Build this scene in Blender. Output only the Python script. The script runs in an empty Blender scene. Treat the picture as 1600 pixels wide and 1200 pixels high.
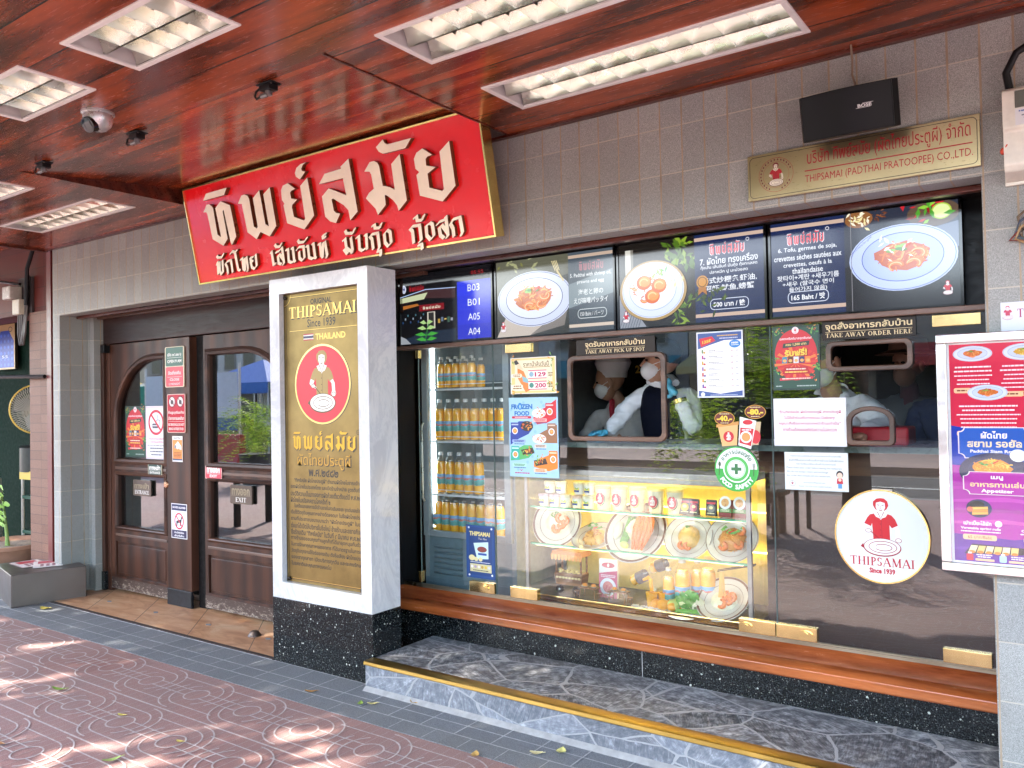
import bpy, bmesh, math, random
from mathutils import Vector, Matrix, Euler
random.seed(11)
S = bpy.context.scene
COL = S.collection
R = math.radians

# ------------------------------------------------------------------ camera, sky, sun, exposure
cam = bpy.data.cameras.new('camera')
cam.sensor_width = 36.0
cam.sensor_fit = 'HORIZONTAL'
cam.lens = 36.0 * 1281.4 / 1600.0
cam.clip_start = 0.05
cam.clip_end = 2000
camera = bpy.data.objects.new('camera', cam)
COL.objects.link(camera)
YAW, PITCH, ROLL = 0.6141534, 0.02059726, -0.01898494
_f = Vector((-math.sin(YAW)*math.cos(PITCH), math.cos(YAW)*math.cos(PITCH), math.sin(PITCH)))
_r = Vector((math.cos(YAW), math.sin(YAW), 0))
_u = _r.cross(_f)
_r2 = _r*math.cos(ROLL) + _u*math.sin(ROLL)
_u2 = -_r*math.sin(ROLL) + _u*math.cos(ROLL)
_m = Matrix((_r2, _u2, -_f)).transposed().to_4x4()
_m.translation = Vector((0, 0, 1.44))
camera.matrix_world = _m
S.camera = camera

SUN_EL, SUN_DIR = R(38), Vector((0.52, 0.855, 0)).normalized()     # direction the light travels over the ground
world = bpy.data.worlds.new('World')
S.world = world
world.use_nodes = True
wn = world.node_tree
wn.nodes.clear()
sky = wn.nodes.new('ShaderNodeTexSky')
sky.sky_type = 'NISHITA'
sky.sun_disc = False
sky.sun_elevation = SUN_EL
sky.sun_rotation = math.atan2(-SUN_DIR.x, -SUN_DIR.y)
bg = wn.nodes.new('ShaderNodeBackground')
bg.inputs[1].default_value = 0.15
wo = wn.nodes.new('ShaderNodeOutputWorld')
wn.links.new(sky.outputs[0], bg.inputs[0])
wn.links.new(bg.outputs[0], wo.inputs[0])
sl = bpy.data.lights.new('sun', 'SUN')
sl.energy = 2.4
sl.angle = R(0.53)
sl.color = (1.0, 0.95, 0.86)
sun = bpy.data.objects.new('sun', sl)
COL.objects.link(sun)
_d = Vector((SUN_DIR.x*math.cos(SUN_EL), SUN_DIR.y*math.cos(SUN_EL), -math.sin(SUN_EL)))
sun.rotation_euler = _d.to_track_quat('-Z', 'Y').to_euler()
sun.location = (-6, -10, 9)
S.view_settings.view_transform = 'Standard'
S.view_settings.look = 'None'
S.view_settings.gamma = 1
S.view_settings.exposure = 3.35
S.render.engine = 'CYCLES'
S.cycles.max_bounces = 8
S.cycles.diffuse_bounces = 4
S.cycles.glossy_bounces = 4
S.cycles.transparent_max_bounces = 16
S.cycles.caustics_reflective = False
S.cycles.caustics_refractive = False
S.cycles.use_denoising = True
S.cycles.sample_clamp_indirect = 6

# ------------------------------------------------------------------ materials
def lin(h):
    h = h.lstrip('#')
    c = [int(h[i:i+2], 16)/255 for i in (0, 2, 4)]
    return tuple((x/12.92 if x <= .04045 else ((x+.055)/1.055)**2.4) for x in c)

class NT:
    """small wrapper round one material's node tree"""
    def __init__(s, name):
        s.m = bpy.data.materials.new(name)
        s.m.use_nodes = True
        s.t = s.m.node_tree
        s.b = s.t.nodes['Principled BSDF']
    def n(s, kind, **kw):
        o = s.t.nodes.new('ShaderNode'+kind)
        for k, v in kw.items():
            if k.startswith('i_'):
                o.inputs[k[2:].replace('_', ' ')].default_value = v
            else:
                setattr(o, k, v)
        return o
    def l(s, a, b):
        s.t.links.new(a, b)
    def coord(s, obj=False, scale=(1, 1, 1), rot=(0, 0, 0), loc=(0, 0, 0)):
        if obj:
            c = s.n('TexCoord').outputs['Object']
        else:
            c = s.n('NewGeometry').outputs['Position']
        mp = s.n('Mapping')
        mp.inputs['Scale'].default_value = scale
        mp.inputs['Rotation'].default_value = rot
        mp.inputs['Location'].default_value = loc
        s.l(c, mp.inputs[0])
        return mp.outputs[0]
    def noise(s, vec, scale, detail=4, rough=.55, dist=0):
        o = s.n('TexNoise')
        o.inputs['Scale'].default_value = scale
        o.inputs['Detail'].default_value = detail
        o.inputs['Roughness'].default_value = rough
        o.inputs['Distortion'].default_value = dist
        s.l(vec, o.inputs['Vector'])
        return o.outputs[0]
    def ramp(s, fac, stops, interp='LINEAR'):
        o = s.n('ValToRGB')
        o.color_ramp.interpolation = interp
        e = o.color_ramp.elements
        while len(e) < len(stops):
            e.new(.5)
        for el, (p, c) in zip(e, stops):
            el.position = p
            el.color = (*c, 1) if len(c) == 3 else c
        s.l(fac, o.inputs[0])
        return o.outputs[0]
    def mix(s, fac, a, b, mode='MIX'):
        o = s.n('Mix', data_type='RGBA', blend_type=mode)
        for sock, v in ((o.inputs[0], fac), (o.inputs[6], a), (o.inputs[7], b)):
            if isinstance(v, (int, float)):
                sock.default_value = v
            elif isinstance(v, tuple):
                sock.default_value = (*v, 1)
            else:
                s.l(v, sock)
        return o.outputs[2]
    def math(s, op, a, b=None):
        o = s.n('Math', operation=op)
        for sock, v in ((o.inputs[0], a), (o.inputs[1], b)):
            if v is None:
                continue
            if isinstance(v, (int, float)):
                sock.default_value = v
            else:
                s.l(v, sock)
        return o.outputs[0]
    def bump(s, h, strength=.3, dist=.01):
        o = s.n('Bump')
        o.inputs['Strength'].default_value = strength
        o.inputs['Distance'].default_value = dist
        s.l(h, o.inputs['Height'])
        s.l(o.outputs[0], s.b.inputs['Normal'])
    def col(s, c):
        s.l(c, s.b.inputs['Base Color'])
    def set(s, rough=.5, metal=0, spec=.5, coat=0):
        s.b.inputs['Roughness'].default_value = rough
        s.b.inputs['Metallic'].default_value = metal
        s.b.inputs['Specular IOR Level'].default_value = spec
        s.b.inputs['Coat Weight'].default_value = coat
        s.b.inputs['Coat Roughness'].default_value = .08
        return s.m

MC = {}
def plain(name, c, rough=.5, metal=0, spec=.5, coat=0, var=.12, scale=30, obj=True):
    """a painted, cast or woven surface: one colour with a little uneven wear"""
    if name in MC:
        return MC[name]
    if isinstance(c, str):
        c = lin(c)
    t = NT(name)
    v = t.coord(obj)
    n = t.noise(v, scale, 5)
    t.col(t.ramp(n, [(.25, tuple(x*(1-var) for x in c)), (.75, tuple(min(1, x*(1+var)) for x in c))]))
    t.set(rough, metal, spec, coat)
    rr = t.ramp(n, [(.3, (max(.03, rough*.8),)*3), (.7, (min(1, rough*1.2),)*3)])
    t.l(rr, t.b.inputs['Roughness'])
    MC[name] = t.m
    return t.m

def ink(h, kind='paper'):
    """printed ink / vinyl / lettering of one colour, a metal, or a lit screen pixel"""
    k = (h, kind)
    if k in MC:
        return MC[k]
    t = NT('%s_%s' % (kind, h.lstrip('#')))
    c = lin(h)
    t.b.inputs['Base Color'].default_value = (*(x*.86 for x in c), 1)
    if kind == 'paper':
        t.set(.42, 0, .5)
    elif kind == 'gloss':
        t.set(.18, 0, .5)
    elif kind == 'brass':
        t.set(.3, .9, .5)
    elif kind == 'screen':
        t.b.inputs['Base Color'].default_value = (.01, .01, .012, 1)
        t.b.inputs['Emission Color'].default_value = (*c, 1)
        t.b.inputs['Emission Strength'].default_value = SCREEN
        t.set(.12, 0, .5)
    MC[k] = t.m
    return t.m
SCREEN = .12

def wood(name, c0, c1, axis='X', scale=1.0, rough=.3, coat=.3, fine=1.0, board=0.0, board_axis='Y', obj=False, spec=.5):
    """wood with grain running along one axis, figured with stretched, distorted noise; optional board joints"""
    if name in MC:
        return MC[name]
    t = NT(name)
    sc = {'X': (1.1, 9, 9), 'Y': (9, 1.1, 9), 'Z': (9, 9, 1.1)}[axis]
    v = t.coord(obj, tuple(x*scale for x in sc))
    if board:
        # shift the figure from board to board
        sep = t.n('SeparateXYZ')
        t.l(t.coord(obj), sep.inputs[0])
        q = t.math('DIVIDE', sep.outputs['XYZ'.index(board_axis)], board)
        fl = t.math('FLOOR', q)
        sh = t.math('MULTIPLY', fl, 3.71)
        cb = t.n('CombineXYZ')
        t.l(sh, cb.inputs[0]); t.l(sh, cb.inputs[2])
        ad = t.n('VectorMath', operation='ADD')
        t.l(v, ad.inputs[0]); t.l(cb.outputs[0], ad.inputs[1])
        v = ad.outputs[0]
    a = t.noise(v, 1.3, 6, .65, 1.6)
    w = t.n('TexWave', wave_type='RINGS', rings_direction='SPHERICAL')
    w.inputs['Scale'].default_value = .5
    w.inputs['Distortion'].default_value = 7
    w.inputs['Detail'].default_value = 4
    w.inputs['Detail Scale'].default_value = 1.2
    t.l(v, w.inputs['Vector'])
    f = t.noise(v, 9*fine, 5, .7)
    m1 = t.mix(.38, a, w.outputs[0])
    m2 = t.mix(.33, m1, f)
    cm = tuple((x+y)/2*.95 for x, y in zip(c0, c1))
    c = t.ramp(m2, [(.3, c0), (.5, cm), (.68, c1)])
    big = t.noise(t.coord(obj), 1.1, 2)
    c = t.mix(t.ramp(big, [(.3, (0, 0, 0)), (.7, (.35,)*3)]), c, tuple(x*.6 for x in c0))
    if board:
        fr = t.math('FRACT', q)
        e = t.math('GREATER_THAN', t.math('ABSOLUTE', t.math('SUBTRACT', fr, .5)), .5-.0035/board)
        c = t.mix(e, c, (.004, .002, .0015))
        rb = t.n('TexWhiteNoise', noise_dimensions='1D')
        t.l(fl, rb.inputs['W'])
        c = t.mix(.25, c, t.ramp(rb.outputs[0], [(0, (.45,)*3), (1, (1,)*3)]), 'MULTIPLY')
    t.col(c)
    t.set(rough, 0, spec, coat)
    t.l(t.ramp(f, [(.3, (rough*.75,)*3), (.7, (min(1, rough*1.3),)*3)]), t.b.inputs['Roughness'])
    t.bump(f, .06, .002)
    MC[name] = t.m
    return t.m

def tile_mat(name, horiz='X'):
    """grey granite-chip wall tile, 98 x 197 mm, tan vertical joints and fine horizontal ones"""
    t = NT(name)
    p = t.coord()
    sep = t.n('SeparateXYZ'); t.l(p, sep.inputs[0])
    hx = sep.outputs[0 if horiz == 'X' else 1]
    u = t.math('DIVIDE', t.math('ADD', hx, 9.9882), .0981)
    z = t.math('DIVIDE', t.math('ADD', sep.outputs[2], 1.9662-.4105), .1966)
    fu, fz = t.math('FRACT', u), t.math('FRACT', z)
    iu, iz = t.math('FLOOR', u), t.math('FLOOR', z)
    wob = t.noise(t.coord(scale=(9, 9, 9)), 1.0, 2)
    eu = t.math('ABSOLUTE', t.math('SUBTRACT', fu, .5))
    ez = t.math('ABSOLUTE', t.math('SUBTRACT', fz, .5))
    ju = t.math('GREATER_THAN', eu, t.math('SUBTRACT', .470, t.math('MULTIPLY', t.math('SUBTRACT', wob, .5), .05)))
    jz = t.math('GREATER_THAN', ez, .489)
    cb = t.n('CombineXYZ'); t.l(iu, cb.inputs[0]); t.l(iz, cb.inputs[1])
    wn_ = t.n('TexWhiteNoise', noise_dimensions='2D'); t.l(cb.outputs[0], wn_.inputs['Vector'])
    g1 = t.noise(t.coord(), 420, 2, .8)
    g2 = t.noise(t.coord(), 900, 1, .5)
    g = t.mix(.5, g1, g2)
    c = t.ramp(g, [(.34, (.08, .081, .074)), (.47, (.282, .292, .278)), (.56, (.37, .378, .355)), (.68, (.60, .60, .57))])
    c = t.mix(.55, c, t.ramp(wn_.outputs[0], [(0, (.74, .74, .755)), (1, (1.08, 1.07, 1.05))]), 'MULTIPLY')
    dirt = t.noise(t.coord(scale=(1, 1, .6)), 2.2, 6, .6)
    c = t.mix(t.ramp(dirt, [(.42, (0, 0, 0)), (.75, (.4,)*3)]), c, (.19, .165, .13))
    c = t.mix(jz, c, (.44, .40, .33))
    jc = t.mix(wob, (.52, .38, .24), (.16, .13, .10))
    c = t.mix(ju, c, jc)
    t.col(c)
    t.set(.55, 0, .35)
    t.bump(t.math('SUBTRACT', 1.0, t.math('MAXIMUM', ju, jz)), .5, .002)
    return t.m

def terrazzo(name, base, spots, rough=.15):
    t = NT(name)
    p = t.coord()
    v = t.n('TexVoronoi'); v.inputs['Scale'].default_value = 95; t.l(p, v.inputs['Vector'])
    d = t.n('TexVoronoi'); d.inputs['Scale'].default_value = 260; t.l(p, d.inputs['Vector'])
    sv = t.n('SeparateColor'); t.l(v.outputs['Color'], sv.inputs[0])
    sd = t.n('SeparateColor'); t.l(d.outputs['Color'], sd.inputs[0])
    c = t.ramp(sd.outputs[0], [(.0, tuple(x*.5 for x in base)), (.6, base), (.86, tuple(x*2+.006 for x in base)), (.97, tuple(x*3+.03 for x in base)), (.995, tuple(x*.5 for x in spots))])
    near = t.math('LESS_THAN', v.outputs['Distance'], t.math('MULTIPLY', sv.outputs[1], .0062*95))
    sel = t.math('MULTIPLY', near, t.math('GREATER_THAN', sv.outputs[0], .97))
    c = t.mix(sel, c, spots)
    t.col(c)
    return t.set(rough, 0, .4, .1)

def crazy_stone(name, plane='XY', scale=3.6, base=((.06, .072, .095), (.20, .21, .225), (.40, .41, .42)), warm=.5):
    """riven grey stone pieces with pale mortar"""
    t = NT(name)
    p = t.coord(scale=(1, 1.35, 1) if plane == 'XY' else (1, .02, 2.2))
    wv = t.n('TexNoise'); wv.inputs['Scale'].default_value = 2.5; t.l(p, wv.inputs['Vector'])
    ad = t.n('VectorMath', operation='MULTIPLY_ADD')
    t.l(wv.outputs['Color'], ad.inputs[0]); ad.inputs[1].default_value = (.12, .12, .12); t.l(p, ad.inputs[2])
    e = t.n('TexVoronoi', feature='DISTANCE_TO_EDGE'); e.inputs['Scale'].default_value = scale; t.l(ad.outputs[0], e.inputs['Vector'])
    v = t.n('TexVoronoi'); v.inputs['Scale'].default_value = scale; t.l(ad.outputs[0], v.inputs['Vector'])
    sv = t.n('SeparateColor'); t.l(v.outputs['Color'], sv.inputs[0])
    # riven streaks, turned differently stone by stone
    rt = t.n('VectorRotate', rotation_type='Z_AXIS' if plane == 'XY' else 'Y_AXIS')
    t.l(t.coord(), rt.inputs['Vector']); t.l(t.math('MULTIPLY', sv.outputs[1], 2.4), rt.inputs['Angle'])
    mp = t.n('Mapping'); mp.inputs['Scale'].default_value = (6, 40, 30); t.l(rt.outputs[0], mp.inputs[0])
    s1 = t.noise(mp.outputs[0], 1.3, 9, .75, 2.2)
    s2 = t.noise(t.coord(), 26, 6, .65)
    s = t.mix(.5, s1, s2)
    c = t.ramp(s, [(.40, base[0]), (.49, base[1]), (.55, base[2]), (.62, tuple(min(.8, x*1.7) for x in base[2]))])
    c = t.mix(t.math('MULTIPLY', sv.outputs[2], warm), c, t.mix(.5, c, (.20, .135, .09)))
    c = t.mix(.6, c, t.ramp(sv.outputs[0], [(0, (.45,)*3), (1, (1.15,)*3)]), 'MULTIPLY')
    edge = t.math('LESS_THAN', t.math('ADD', e.outputs['Distance'], t.math('MULTIPLY', t.math('SUBTRACT', s2, .5), .06)), .017 if plane == 'XY' else .016)
    c = t.mix(edge, c, (.44, .43, .42) if plane == 'XY' else (.33, .33, .335))
    t.col(c)
    t.set(.5, 0, .4)
    t.bump(t.mix(edge, s, (.35, .35, .35)), .55, .006)
    return t.m

def paver_red(name):
    t = NT(name)
    p = t.coord()
    c = t.ramp(t.noise(p, 260, 3, .75), [(.35, (.18, .088, .078)), (.5, (.36, .20, .178)), (.66, (.48, .315, .29))])
    big = t.noise(p, 3.0, 6, .65)
    c = t.mix(t.ramp(big, [(.35, (0, 0, 0)), (.75, (.6,)*3)]), c, (.27, .20, .19))
    red = t.noise(p, .9, 3)
    c = t.mix(t.ramp(red, [(.5, (0, 0, 0)), (.7, (.4,)*3)]), c, (.30, .10, .07))
    t.col(c)
    t.set(.62, 0, .35)
    t.bump(t.noise(p, 150, 4), .25, .003)
    return t.m

def paver_grey(name):
    t = NT(name)
    p = t.coord()
    sep = t.n('SeparateXYZ'); t.l(p, sep.inputs[0])
    c = t.ramp(t.noise(p, 320, 3, .75), [(.35, (.085, .092, .102)), (.5, (.185, .195, .21)), (.68, (.31, .32, .335))])
    big = t.noise(p, 2.4, 6, .65)
    c = t.mix(t.ramp(big, [(.35, (0, 0, 0)), (.8, (.5,)*3)]), c, (.23, .225, .215))
    ux = t.math('DIVIDE', t.math('ADD', sep.outputs[0], 20.088), .1955)
    ix = t.math('FLOOR', ux)
    wn_ = t.n('TexWhiteNoise', noise_dimensions='1D'); t.l(ix, wn_.inputs['W'])
    c = t.mix(.4, c, t.ramp(wn_.outputs[0], [(0, (.7,)*3), (1, (1.1,)*3)]), 'MULTIPLY')
    t.col(c)
    t.set(.6, 0, .35)
    t.bump(t.noise(p, 150, 4), .2, .003)
    return t.m

def marble(name):
    t = NT(name)
    p = t.coord()
    v = t.noise(t.coord(scale=(1, 1, .5), rot=(.3, .5, 0)), 3.5, 8, .7, 2.2)
    c = t.ramp(v, [(.42, (.52, .52, .53)), (.5, (.63, .63, .625)), (.53, (.54, .545, .56)), (.6, (.66, .655, .645))])
    t.col(c)
    return t.set(.16, 0, .5, .2)

def brass(name, rough=.24, c=(.62, .44, .17), smear=1.0):
    t = NT(name)
    n = t.noise(t.coord(), 7*smear, 6, .6)
    t.col(t.ramp(n, [(.3, tuple(x*.72 for x in c)), (.5, c), (.7, tuple(min(1, x*1.25) for x in c))]))
    t.set(rough, 1, .5)
    f = t.noise(t.coord(scale=(2, 2, 30)), 14, 4)
    t.l(t.ramp(f, [(.3, (rough*.9,)*3), (.7, (rough*1.12,)*3)]), t.b.inputs['Roughness'])
    return t.m

def steel(name, c=(.6, .6, .6), rough=.25, obj=True):
    t = NT(name)
    n = t.noise(t.coord(obj, (1, 1, 2.5)), 5, 6)
    t.col(t.ramp(n, [(.3, tuple(x*.8 for x in c)), (.7, tuple(min(1, x*1.12) for x in c))]))
    t.set(rough, 1, .5)
    t.l(t.ramp(n, [(.3, (rough*.6,)*3), (.7, (rough*1.5,)*3)]), t.b.inputs['Roughness'])
    return t.m

def thin_glass(name, f0=.09, tint=(.93, .97, .96), rough=0.0):
    """window glass: a clear pane that mirrors more the flatter one looks along it (both faces alike)"""
    t = NT(name)
    t.t.nodes.remove(t.b)
    out = [n for n in t.t.nodes if n.type == 'OUTPUT_MATERIAL'][0]
    g = t.n('NewGeometry')
    d = t.n('VectorMath', operation='DOT_PRODUCT')
    t.l(g.outputs['Normal'], d.inputs[0]); t.l(g.outputs['Incoming'], d.inputs[1])
    c = t.math('SUBTRACT', 1.0, t.math('ABSOLUTE', d.outputs['Value']))
    fr = t.math('ADD', t.math('MULTIPLY', t.math('POWER', c, 5.0), 1-f0), f0)
    tr = t.n('BsdfTransparent'); tr.inputs[0].default_value = (*tint, 1)
    gl = t.n('BsdfGlossy'); gl.inputs['Roughness'].default_value = rough
    gl.inputs[0].default_value = (1, 1, 1, 1)
    mx = t.n('MixShader')
    t.l(fr, mx.inputs[0]); t.l(tr.outputs[0], mx.inputs[1]); t.l(gl.outputs[0], mx.inputs[2])
    t.l(mx.outputs[0], out.inputs[0])
    return t.m

def lamp_mat(name, c, strength):
    t = NT(name)
    t.b.inputs['Base Color'].default_value = (*c, 1)
    t.b.inputs['Emission Color'].default_value = (*c, 1)
    t.b.inputs['Emission Strength'].default_value = strength
    return t.set(.4)
# ------------------------------------------------------------------ mesh helpers
def smooth_mesh(me, ang=40):
    if not me.polygons:
        return
    me.polygons.foreach_set('use_smooth', [True]*len(me.polygons))
    try:
        me.set_sharp_from_angle(angle=R(ang))
    except Exception:
        pass

def link(name, me, parent=None, loc=(0, 0, 0), rot=(0, 0, 0), label=None, cat=None, group=None, kind=None):
    o = bpy.data.objects.new(name, me)
    COL.objects.link(o)
    o.location = loc
    o.rotation_euler = rot
    if parent:
        o.parent = parent
    return tag(o, label, cat, group, kind)

def tag(o, label=None, cat=None, group=None, kind=None):
    if label: o['label'] = label
    if cat: o['category'] = cat
    if group: o['group'] = group
    if kind: o['kind'] = kind
    return o

def thing(name, label, cat, loc=(0, 0, 0), rot=(0, 0, 0), group=None, kind=None):
    o = bpy.data.objects.new(name, None)
    o.empty_display_size = .05
    COL.objects.link(o)
    o.location = loc
    o.rotation_euler = rot
    return tag(o, label, cat, group, kind)

def dup(root, loc, rot=None, label=None, group=None):
    r = root.copy(); COL.objects.link(r); r.location = loc
    if rot is not None: r.rotation_euler = rot
    if label: r['label'] = label
    if group: r['group'] = group
    for ch in list(root.children):
        c = ch.copy(); COL.objects.link(c); c.parent = r
        for g in list(ch.children):
            d = g.copy(); COL.objects.link(d); d.parent = c
    return r

class MB:
    """collects shapes and links them as one mesh object"""
    def __init__(s, o=(0, 0, 0)):
        s.V, s.F, s.M, s.k = [], [], [], 0
        s.o = Vector(o)              # world point that becomes the object's origin
        s.T = Matrix.Identity(4)
    def add(s, V, F, k=None):
        b = len(s.V)
        s.V += [s.T @ Vector(v) for v in V]
        s.F += [[b+i for i in f] for f in F]
        s.M += [s.k if k is None else k]*len(F)
    def box(s, x0, x1, y0, y1, z0, z1, k=None):
        V = [(x, y, z) for x in (x0, x1) for y in (y0, y1) for z in (z0, z1)]
        s.add(V, [(0, 1, 3, 2), (4, 6, 7, 5), (0, 4, 5, 1), (2, 3, 7, 6), (0, 2, 6, 4), (1, 5, 7, 3)], k)
    def quad(s, a, b, c, d, k=None):
        s.add([a, b, c, d], [(0, 1, 2, 3)], k)
    def tube(s, pts, r, n=8, k=None, cap=True):
        pts = [Vector(p) for p in pts]
        rs = r if isinstance(r, (list, tuple)) else [r]*len(pts)
        V, F = [], []
        ref = None
        for i, p in enumerate(pts):
            t = (pts[min(i+1, len(pts)-1)]-pts[max(i-1, 0)])
            if t.length < 1e-9: t = Vector((0, 0, 1))
            t.normalize()
            if ref is None:
                ref = Vector((0, 0, 1)) if abs(t.z) < .9 else Vector((1, 0, 0))
            a = (ref-t*ref.dot(t))
            if a.length < 1e-6: a = t.orthogonal()
            a.normalize(); b = t.cross(a); ref = a
            for j in range(n):
                g = 2*math.pi*j/n
                V.append(p+a*math.cos(g)*rs[i]+b*math.sin(g)*rs[i])
        for i in range(len(pts)-1):
            for j in range(n):
                F.append((i*n+j, i*n+(j+1) % n, (i+1)*n+(j+1) % n, (i+1)*n+j))
        if cap:
            F.append(tuple(range(n-1, -1, -1))); F.append(tuple((len(pts)-1)*n+j for j in range(n)))
        s.add(V, F, k)
    def cyl(s, c, r, h, n=24, axis='Z', k=None, r2=None):
        c = Vector(c); ax = Vector({'X': (1, 0, 0), 'Y': (0, 1, 0), 'Z': (0, 0, 1)}[axis])
        s.tube([c, c+ax*h], [r, r if r2 is None else r2], n, k)
    def lathe(s, prof, c=(0, 0, 0), n=28, k=None, sx=1, sy=1, cap=True):
        V, F = [], []
        for (r, z) in prof:
            for j in range(n):
                g = 2*math.pi*j/n
                V.append((c[0]+r*math.cos(g)*sx, c[1]+r*math.sin(g)*sy, c[2]+z))
        for i in range(len(prof)-1):
            for j in range(n):
                F.append((i*n+j, i*n+(j+1) % n, (i+1)*n+(j+1) % n, (i+1)*n+j))
        if cap and prof[0][0] > 1e-6: F.append(tuple(range(n-1, -1, -1)))
        if cap and prof[-1][0] > 1e-6: F.append(tuple((len(prof)-1)*n+j for j in range(n)))
        s.add(V, F, k)
    def ell(s, c, rx, ry, rz, n=14, m=9, k=None, jit=0):
        V, F = [(c[0], c[1], c[2]-rz)], []
        for i in range(1, m):
            a = -math.pi/2+math.pi*i/m
            for j in range(n):
                g = 2*math.pi*j/n
                q = 1+random.uniform(-jit, jit)
                V.append((c[0]+rx*math.cos(a)*math.cos(g)*q, c[1]+ry*math.cos(a)*math.sin(g)*q, c[2]+rz*math.sin(a)*q))
        V.append((c[0], c[1], c[2]+rz))
        for j in range(n):
            F.append((0, 1+(j+1) % n, 1+j))
            F.append((len(V)-1, 1+(m-2)*n+j, 1+(m-2)*n+(j+1) % n))
        for i in range(m-2):
            for j in range(n):
                F.append((1+i*n+j, 1+i*n+(j+1) % n, 1+(i+1)*n+(j+1) % n, 1+(i+1)*n+j))
        s.add(V, F, k)
    def prism(s, pts, y0, y1, plane='XZ', k=None, kside=None):
        """closed outline (no holes) extruded along the third axis"""
        n = len(pts)
        f = {'XZ': lambda a, b, c: (a, c, b), 'XY': lambda a, b, c: (a, b, c), 'YZ': lambda a, b, c: (c, a, b)}[plane]
        V = [f(a, b, y0) for a, b in pts]+[f(a, b, y1) for a, b in pts]
        s.add(V, [tuple(range(n)), tuple(range(2*n-1, n-1, -1))], k)
        s.add(V, [(i, (i+1) % n, n+(i+1) % n, n+i) for i in range(n)], k if kside is None else kside)
    def grid(s, x0, x1, z0, z1, y, holes=(), plane='XZ', k=None):
        """flat sheet with rectangular holes, as non-overlapping quads"""
        xs = sorted({x0, x1, *[min(max(h[i], x0), x1) for h in holes for i in (0, 1)]})
        zs = sorted({z0, z1, *[min(max(h[i], z0), z1) for h in holes for i in (2, 3)]})
        for a, b in zip(xs, xs[1:]):
            for c, d in zip(zs, zs[1:]):
                mx, mz = (a+b)/2, (c+d)/2
                if any(h[0] < mx < h[1] and h[2] < mz < h[3] for h in holes):
                    continue
                if plane == 'XZ':
                    s.quad((a, y, c), (b, y, c), (b, y, d), (a, y, d), k)
                else:
                    s.quad((a, c, y), (a, d, y), (b, d, y), (b, c, y), k)
    def obj(s, name, mats, parent=None, label=None, cat=None, group=None, kind=None, bevel=0, smooth=40, local=False, loc=None, rot=(0, 0, 0), fix=True, seg=2):
        me = bpy.data.meshes.new(name)
        o = s.o
        V = s.V if local else [v-o for v in s.V]
        me.from_pydata([tuple(v) for v in V], [], s.F)
        for m in (mats if isinstance(mats, (list, tuple)) else [mats]):
            me.materials.append(m)
        me.polygons.foreach_set('material_index', s.M)
        if fix:
            bm = bmesh.new(); bm.from_mesh(me)
            bmesh.ops.recalc_face_normals(bm, faces=bm.faces)
            bm.to_mesh(me); bm.free()
        if smooth:
            smooth_mesh(me, smooth)
        if loc is None:
            loc = (0, 0, 0) if local else o
            if parent is not None and not local:
                loc = Vector(o)-parent.location
        ob = link(name, me, parent, loc, rot, label, cat, group, kind)
        if bevel:
            b = ob.modifiers.new('bevel', 'BEVEL')
            b.width = bevel; b.segments = seg; b.limit_method = 'ANGLE'; b.angle_limit = R(35)
        return ob

def arc(cx, cy, rx, ry, a0, a1, n=12):
    return [(cx+rx*math.cos(R(a0+(a1-a0)*i/n)), cy+ry*math.sin(R(a0+(a1-a0)*i/n))) for i in range(n+1)]

def rrect(x0, z0, x1, z1, r, n=5):
    r = min(r, (x1-x0)/2, (z1-z0)/2)
    return arc(x1-r, z0+r, r, r, -90, 0, n)+arc(x1-r, z1-r, r, r, 0, 90, n)+arc(x0+r, z1-r, r, r, 90, 180, n)+arc(x0+r, z0+r, r, r, 180, 270, n)

def curve_mesh(loops, depth, bevel=0.0, res=2):
    """outlines with holes, filled and given thickness; lies in local XY, thickness +-depth"""
    cu = bpy.data.curves.new('outline', 'CURVE')
    cu.dimensions = '2D'; cu.fill_mode = 'BOTH'
    cu.extrude = max(depth-bevel, 0); cu.bevel_depth = bevel; cu.bevel_resolution = res; cu.offset = -bevel
    for L in loops:
        sp = cu.splines.new('POLY')
        sp.points.add(len(L)-1)
        for p, q in zip(sp.points, L):
            p.co = (q[0], q[1], 0, 1)
        sp.use_cyclic_u = True
    o = bpy.data.objects.new('outline', cu)
    me = bpy.data.meshes.new_from_object(o)
    bpy.data.objects.remove(o); bpy.data.curves.remove(cu)
    return me

def add_mesh(mb, me, k=None, M=None):
    M = M or Matrix.Identity(4)
    mb.add([M @ v.co for v in me.vertices], [tuple(p.vertices) for p in me.polygons], k)

UP = Matrix(((1, 0, 0, 0), (0, 0, -1, 0), (0, 1, 0, 0), (0, 0, 0, 1)))      # local XY outline -> world XZ, facing -Y

TX = {}
def text_geo(s, bold=0.0, spacing=1.0):
    k = (s, bold, spacing)
    if k not in TX:
        cu = bpy.data.curves.new('lettering', 'FONT')
        cu.body = s; cu.size = 1; cu.resolution_u = 2; cu.offset = bold; cu.space_character = spacing
        o = bpy.data.objects.new('lettering', cu)
        me = bpy.data.meshes.new_from_object(o)
        V = [(v.co.x, v.co.y) for v in me.vertices]; F = [tuple(p.vertices) for p in me.polygons]
        bpy.data.objects.remove(o); bpy.data.curves.remove(cu); bpy.data.meshes.remove(me)
        xs = [v[0] for v in V] or [0]; ys = [v[1] for v in V] or [0]
        TX[k] = (V, F, (min(xs), min(ys), max(xs), max(ys)))
    return TX[k]

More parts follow.
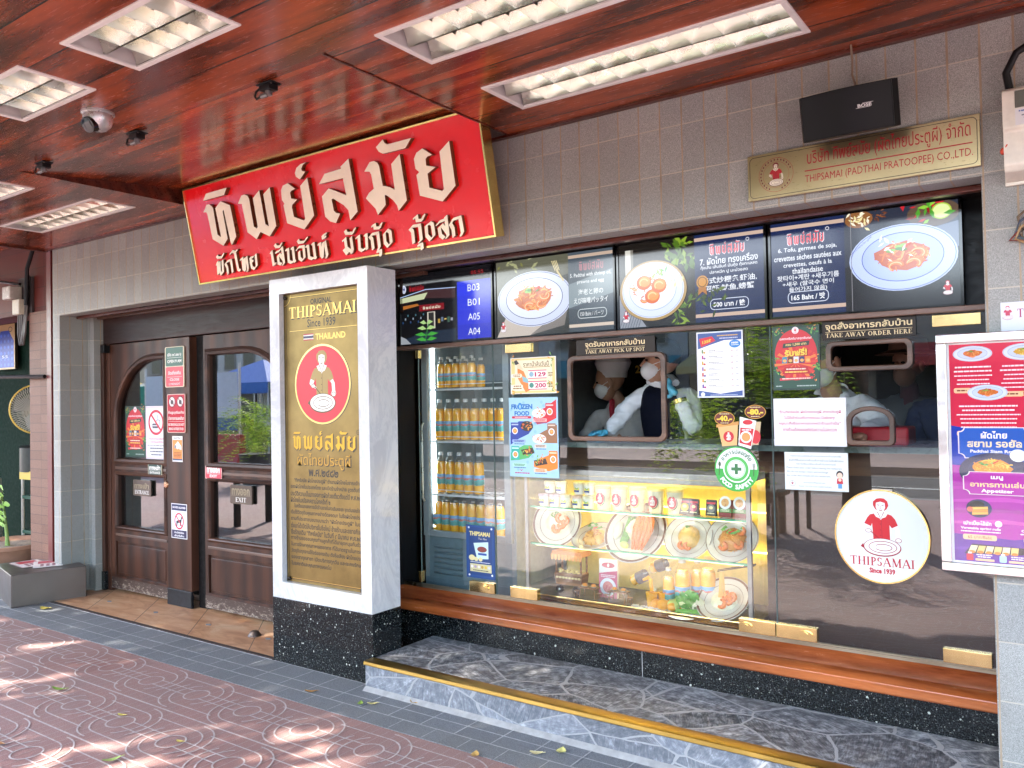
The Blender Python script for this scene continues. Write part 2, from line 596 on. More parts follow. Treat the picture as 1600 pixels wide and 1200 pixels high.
# roman capitals with serifs: strokes (x0,y0,x1,y1,width), serif bars (x, y, half length), arcs (cx,cy,rx,ry,a0,a1,w thin, w thick)
TH, TK, SF = .07, .17, .05
def _serif_font():
    st = lambda x0, y0, x1, y1, w: ('s', x0, y0, x1, y1, w)
    sf = lambda x, y, h=.17: ('s', x-h, y+(SF/2 if y < .5 else -SF/2), x+h, y+(SF/2 if y < .5 else -SF/2), SF)
    ar = lambda cx, cy, rx, ry, a0, a1: ('a', cx, cy, rx, ry, a0, a1)
    stem = lambda x: [st(x, 0, x, 1, TK), sf(x, 0), sf(x, 1)]
    return {
     'A': (.86, [st(.08, 0, .43, 1, TH), st(.43, 1, .78, 0, TK), st(.2, .36, .64, .36, .06), sf(.09, 0, .13), sf(.76, 0, .15)]),
     'B': (.74, stem(.2)+[ar(.3, .75, .28, .25, -90, 90), ar(.3, .26, .34, .26, -90, 90)]),
     'C': (.8, [ar(.45, .5, .4, .5, 50, 310), st(.74, .62, .74, .95, .05)]),
     'D': (.84, stem(.2)+[ar(.3, .5, .46, .5, -90, 90)]),
     'E': (.72, stem(.2)+[st(.2, .965, .62, .965, .07), st(.2, .035, .66, .035, .07), st(.2, .51, .5, .51, .06), st(.62, .78, .62, 1, .05), st(.66, 0, .66, .24, .05), st(.5, .42, .5, .62, .04)]),
     'F': (.66, stem(.2)+[st(.2, .965, .62, .965, .07), st(.2, .51, .48, .51, .06), st(.62, .78, .62, 1, .05), st(.48, .42, .48, .62, .04)]),
     'G': (.86, [ar(.45, .5, .4, .5, 50, 330), st(.76, 0.04, .76, .42, .15), sf(.74, .44, .14)]),
     'H': (.9, stem(.19)+stem(.71)+[st(.19, .51, .71, .51, .06)]),
     'I': (.38, stem(.19)),
     'K': (.86, stem(.19)+[st(.25, .42, .72, .98, TH), st(.38, .55, .76, .02, TK), sf(.72, 1, .12), sf(.76, 0, .13)]),
     'L': (.68, stem(.2)+[st(.2, .035, .62, .035, .07), st(.62, 0, .62, .26, .05)]),
     'M': (1.06, [st(.16, 0, .18, 1, TH), st(.2, 1, .52, .05, TK), st(.52, .05, .86, 1, TH), st(.88, 0, .86, 1, TK), sf(.16, 0, .13), sf(.88, 0), sf(.14, 1, .12), sf(.92, 1, .12)]),
     'N': (.92, [st(.17, 0, .17, 1, TH), st(.17, 1, .75, .02, TK), st(.76, 0, .76, 1, TH), sf(.17, 0, .13), sf(.14, 1, .12), sf(.76, 1, .13)]),
     'O': (.88, [ar(.44, .5, .4, .5, 0, 360)]),
     'P': (.63, stem(.2)+[ar(.3, .72, .32, .28, -90, 90)]),
     'R': (.82, stem(.2)+[ar(.3, .74, .3, .26, -90, 90), st(.4, .48, .7, .02, TK), sf(.72, 0, .12)]),
     'S': (.6, [ar(.3, .745, .25, .255, 30, 260), ar(.3, .27, .27, .27, 90, -150), st(.55, .7, .55, .95, .05), st(.03, .05, .03, .32, .05)]),
     'T': (.78, stem(.39)[:2]+[st(.06, .965, .72, .965, .07), st(.06, .74, .06, 1, .05), st(.72, .74, .72, 1, .05)]),
     'U': (.88, [st(.18, .3, .18, 1, TK), ar(.44, .32, .26, .32, 180, 360), st(.72, .3, .72, 1, TH), sf(.18, 1), sf(.72, 1, .12)]),
     'W': (1.16, [st(.14, 1, .36, .02, TK), st(.36, .02, .58, .95, TH), st(.58, 1, .8, .02, TK), st(.8, .02, 1.02, 1, TH), sf(.14, 1), sf(.58, 1), sf(1.02, 1, .12)]),
     'X': (.86, [st(.12, 1, .72, 0, TK), st(.12, 0, .72, 1, TH), sf(.12, 1), sf(.72, 1, .12), sf(.12, 0, .12), sf(.72, 0)]),
     'Y': (.84, [st(.1, 1, .42, .48, TK), st(.42, .48, .74, 1, TH), st(.42, 0, .42, .5, TK), sf(.42, 0), sf(.12, 1), sf(.74, 1, .12)]),
     '1': (.5, [st(.27, 0, .27, 1, TK), sf(.27, 0), st(.08, .84, .27, .97, .07)]),
     '3': (.62, [ar(.3, .76, .23, .24, 150, -80), ar(.3, .27, .27, .27, 90, -150)]),
     '9': (.64, [ar(.31, .68, .25, .32, 0, 360), st(.55, .66, .42, .2, .1), st(.42, .2, .14, .02, .08)]),
     'i': (.34, [st(.17, 0, .17, .6, .13), sf(.17, 0, .13), st(.04, .57, .17, .57, .05), st(.17, .78, .17, .92, .13)]),
     'n': (.66, [st(.17, 0, .17, .62, .13), st(.48, 0, .48, .42, .13), ar(.32, .4, .16, .2, 0, 180), sf(.17, 0, .13), sf(.48, 0, .13)]),
     'c': (.52, [ar(.28, .31, .22, .31, 45, 315)]),
     'e': (.54, [ar(.28, .31, .22, .31, 0, 315), st(.08, .33, .5, .33, .05)]),
     ' ': (.36, []), '.': (.26, [st(.12, 0, .12, .14, .15)]), ',': (.26, [st(.14, .12, .08, -.14, .1)]), '/': (.5, [st(.05, -.1, .42, 1, .07)]),
    }
SER = _serif_font()

class Art:
    """flat artwork of a print, sign or screen: shapes in (u right, v up) metres, each lying a hair above what it overlaps"""
    EPS = .00022
    def __init__(s, kind='paper'):
        s.kind, s.V, s.F, s.M, s.mats, s.bb = kind, [], [], [], {}, []
        s.back = 0
    def _k(s, c, kind=None):
        m = ink(c, kind or s.kind) if isinstance(c, str) else c
        if m not in s.mats: s.mats[m] = len(s.mats)
        return s.mats[m]
    def layer(s, x0, y0, x1, y1):
        L = 0
        for b in s.bb:
            if b[4] > L-1 and b[0] < x1 and b[2] > x0 and b[1] < y1 and b[3] > y0:
                L = max(L, b[4]+1)
        s.bb.append((x0, y0, x1, y1, L))
        return L
    def raw(s, pts, faces, c, kind=None):
        xs = [p[0] for p in pts]; ys = [p[1] for p in pts]
        L = s.layer(min(xs), min(ys), max(xs), max(ys))
        b = len(s.V); d = -(L+1)*s.EPS
        s.V += [(p[0], d, p[1]) for p in pts]
        k = s._k(c, kind)
        s.F += [tuple(b+i for i in f) for f in faces]; s.M += [k]*len(faces)
    def poly(s, pts, c, kind=None):
        s.raw(pts, [tuple(range(len(pts)))], c, kind)
    def rect(s, x0, y0, x1, y1, c, kind=None):
        s.poly([(x0, y0), (x1, y0), (x1, y1), (x0, y1)], c, kind)
    def rr(s, x0, y0, x1, y1, r, c, kind=None):
        s.poly(rrect(x0, y0, x1, y1, r), c, kind)
    def ell(s, cx, cy, rx, ry, c, n=28, kind=None):
        s.poly(arc(cx, cy, rx, ry, 0, 360-360/n, n-1), c, kind)
    def ring(s, cx, cy, rx, ry, w, c, a0=0, a1=360, n=36, kind=None):
        o = arc(cx, cy, rx, ry, a0, a1, n); i = arc(cx, cy, rx-w, ry-w, a0, a1, n)
        s.raw(o+i, [(j, j+1, n+1+j+1, n+1+j) for j in range(n)], c, kind)
    def line(s, pts, w, c, kind=None):
        P = [Vector((p[0], p[1])) for p in pts]; ws = w if isinstance(w, (list, tuple)) else [w]*len(P)
        A, B = [], []
        for i, p in enumerate(P):
            t = P[min(i+1, len(P)-1)]-P[max(i-1, 0)]
            if t.length < 1e-9: t = Vector((1, 0))
            t.normalize(); nn = Vector((-t.y, t.x))*ws[i]/2
            A.append(p+nn); B.append(p-nn)
        n = len(P)
        s.raw([(q.x, q.y) for q in A+B], [(j, j+1, n+j+1, n+j) for j in range(n-1)], c, kind)
    def box(s, x0, y0, x1, y1, w, c, r=0):
        o = rrect(x0, y0, x1, y1, r) if r else [(x0, y0), (x1, y0), (x1, y1), (x0, y1)]
        i = rrect(x0+w, y0+w, x1-w, y1-w, max(r-w, .0001)) if r else [(x0+w, y0+w), (x1-w, y0+w), (x1-w, y1-w), (x0+w, y1-w)]
        n = len(o)
        s.raw(o+i, [(j, (j+1) % n, n+(j+1) % n, n+j) for j in range(n)], c)
    def text(s, t, cx, cy, h, c, w=None, bold=0.0, align='C', slope=0, spacing=1.0, kind=None, maxw=None):
        """text whose glyph box is h high (and w wide when given), centred on cx,cy"""
        V, F, (x0, y0, x1, y1) = text_geo(t, bold, spacing)
        if not V: return
        sy = h/max(y1-y0, 1e-6); sx = w/max(x1-x0, 1e-6) if w else sy
        if maxw and (x1-x0)*sx > maxw: sx = maxw/(x1-x0)
        ox = {'C': cx-(x0+x1)/2*sx, 'L': cx-x0*sx, 'R': cx-x1*sx}[align]
        P = [(v[0]*sx+ox, (v[1]-(y0+y1)/2)*sy+cy) for v in V]
        if slope: P = [(p[0], p[1]+(p[0]-cx)*slope) for p in P]
        s.raw(P, F, c, kind)
    def serif(s, t, cx, cy, h, c, w=None, align='C', kind=None, arcfn=None):
        x, items = 0, []
        for ch in t:
            wd, pr = SER.get(ch, SER[' '])
            items.append((x, pr)); x += wd+.04
        sx = w/x if w else h
        ox = {'C': cx-x*sx/2, 'L': cx, 'R': cx-x*sx}[align]; oy = cy-h/2
        P, F = [], []
        def seg(a, b, wa, wb):
            t = Vector((b[0]-a[0], b[1]-a[1]))
            if t.length < 1e-9: return
            t.normalize(); n = Vector((-t.y, t.x)); q = len(P)
            P.extend([(a[0]+n.x*wa/2, a[1]+n.y*wa/2), (a[0]-n.x*wa/2, a[1]-n.y*wa/2), (b[0]-n.x*wb/2, b[1]-n.y*wb/2), (b[0]+n.x*wb/2, b[1]+n.y*wb/2)])
            F.append((q, q+1, q+2, q+3))
        for x0, pr in items:
            for p in pr:
                if p[0] == 's':
                    seg((x0+p[1], p[2]), (x0+p[3], p[4]), p[5], p[5])
                else:
                    _, ccx, ccy, rx, ry, a0, a1 = p
                    n = max(4, int(abs(a1-a0)/22)); pts = []
                    for i in range(n+1):
                        a = R(a0+(a1-a0)*i/n)
                        wt = TH+(TK-TH)*abs(math.cos(a))
                        pts.append((x0+ccx+(rx-wt/2)*math.cos(a), ccy+(ry-wt/2)*math.sin(a), wt))
                    for a, b in zip(pts, pts[1:]):
                        seg(a, b, a[2], b[2])
        # strokes of one word share a level; tiny steps keep crossing strokes apart
        Q = [(ox+p[0]*sx, oy+p[1]*h) for p in P]
        if not Q: return
        xs = [p[0] for p in Q]; ys = [p[1] for p in Q]
        L = s.layer(min(xs), min(ys), max(xs), max(ys)); k = s._k(c, kind); b = len(s.V)
        for j, f in enumerate(F):
            d = -(L+1)*s.EPS-(j % 7)*s.EPS*.12
            for i in f: s.V.append((Q[i][0], d, Q[i][1]))
            s.F.append((b, b+1, b+2, b+3)); s.M.append(k); b += 4
    def scribble(s, x0, y0, x1, y1, c, rows=1, fill=.55, ragged=.2, align='C'):
        """type too small to read in the photograph: broken dashes of the words' lengths"""
        rh = (y1-y0)/rows
        rnd = random.Random(int(abs(x0*7919+y0*104729)*1000)+rows)
        P, F = [], []
        for r in range(rows):
            yc = y1-rh*(r+.5); hh = rh*fill/2
            wrow = (x1-x0)*(1-rnd.uniform(0, ragged)); xs = x0 if align == 'L' else (x0+x1-wrow)/2; xe = xs+wrow
            while xs < xe-1e-6:
                wd = min(rnd.uniform(1.2, 4.2)*hh*1.6, xe-xs)
                b = len(P)
                P += [(xs, yc-hh), (xs+wd, yc-hh), (xs+wd, yc+hh), (xs, yc+hh)]; F.append((b, b+1, b+2, b+3))
                xs += wd+hh*.7
        if P: s.raw(P, F, c)
    def obj(s, name, loc=(0, 0, 0), rot=(0, 0, 0), parent=None, label=None, cat=None, group=None, sheet=None, extra=None, kind=None):
        """sheet = (x0,y0,x1,y1,thickness,colour or material) gives the print its own backing of real thickness"""
        V, F, M = list(s.V), list(s.F), list(s.M)
        if sheet:
            x0, y0, x1, y1, t, c = sheet[:6]
            k = s._k(c); b = len(V)
            r = sheet[6] if len(sheet) > 6 else 0
            o = rrect(x0, y0, x1, y1, r) if r else [(x0, y0), (x1, y0), (x1, y1), (x0, y1)]
            n = len(o)
            V += [(p[0], 0, p[1]) for p in o]+[(p[0], t, p[1]) for p in o]
            F += [tuple(b+i for i in range(n)), tuple(b+n+i for i in range(n-1, -1, -1))]+[(b+i, b+n+i, b+n+(i+1) % n, b+(i+1) % n) for i in range(n)]
            M += [k]*(n+2)
        if extra:
            pts, t, c = extra
            k = s._k(c); b = len(V); n = len(pts)
            V += [(p[0], 0, p[1]) for p in pts]+[(p[0], t, p[1]) for p in pts]
            F += [tuple(b+i for i in range(n)), tuple(b+n+i for i in range(n-1, -1, -1))]+[(b+i, b+n+i, b+n+(i+1) % n, b+(i+1) % n) for i in range(n)]
            M += [k]*(n+2)
        me = bpy.data.meshes.new(name)
        me.from_pydata(V, [], F)
        for m in s.mats: me.materials.append(m)
        me.polygons.foreach_set('material_index', M)
        return link(name, me, parent, loc, rot, label, cat, group, kind)
# ------------------------------------------------------------------ shared graphics
# outlines of the shop's lettering and of the second line (mm on the sign's face)
GLY=[ [[220,485],[258,521],[459,523],[423,487]],[[203,419],[226,439],[243,457],[271,456],[293,441],[300,425],[297,273],[326,255],[322,408],[320,425],[343,438],[380,457],[461,422],[467,241],[413,198],[405,210],[395,406],[384,399],[384,238],[333,203],[243,253],[236,400],[230,415]],[[535,420],[576,459],[605,461],[631,448],[639,429],[638,273],[660,261],[671,267],[672,429],[738,464],[741,273],[766,259],[766,436],[829,465],[829,252],[759,203],[687,237],[644,202],[574,250],[568,413]],[[980,462],[1032,424],[998,418],[986,410],[988,379],[1034,366],[989,345],[982,333],[985,280],[1059,250],[1071,257],[1075,432],[1139,465],[1144,264],[1050,203],[922,254],[917,351],[926,361],[912,382],[918,434],[938,456]],[[1150,544],[1122,535],[1106,517],[1108,506],[1132,498],[1082,465],[1054,484],[1050,504],[1069,528],[1105,542]],[[1220,417],[1274,462],[1398,466],[1398,477],[1463,506],[1468,238],[1406,201],[1404,254],[1375,285],[1307,329],[1295,326],[1298,267],[1312,253],[1341,246],[1299,202],[1257,217],[1227,246],[1227,352],[1287,385],[1403,332],[1406,328],[1401,418]],[[1558,424],[1604,463],[1634,463],[1656,450],[1663,433],[1667,336],[1713,321],[1742,304],[1744,428],[1808,465],[1810,242],[1747,200],[1742,227],[1721,257],[1686,284],[1671,291],[1668,242],[1605,200],[1595,233],[1540,293],[1568,317],[1604,331],[1601,403],[1593,418]],[[1714,553],[1721,535],[1737,524],[1895,524],[1849,485],[1700,486],[1675,501],[1661,525]],[[1954,464],[2009,424],[1979,422],[1965,413],[1963,382],[2018,365],[1964,344],[1963,278],[2038,251],[2049,257],[2055,430],[2120,467],[2121,262],[2031,202],[1897,251],[1894,349],[1914,360],[1894,379],[1893,426],[1914,451]] ]
STR=[ [[228,103],[240,115],[227,48],[248,65],[259,112]],[[247,63],[255,40],[276,52],[289,118]],[[243,151],[251,141],[290,140],[308,155]],[[318,38],[322,76],[312,99],[336,110],[368,113],[365,43]],[[375,151],[397,162],[418,153],[439,162]],[[419,150],[422,51],[435,45]],[[459,106],[478,113],[469,51],[483,40],[499,108]],[[497,102],[515,113],[511,46],[504,35]],[[572,107],[549,105],[549,89],[566,84]],[[547,84],[549,51],[568,40],[594,56],[601,117]],[[735,113],[744,119],[742,44],[760,49]],[[781,152],[791,140],[822,138],[838,152]],[[780,110],[809,115],[837,130],[832,43],[823,37]],[[832,61],[807,95],[791,88],[787,48],[806,41]],[[867,113],[884,115],[874,49],[895,40],[920,46]],[[915,116],[925,117],[920,51],[926,41]],[[955,104],[975,115],[1014,115],[1007,54],[985,41],[966,54],[971,89]],[[977,152],[984,140],[1023,138],[1051,156]],[[1036,112],[1049,112],[1043,50],[1067,41],[1092,49]],[[1086,119],[1095,120],[1090,44],[1096,42]],[[1132,111],[1146,113],[1140,52],[1150,40],[1170,113]],[[1169,111],[1185,117],[1186,46],[1178,36]],[[1201,158],[1177,152],[1177,139],[1194,142]],[[1325,108],[1340,115],[1339,67],[1321,60],[1338,37],[1352,51]],[[1383,114],[1381,48],[1372,37]],[[1342,64],[1373,44]],[[1350,155],[1356,140],[1401,136],[1422,156]],[[1424,109],[1442,115],[1433,50],[1450,39],[1488,51]],[[1486,114],[1496,115],[1486,44]],[[1529,39],[1531,88],[1519,103],[1536,112],[1577,113],[1574,42],[1564,32]],[[1557,22],[1579,24],[1574,0]],[[1548,153],[1565,157],[1564,140],[1598,137],[1612,155]],[[1646,118],[1621,103],[1618,59],[1635,39],[1659,54],[1662,107],[1646,118]],[[1807,35],[1810,91],[1798,104],[1815,114],[1861,114],[1858,42],[1845,35]],[[1836,19],[1857,23],[1855,-1]],[[1834,152],[1850,159],[1851,137],[1882,136],[1898,156]],[[1929,115],[1902,104],[1898,58],[1917,36],[1942,52],[1942,107],[1929,115]],[[1971,101],[1990,113],[2021,117],[2032,130],[2029,41],[2019,34]],[[2026,58],[2000,95],[1982,85],[1983,47],[2000,34]],[[2063,34],[2064,70],[2054,92],[2074,112],[2115,116],[2118,46],[2108,33]] ]

def nib(pts, nv=(11, 7), w=5):
    """pen strokes of a broad slanted nib: one outline per straight piece"""
    out = []
    for a, b in zip(pts, pts[1:]):
        d = Vector((b[0]-a[0], b[1]-a[1]))
        if d.length < 1e-6: continue
        d.normalize(); a2 = (a[0]-d.x*w*.35, a[1]-d.y*w*.35); b2 = (b[0]+d.x*w*.35, b[1]+d.y*w*.35)
        px, py = -d.y*w/2, d.x*w/2
        n = (nv[0]/2, nv[1]/2)
        C = [(p[0]+sx*n[0]+q*px, p[1]+sx*n[1]+q*py) for p in (a2, b2) for sx in (-1, 1) for q in (-1, 1)]
        # convex hull
        C = sorted(set(C))
        def half(L):
            h = []
            for p in L:
                while len(h) > 1 and (h[-1][0]-h[-2][0])*(p[1]-h[-2][1])-(h[-1][1]-h[-2][1])*(p[0]-h[-2][0]) <= 0: h.pop()
                h.append(p)
            return h
        lo, up = half(C), half(C[::-1])
        out.append(lo[:-1]+up[:-1])
    return out

def brand(A, cx, cy, w, c, kind=None, h=None):
    """the shop's name in its own broad-nib lettering, centred"""
    sx = w/1930.0; sy = (h/360.0) if h else sx
    for g in GLY:
        A.poly([(cx+(p[0]-1168)*sx, cy+(p[1]-380)*sy) for p in g], c, kind)

def brand2(A, cx, cy, w, c, sel=(0, 9), kind=None, h=None):
    """strokes of the second line"""
    P = [p for s_ in STR[sel[0]:sel[1]] for p in s_]
    x0, x1 = min(p[0] for p in P), max(p[0] for p in P); y0, y1 = min(p[1] for p in P), max(p[1] for p in P)
    sx = w/(x1-x0); sy = h/(y1-y0) if h else sx
    for s_ in STR[sel[0]:sel[1]]:
        for o in nib(s_):
            A.poly([(cx+(p[0]-(x0+x1)/2)*sx, cy+(p[1]-(y0+y1)/2)*sy) for p in o], c, kind)

def lady(A, cx, cy, h, hair, skin, shirt, pan, linec, kind=None):
    """emblem: a cook in a buttoned shirt behind a wide pan; h = full height, cy = middle"""
    k = h/1.0
    P = lambda L: [(cx+x*k, cy+y*k) for x, y in L]
    lw = .011*k
    # arms
    A.poly(P([(-.20, .16), (-.275, .03), (-.29, -.02), (-.25, -.065), (-.14, -.11), (-.12, -.085), (-.20, -.03), (-.14, .10)]), skin, kind)
    A.poly(P([(.19, .14), (.29, -.02), (.30, -.14), (.32, -.19), (.28, -.23), (.2, -.2), (.23, -.14), (.22, -.03), (.13, .08)]), skin, kind)
    # shirt
    A.poly(P([(-.07, .245), (-.17, .215), (-.215, .16), (-.265, .06), (-.16, .015), (-.14, .07), (-.125, -.21), (.14, -.21), (.135, .05), (.17, 0), (.265, .05), (.225, .15), (.17, .215), (.07, .25)]), shirt, kind)
    # neck, collar, face, hair
    A.poly(P([(-.05, .3), (.05, .3), (.075, .245), (.0, .13), (-.075, .245)]), skin, kind)
    A.poly(P([(-.12, .255), (-.055, .27), (-.01, .155), (-.075, .18)]), skin, kind)
    A.poly(P([(.12, .255), (.055, .27), (.01, .155), (.075, .18)]), skin, kind)
    A.line(P([(-.05, .265), (0, .15), (.05, .265)]), lw, linec, kind)
    A.poly(P([(0, .5), (-.06, .49), (-.115, .44), (-.12, .38), (-.085, .31), (-.05, .29), (.055, .285), (.095, .315), (.125, .38), (.11, .45), (.06, .495)]), hair, kind)
    A.poly(P([(-.07, .42), (-.075, .34), (-.045, .275), (0, .25), (.045, .275), (.075, .34), (.07, .42), (.0, .44)]), skin, kind)
    for sx in (-1, 1):
        A.line(P([(sx*.052, .385), (sx*.018, .378)]), lw*.9, linec, kind)
    A.line(P([(.0, .37), (-.008, .325), (.012, .322)]), lw*.6, linec, kind)
    A.line(P([(-.024, .298), (.0, .292), (.026, .3)]), lw*1.2, linec, kind)
    # buttons and placket
    A.line(P([(.008, .14), (.015, -.2)]), lw*.6, linec, kind)
    for y in (.06, -.04, -.13):
        A.ell(cx-.008*k, cy+y*k, .009*k, .009*k, linec, 8, kind)
    # pan
    A.ell(cx+.01*k, cy-.335*k, .30*k, .155*k, linec, 30, kind)
    A.ell(cx+.01*k, cy-.328*k, .285*k, .14*k, pan, 30, kind)
    A.poly(P([(-.29, -.28), (-.335, -.335), (-.28, -.37)]), linec, kind)
    A.ring(cx+.02*k, cy-.33*k, .225*k, .105*k, lw, linec, 0, 360, 30, kind)
    A.ring(cx+.03*k, cy-.335*k, .14*k, .06*k, lw, linec, -150, 150, 24, kind)
    # hands and ladle
    A.line(P([(-.16, -.075), (-.03, -.19)]), lw*1.4, linec, kind)
    A.ell(cx-.2*k, cy-.06*k, .05*k, .035*k, skin, 12, kind)
    A.ring(cx-.2*k, cy-.06*k, .05*k, .035*k, lw*.7, linec, 0, 360, 14, kind)
    A.ell(cx+.27*k, cy-.2*k, .05*k, .04*k, skin, 12, kind)
    A.ring(cx+.27*k, cy-.2*k, .05*k, .04*k, lw*.7, linec, 0, 360, 14, kind)

def dish(A, cx, cy, rx, ry, seed=1, rim='#dbe3f2', well='#eef2fb', line='#30407a', noodles=('#d9822b', '#e8a04a', '#c9601c'), garnish=True, prawns=2, lime=False, n=60, kind=None, rice=False, food=.56):
    """a photographed plate of fried noodles: rim, painted line, a heap of strands, prawns and leaves"""
    g = random.Random(seed)
    A.ell(cx, cy, rx, ry, rim, 36, kind)
    A.ring(cx, cy, rx*.97, ry*.97, rx*.012, line, 0, 360, 40, kind)
    A.ell(cx, cy+ry*.02, rx*.74, ry*.72, well, 32, kind)
    A.ring(cx, cy+ry*.02, rx*.76, ry*.74, rx*.015, line, 0, 360, 40, kind)
    fx, fy = rx*food, ry*food*1.02
    if rice:
        for i in range(14):
            a = g.uniform(-60, 100); r = g.uniform(.1, .55)
            A.ell(cx+rx*r*math.cos(R(a)), cy+ry*r*math.sin(R(a)), rx*.13, ry*.12, g.choice(['#f6f5ef', '#e9e7de', '#fbfaf5']), 9, kind)
    pts = [(cx+fx*.95*math.cos(R(a))*g.uniform(.8, 1.05), cy+fy*.8*math.sin(R(a))*g.uniform(.8, 1.05)+fy*.08) for a in range(0, 360, 20)]
    if not rice: A.poly(pts, noodles[2], kind)
    for i in range(n if not rice else n//3):
        a = g.uniform(0, 6.28); r = math.sqrt(g.random())*.85
        x, y = cx+fx*r*math.cos(a), cy+fy*r*math.sin(a)*.85+fy*.1
        if rice: x -= rx*.2
        d = g.uniform(0, 6.28); L = g.uniform(.18, .42)*fx; bend = g.uniform(-1.4, 1.4)
        q = [(x+L*(t-.5)*math.cos(d+bend*(t-.5)), y+L*(t-.5)*math.sin(d+bend*(t-.5))*.8) for t in (0, .25, .5, .75, 1)]
        A.line(q, rx*g.uniform(.022, .04), g.choice(noodles), kind)
    for i in range(prawns):
        a = -70+i*65-prawns*14; x, y = cx+fx*.55*math.cos(R(a))-(rx*.15 if rice else 0), cy+fy*.5*math.sin(R(a))
        b = g.uniform(0, 360)
        q = arc(x, y, rx*.12, ry*.13, b, b+250, 9)
        A.line(q, [rx*.04+rx*.055*math.sin(math.pi*min(1, (j+2)/9)) for j in range(10)], '#e8762a', kind)
        A.line(arc(x, y, rx*.12, ry*.13, b+20, b+230, 7), rx*.018, '#f8c08a', kind)
    if garnish:
        for i in range(6):
            a = g.uniform(70, 150); r = g.uniform(.3, .6)
            x, y = cx+fx*r*math.cos(R(a)), cy+fy*(.35+.3*g.random())
            A.poly(arc(x, y, rx*.075, ry*.05, g.uniform(0, 90), g.uniform(300, 380), 7), g.choice(['#5e9a34', '#87b94a', '#3f7d2a']), kind)
        A.line([(cx+fx*.05, cy+fy*.5), (cx+fx*.3, cy+fy*.75)], rx*.04, '#cf2a20', kind)
    if lime:
        A.ell(cx-fx*.8, cy+fy*.55, rx*.12, ry*.13, '#b7d04a', 14, kind)
        A.ell(cx-fx*.8, cy+fy*.55, rx*.09, ry*.1, '#dfe99a', 14, kind)

def leafy(A, pts, c1, c2, n, size, seed, kind=None):
    g = random.Random(seed)
    for i in range(n):
        x, y = g.choice(pts); x += g.gauss(0, size*1.5); y += g.gauss(0, size*1.5)
        d = g.uniform(0, 6.28); L = size*g.uniform(.6, 1.3); W = L*g.uniform(.22, .5)
        A.poly([(x+L*math.cos(d), y+L*math.sin(d)), (x-W*math.sin(d), y+W*math.cos(d)), (x-L*math.cos(d), y-L*math.sin(d)), (x+W*math.sin(d), y-W*math.cos(d))], g.choice([c1, c2]), kind)
# ------------------------------------------------------------------ materials of the place
M_tile = tile_mat('wall_tile', 'X')
M_tileY = tile_mat('jamb_tile', 'Y')
M_ceil = wood('ceiling_boards', (.036, .007, .003), (.46, .088, .024), 'X', 1.0, .23, .15, 1.3, .205, 'Y', spec=.45)
M_fascia = wood('ceiling_trim', (.03, .006, .004), (.14, .03, .015), 'X', 1.0, .3, .1)
M_door = wood('door_wood', (.030, .014, .010), (.10, .038, .021), 'Z', .45, .42, .04, .6, spec=.22)
M_doorh = wood('door_rail_wood', (.030, .014, .010), (.115, .046, .026), 'X', .6, .42, .04, .6, spec=.25)
M_head = wood('door_head_wood', (.018, .009, .008), (.055, .028, .024), 'X', .8, .45, .0, spec=.2)
M_sill = wood('sill_wood', (.12, .02, .005), (.52, .14, .035), 'X', .7, .22, .7)
M_beam = wood('beam_wood', (.07, .035, .022), (.20, .105, .07), 'X', .8, .4, .2)
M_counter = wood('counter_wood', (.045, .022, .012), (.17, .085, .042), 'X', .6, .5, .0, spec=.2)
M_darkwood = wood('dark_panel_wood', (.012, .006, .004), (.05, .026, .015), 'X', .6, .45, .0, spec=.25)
M_granite = terrazzo('black_granite', (.006, .0075, .008), (.42, .43, .38), .12)
M_marble = marble('white_marble')
M_brass = brass('polished_brass', .14, (.78, .58, .26))
M_brassp = brass('plaque_brass', .42, (.20, .14, .056), .6)
M_nosing = brass('brass_nosing', .32, (.42, .27, .075), .25)
M_black = plain('black_metal', (.004, .004, .0045), .4, spec=.2)
M_blackplastic = plain('black_plastic', (.007, .007, .0075), .42, spec=.2)
M_white = plain('white_enamel', (.74, .73, .70), .35, var=.05)
M_alu = steel('bright_aluminium', (.86, .87, .77), .28)  # slight yellow-green tint imitates foliage mirrored in the ceiling lights
M_steel = steel('stainless_steel', (.22, .185, .168), .42)
M_glass = thin_glass('window_glass', .085)
M_doorglass = thin_glass('door_glass', .15, (.30, .32, .32))
M_clear = thin_glass('shelf_glass', .025, (.97, .99, .98))
M_gedge = plain('glass_edge', (.10, .38, .22), .15)
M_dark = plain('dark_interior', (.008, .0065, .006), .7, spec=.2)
M_stone = crazy_stone('riven_stone', 'XY', 3.1)
M_stonev = crazy_stone('riven_stone_riser', 'XZ', 3.3, ((.13, .145, .175), (.20, .215, .245), (.28, .295, .325)), .25)
M_cement = plain('cement', (.33, .32, .31), .8, var=.25, scale=25, obj=False)
M_paver = paver_red('red_pavers')
M_groove = plain('pale_paver_joints', (.50, .42, .40), .8, var=.3, scale=40, obj=False)
M_jointdark = plain('thin_paver_joints', (.40, .30, .28), .8, var=.3, scale=60, obj=False)
M_border = paver_grey('grey_pavers')
M_terra = None

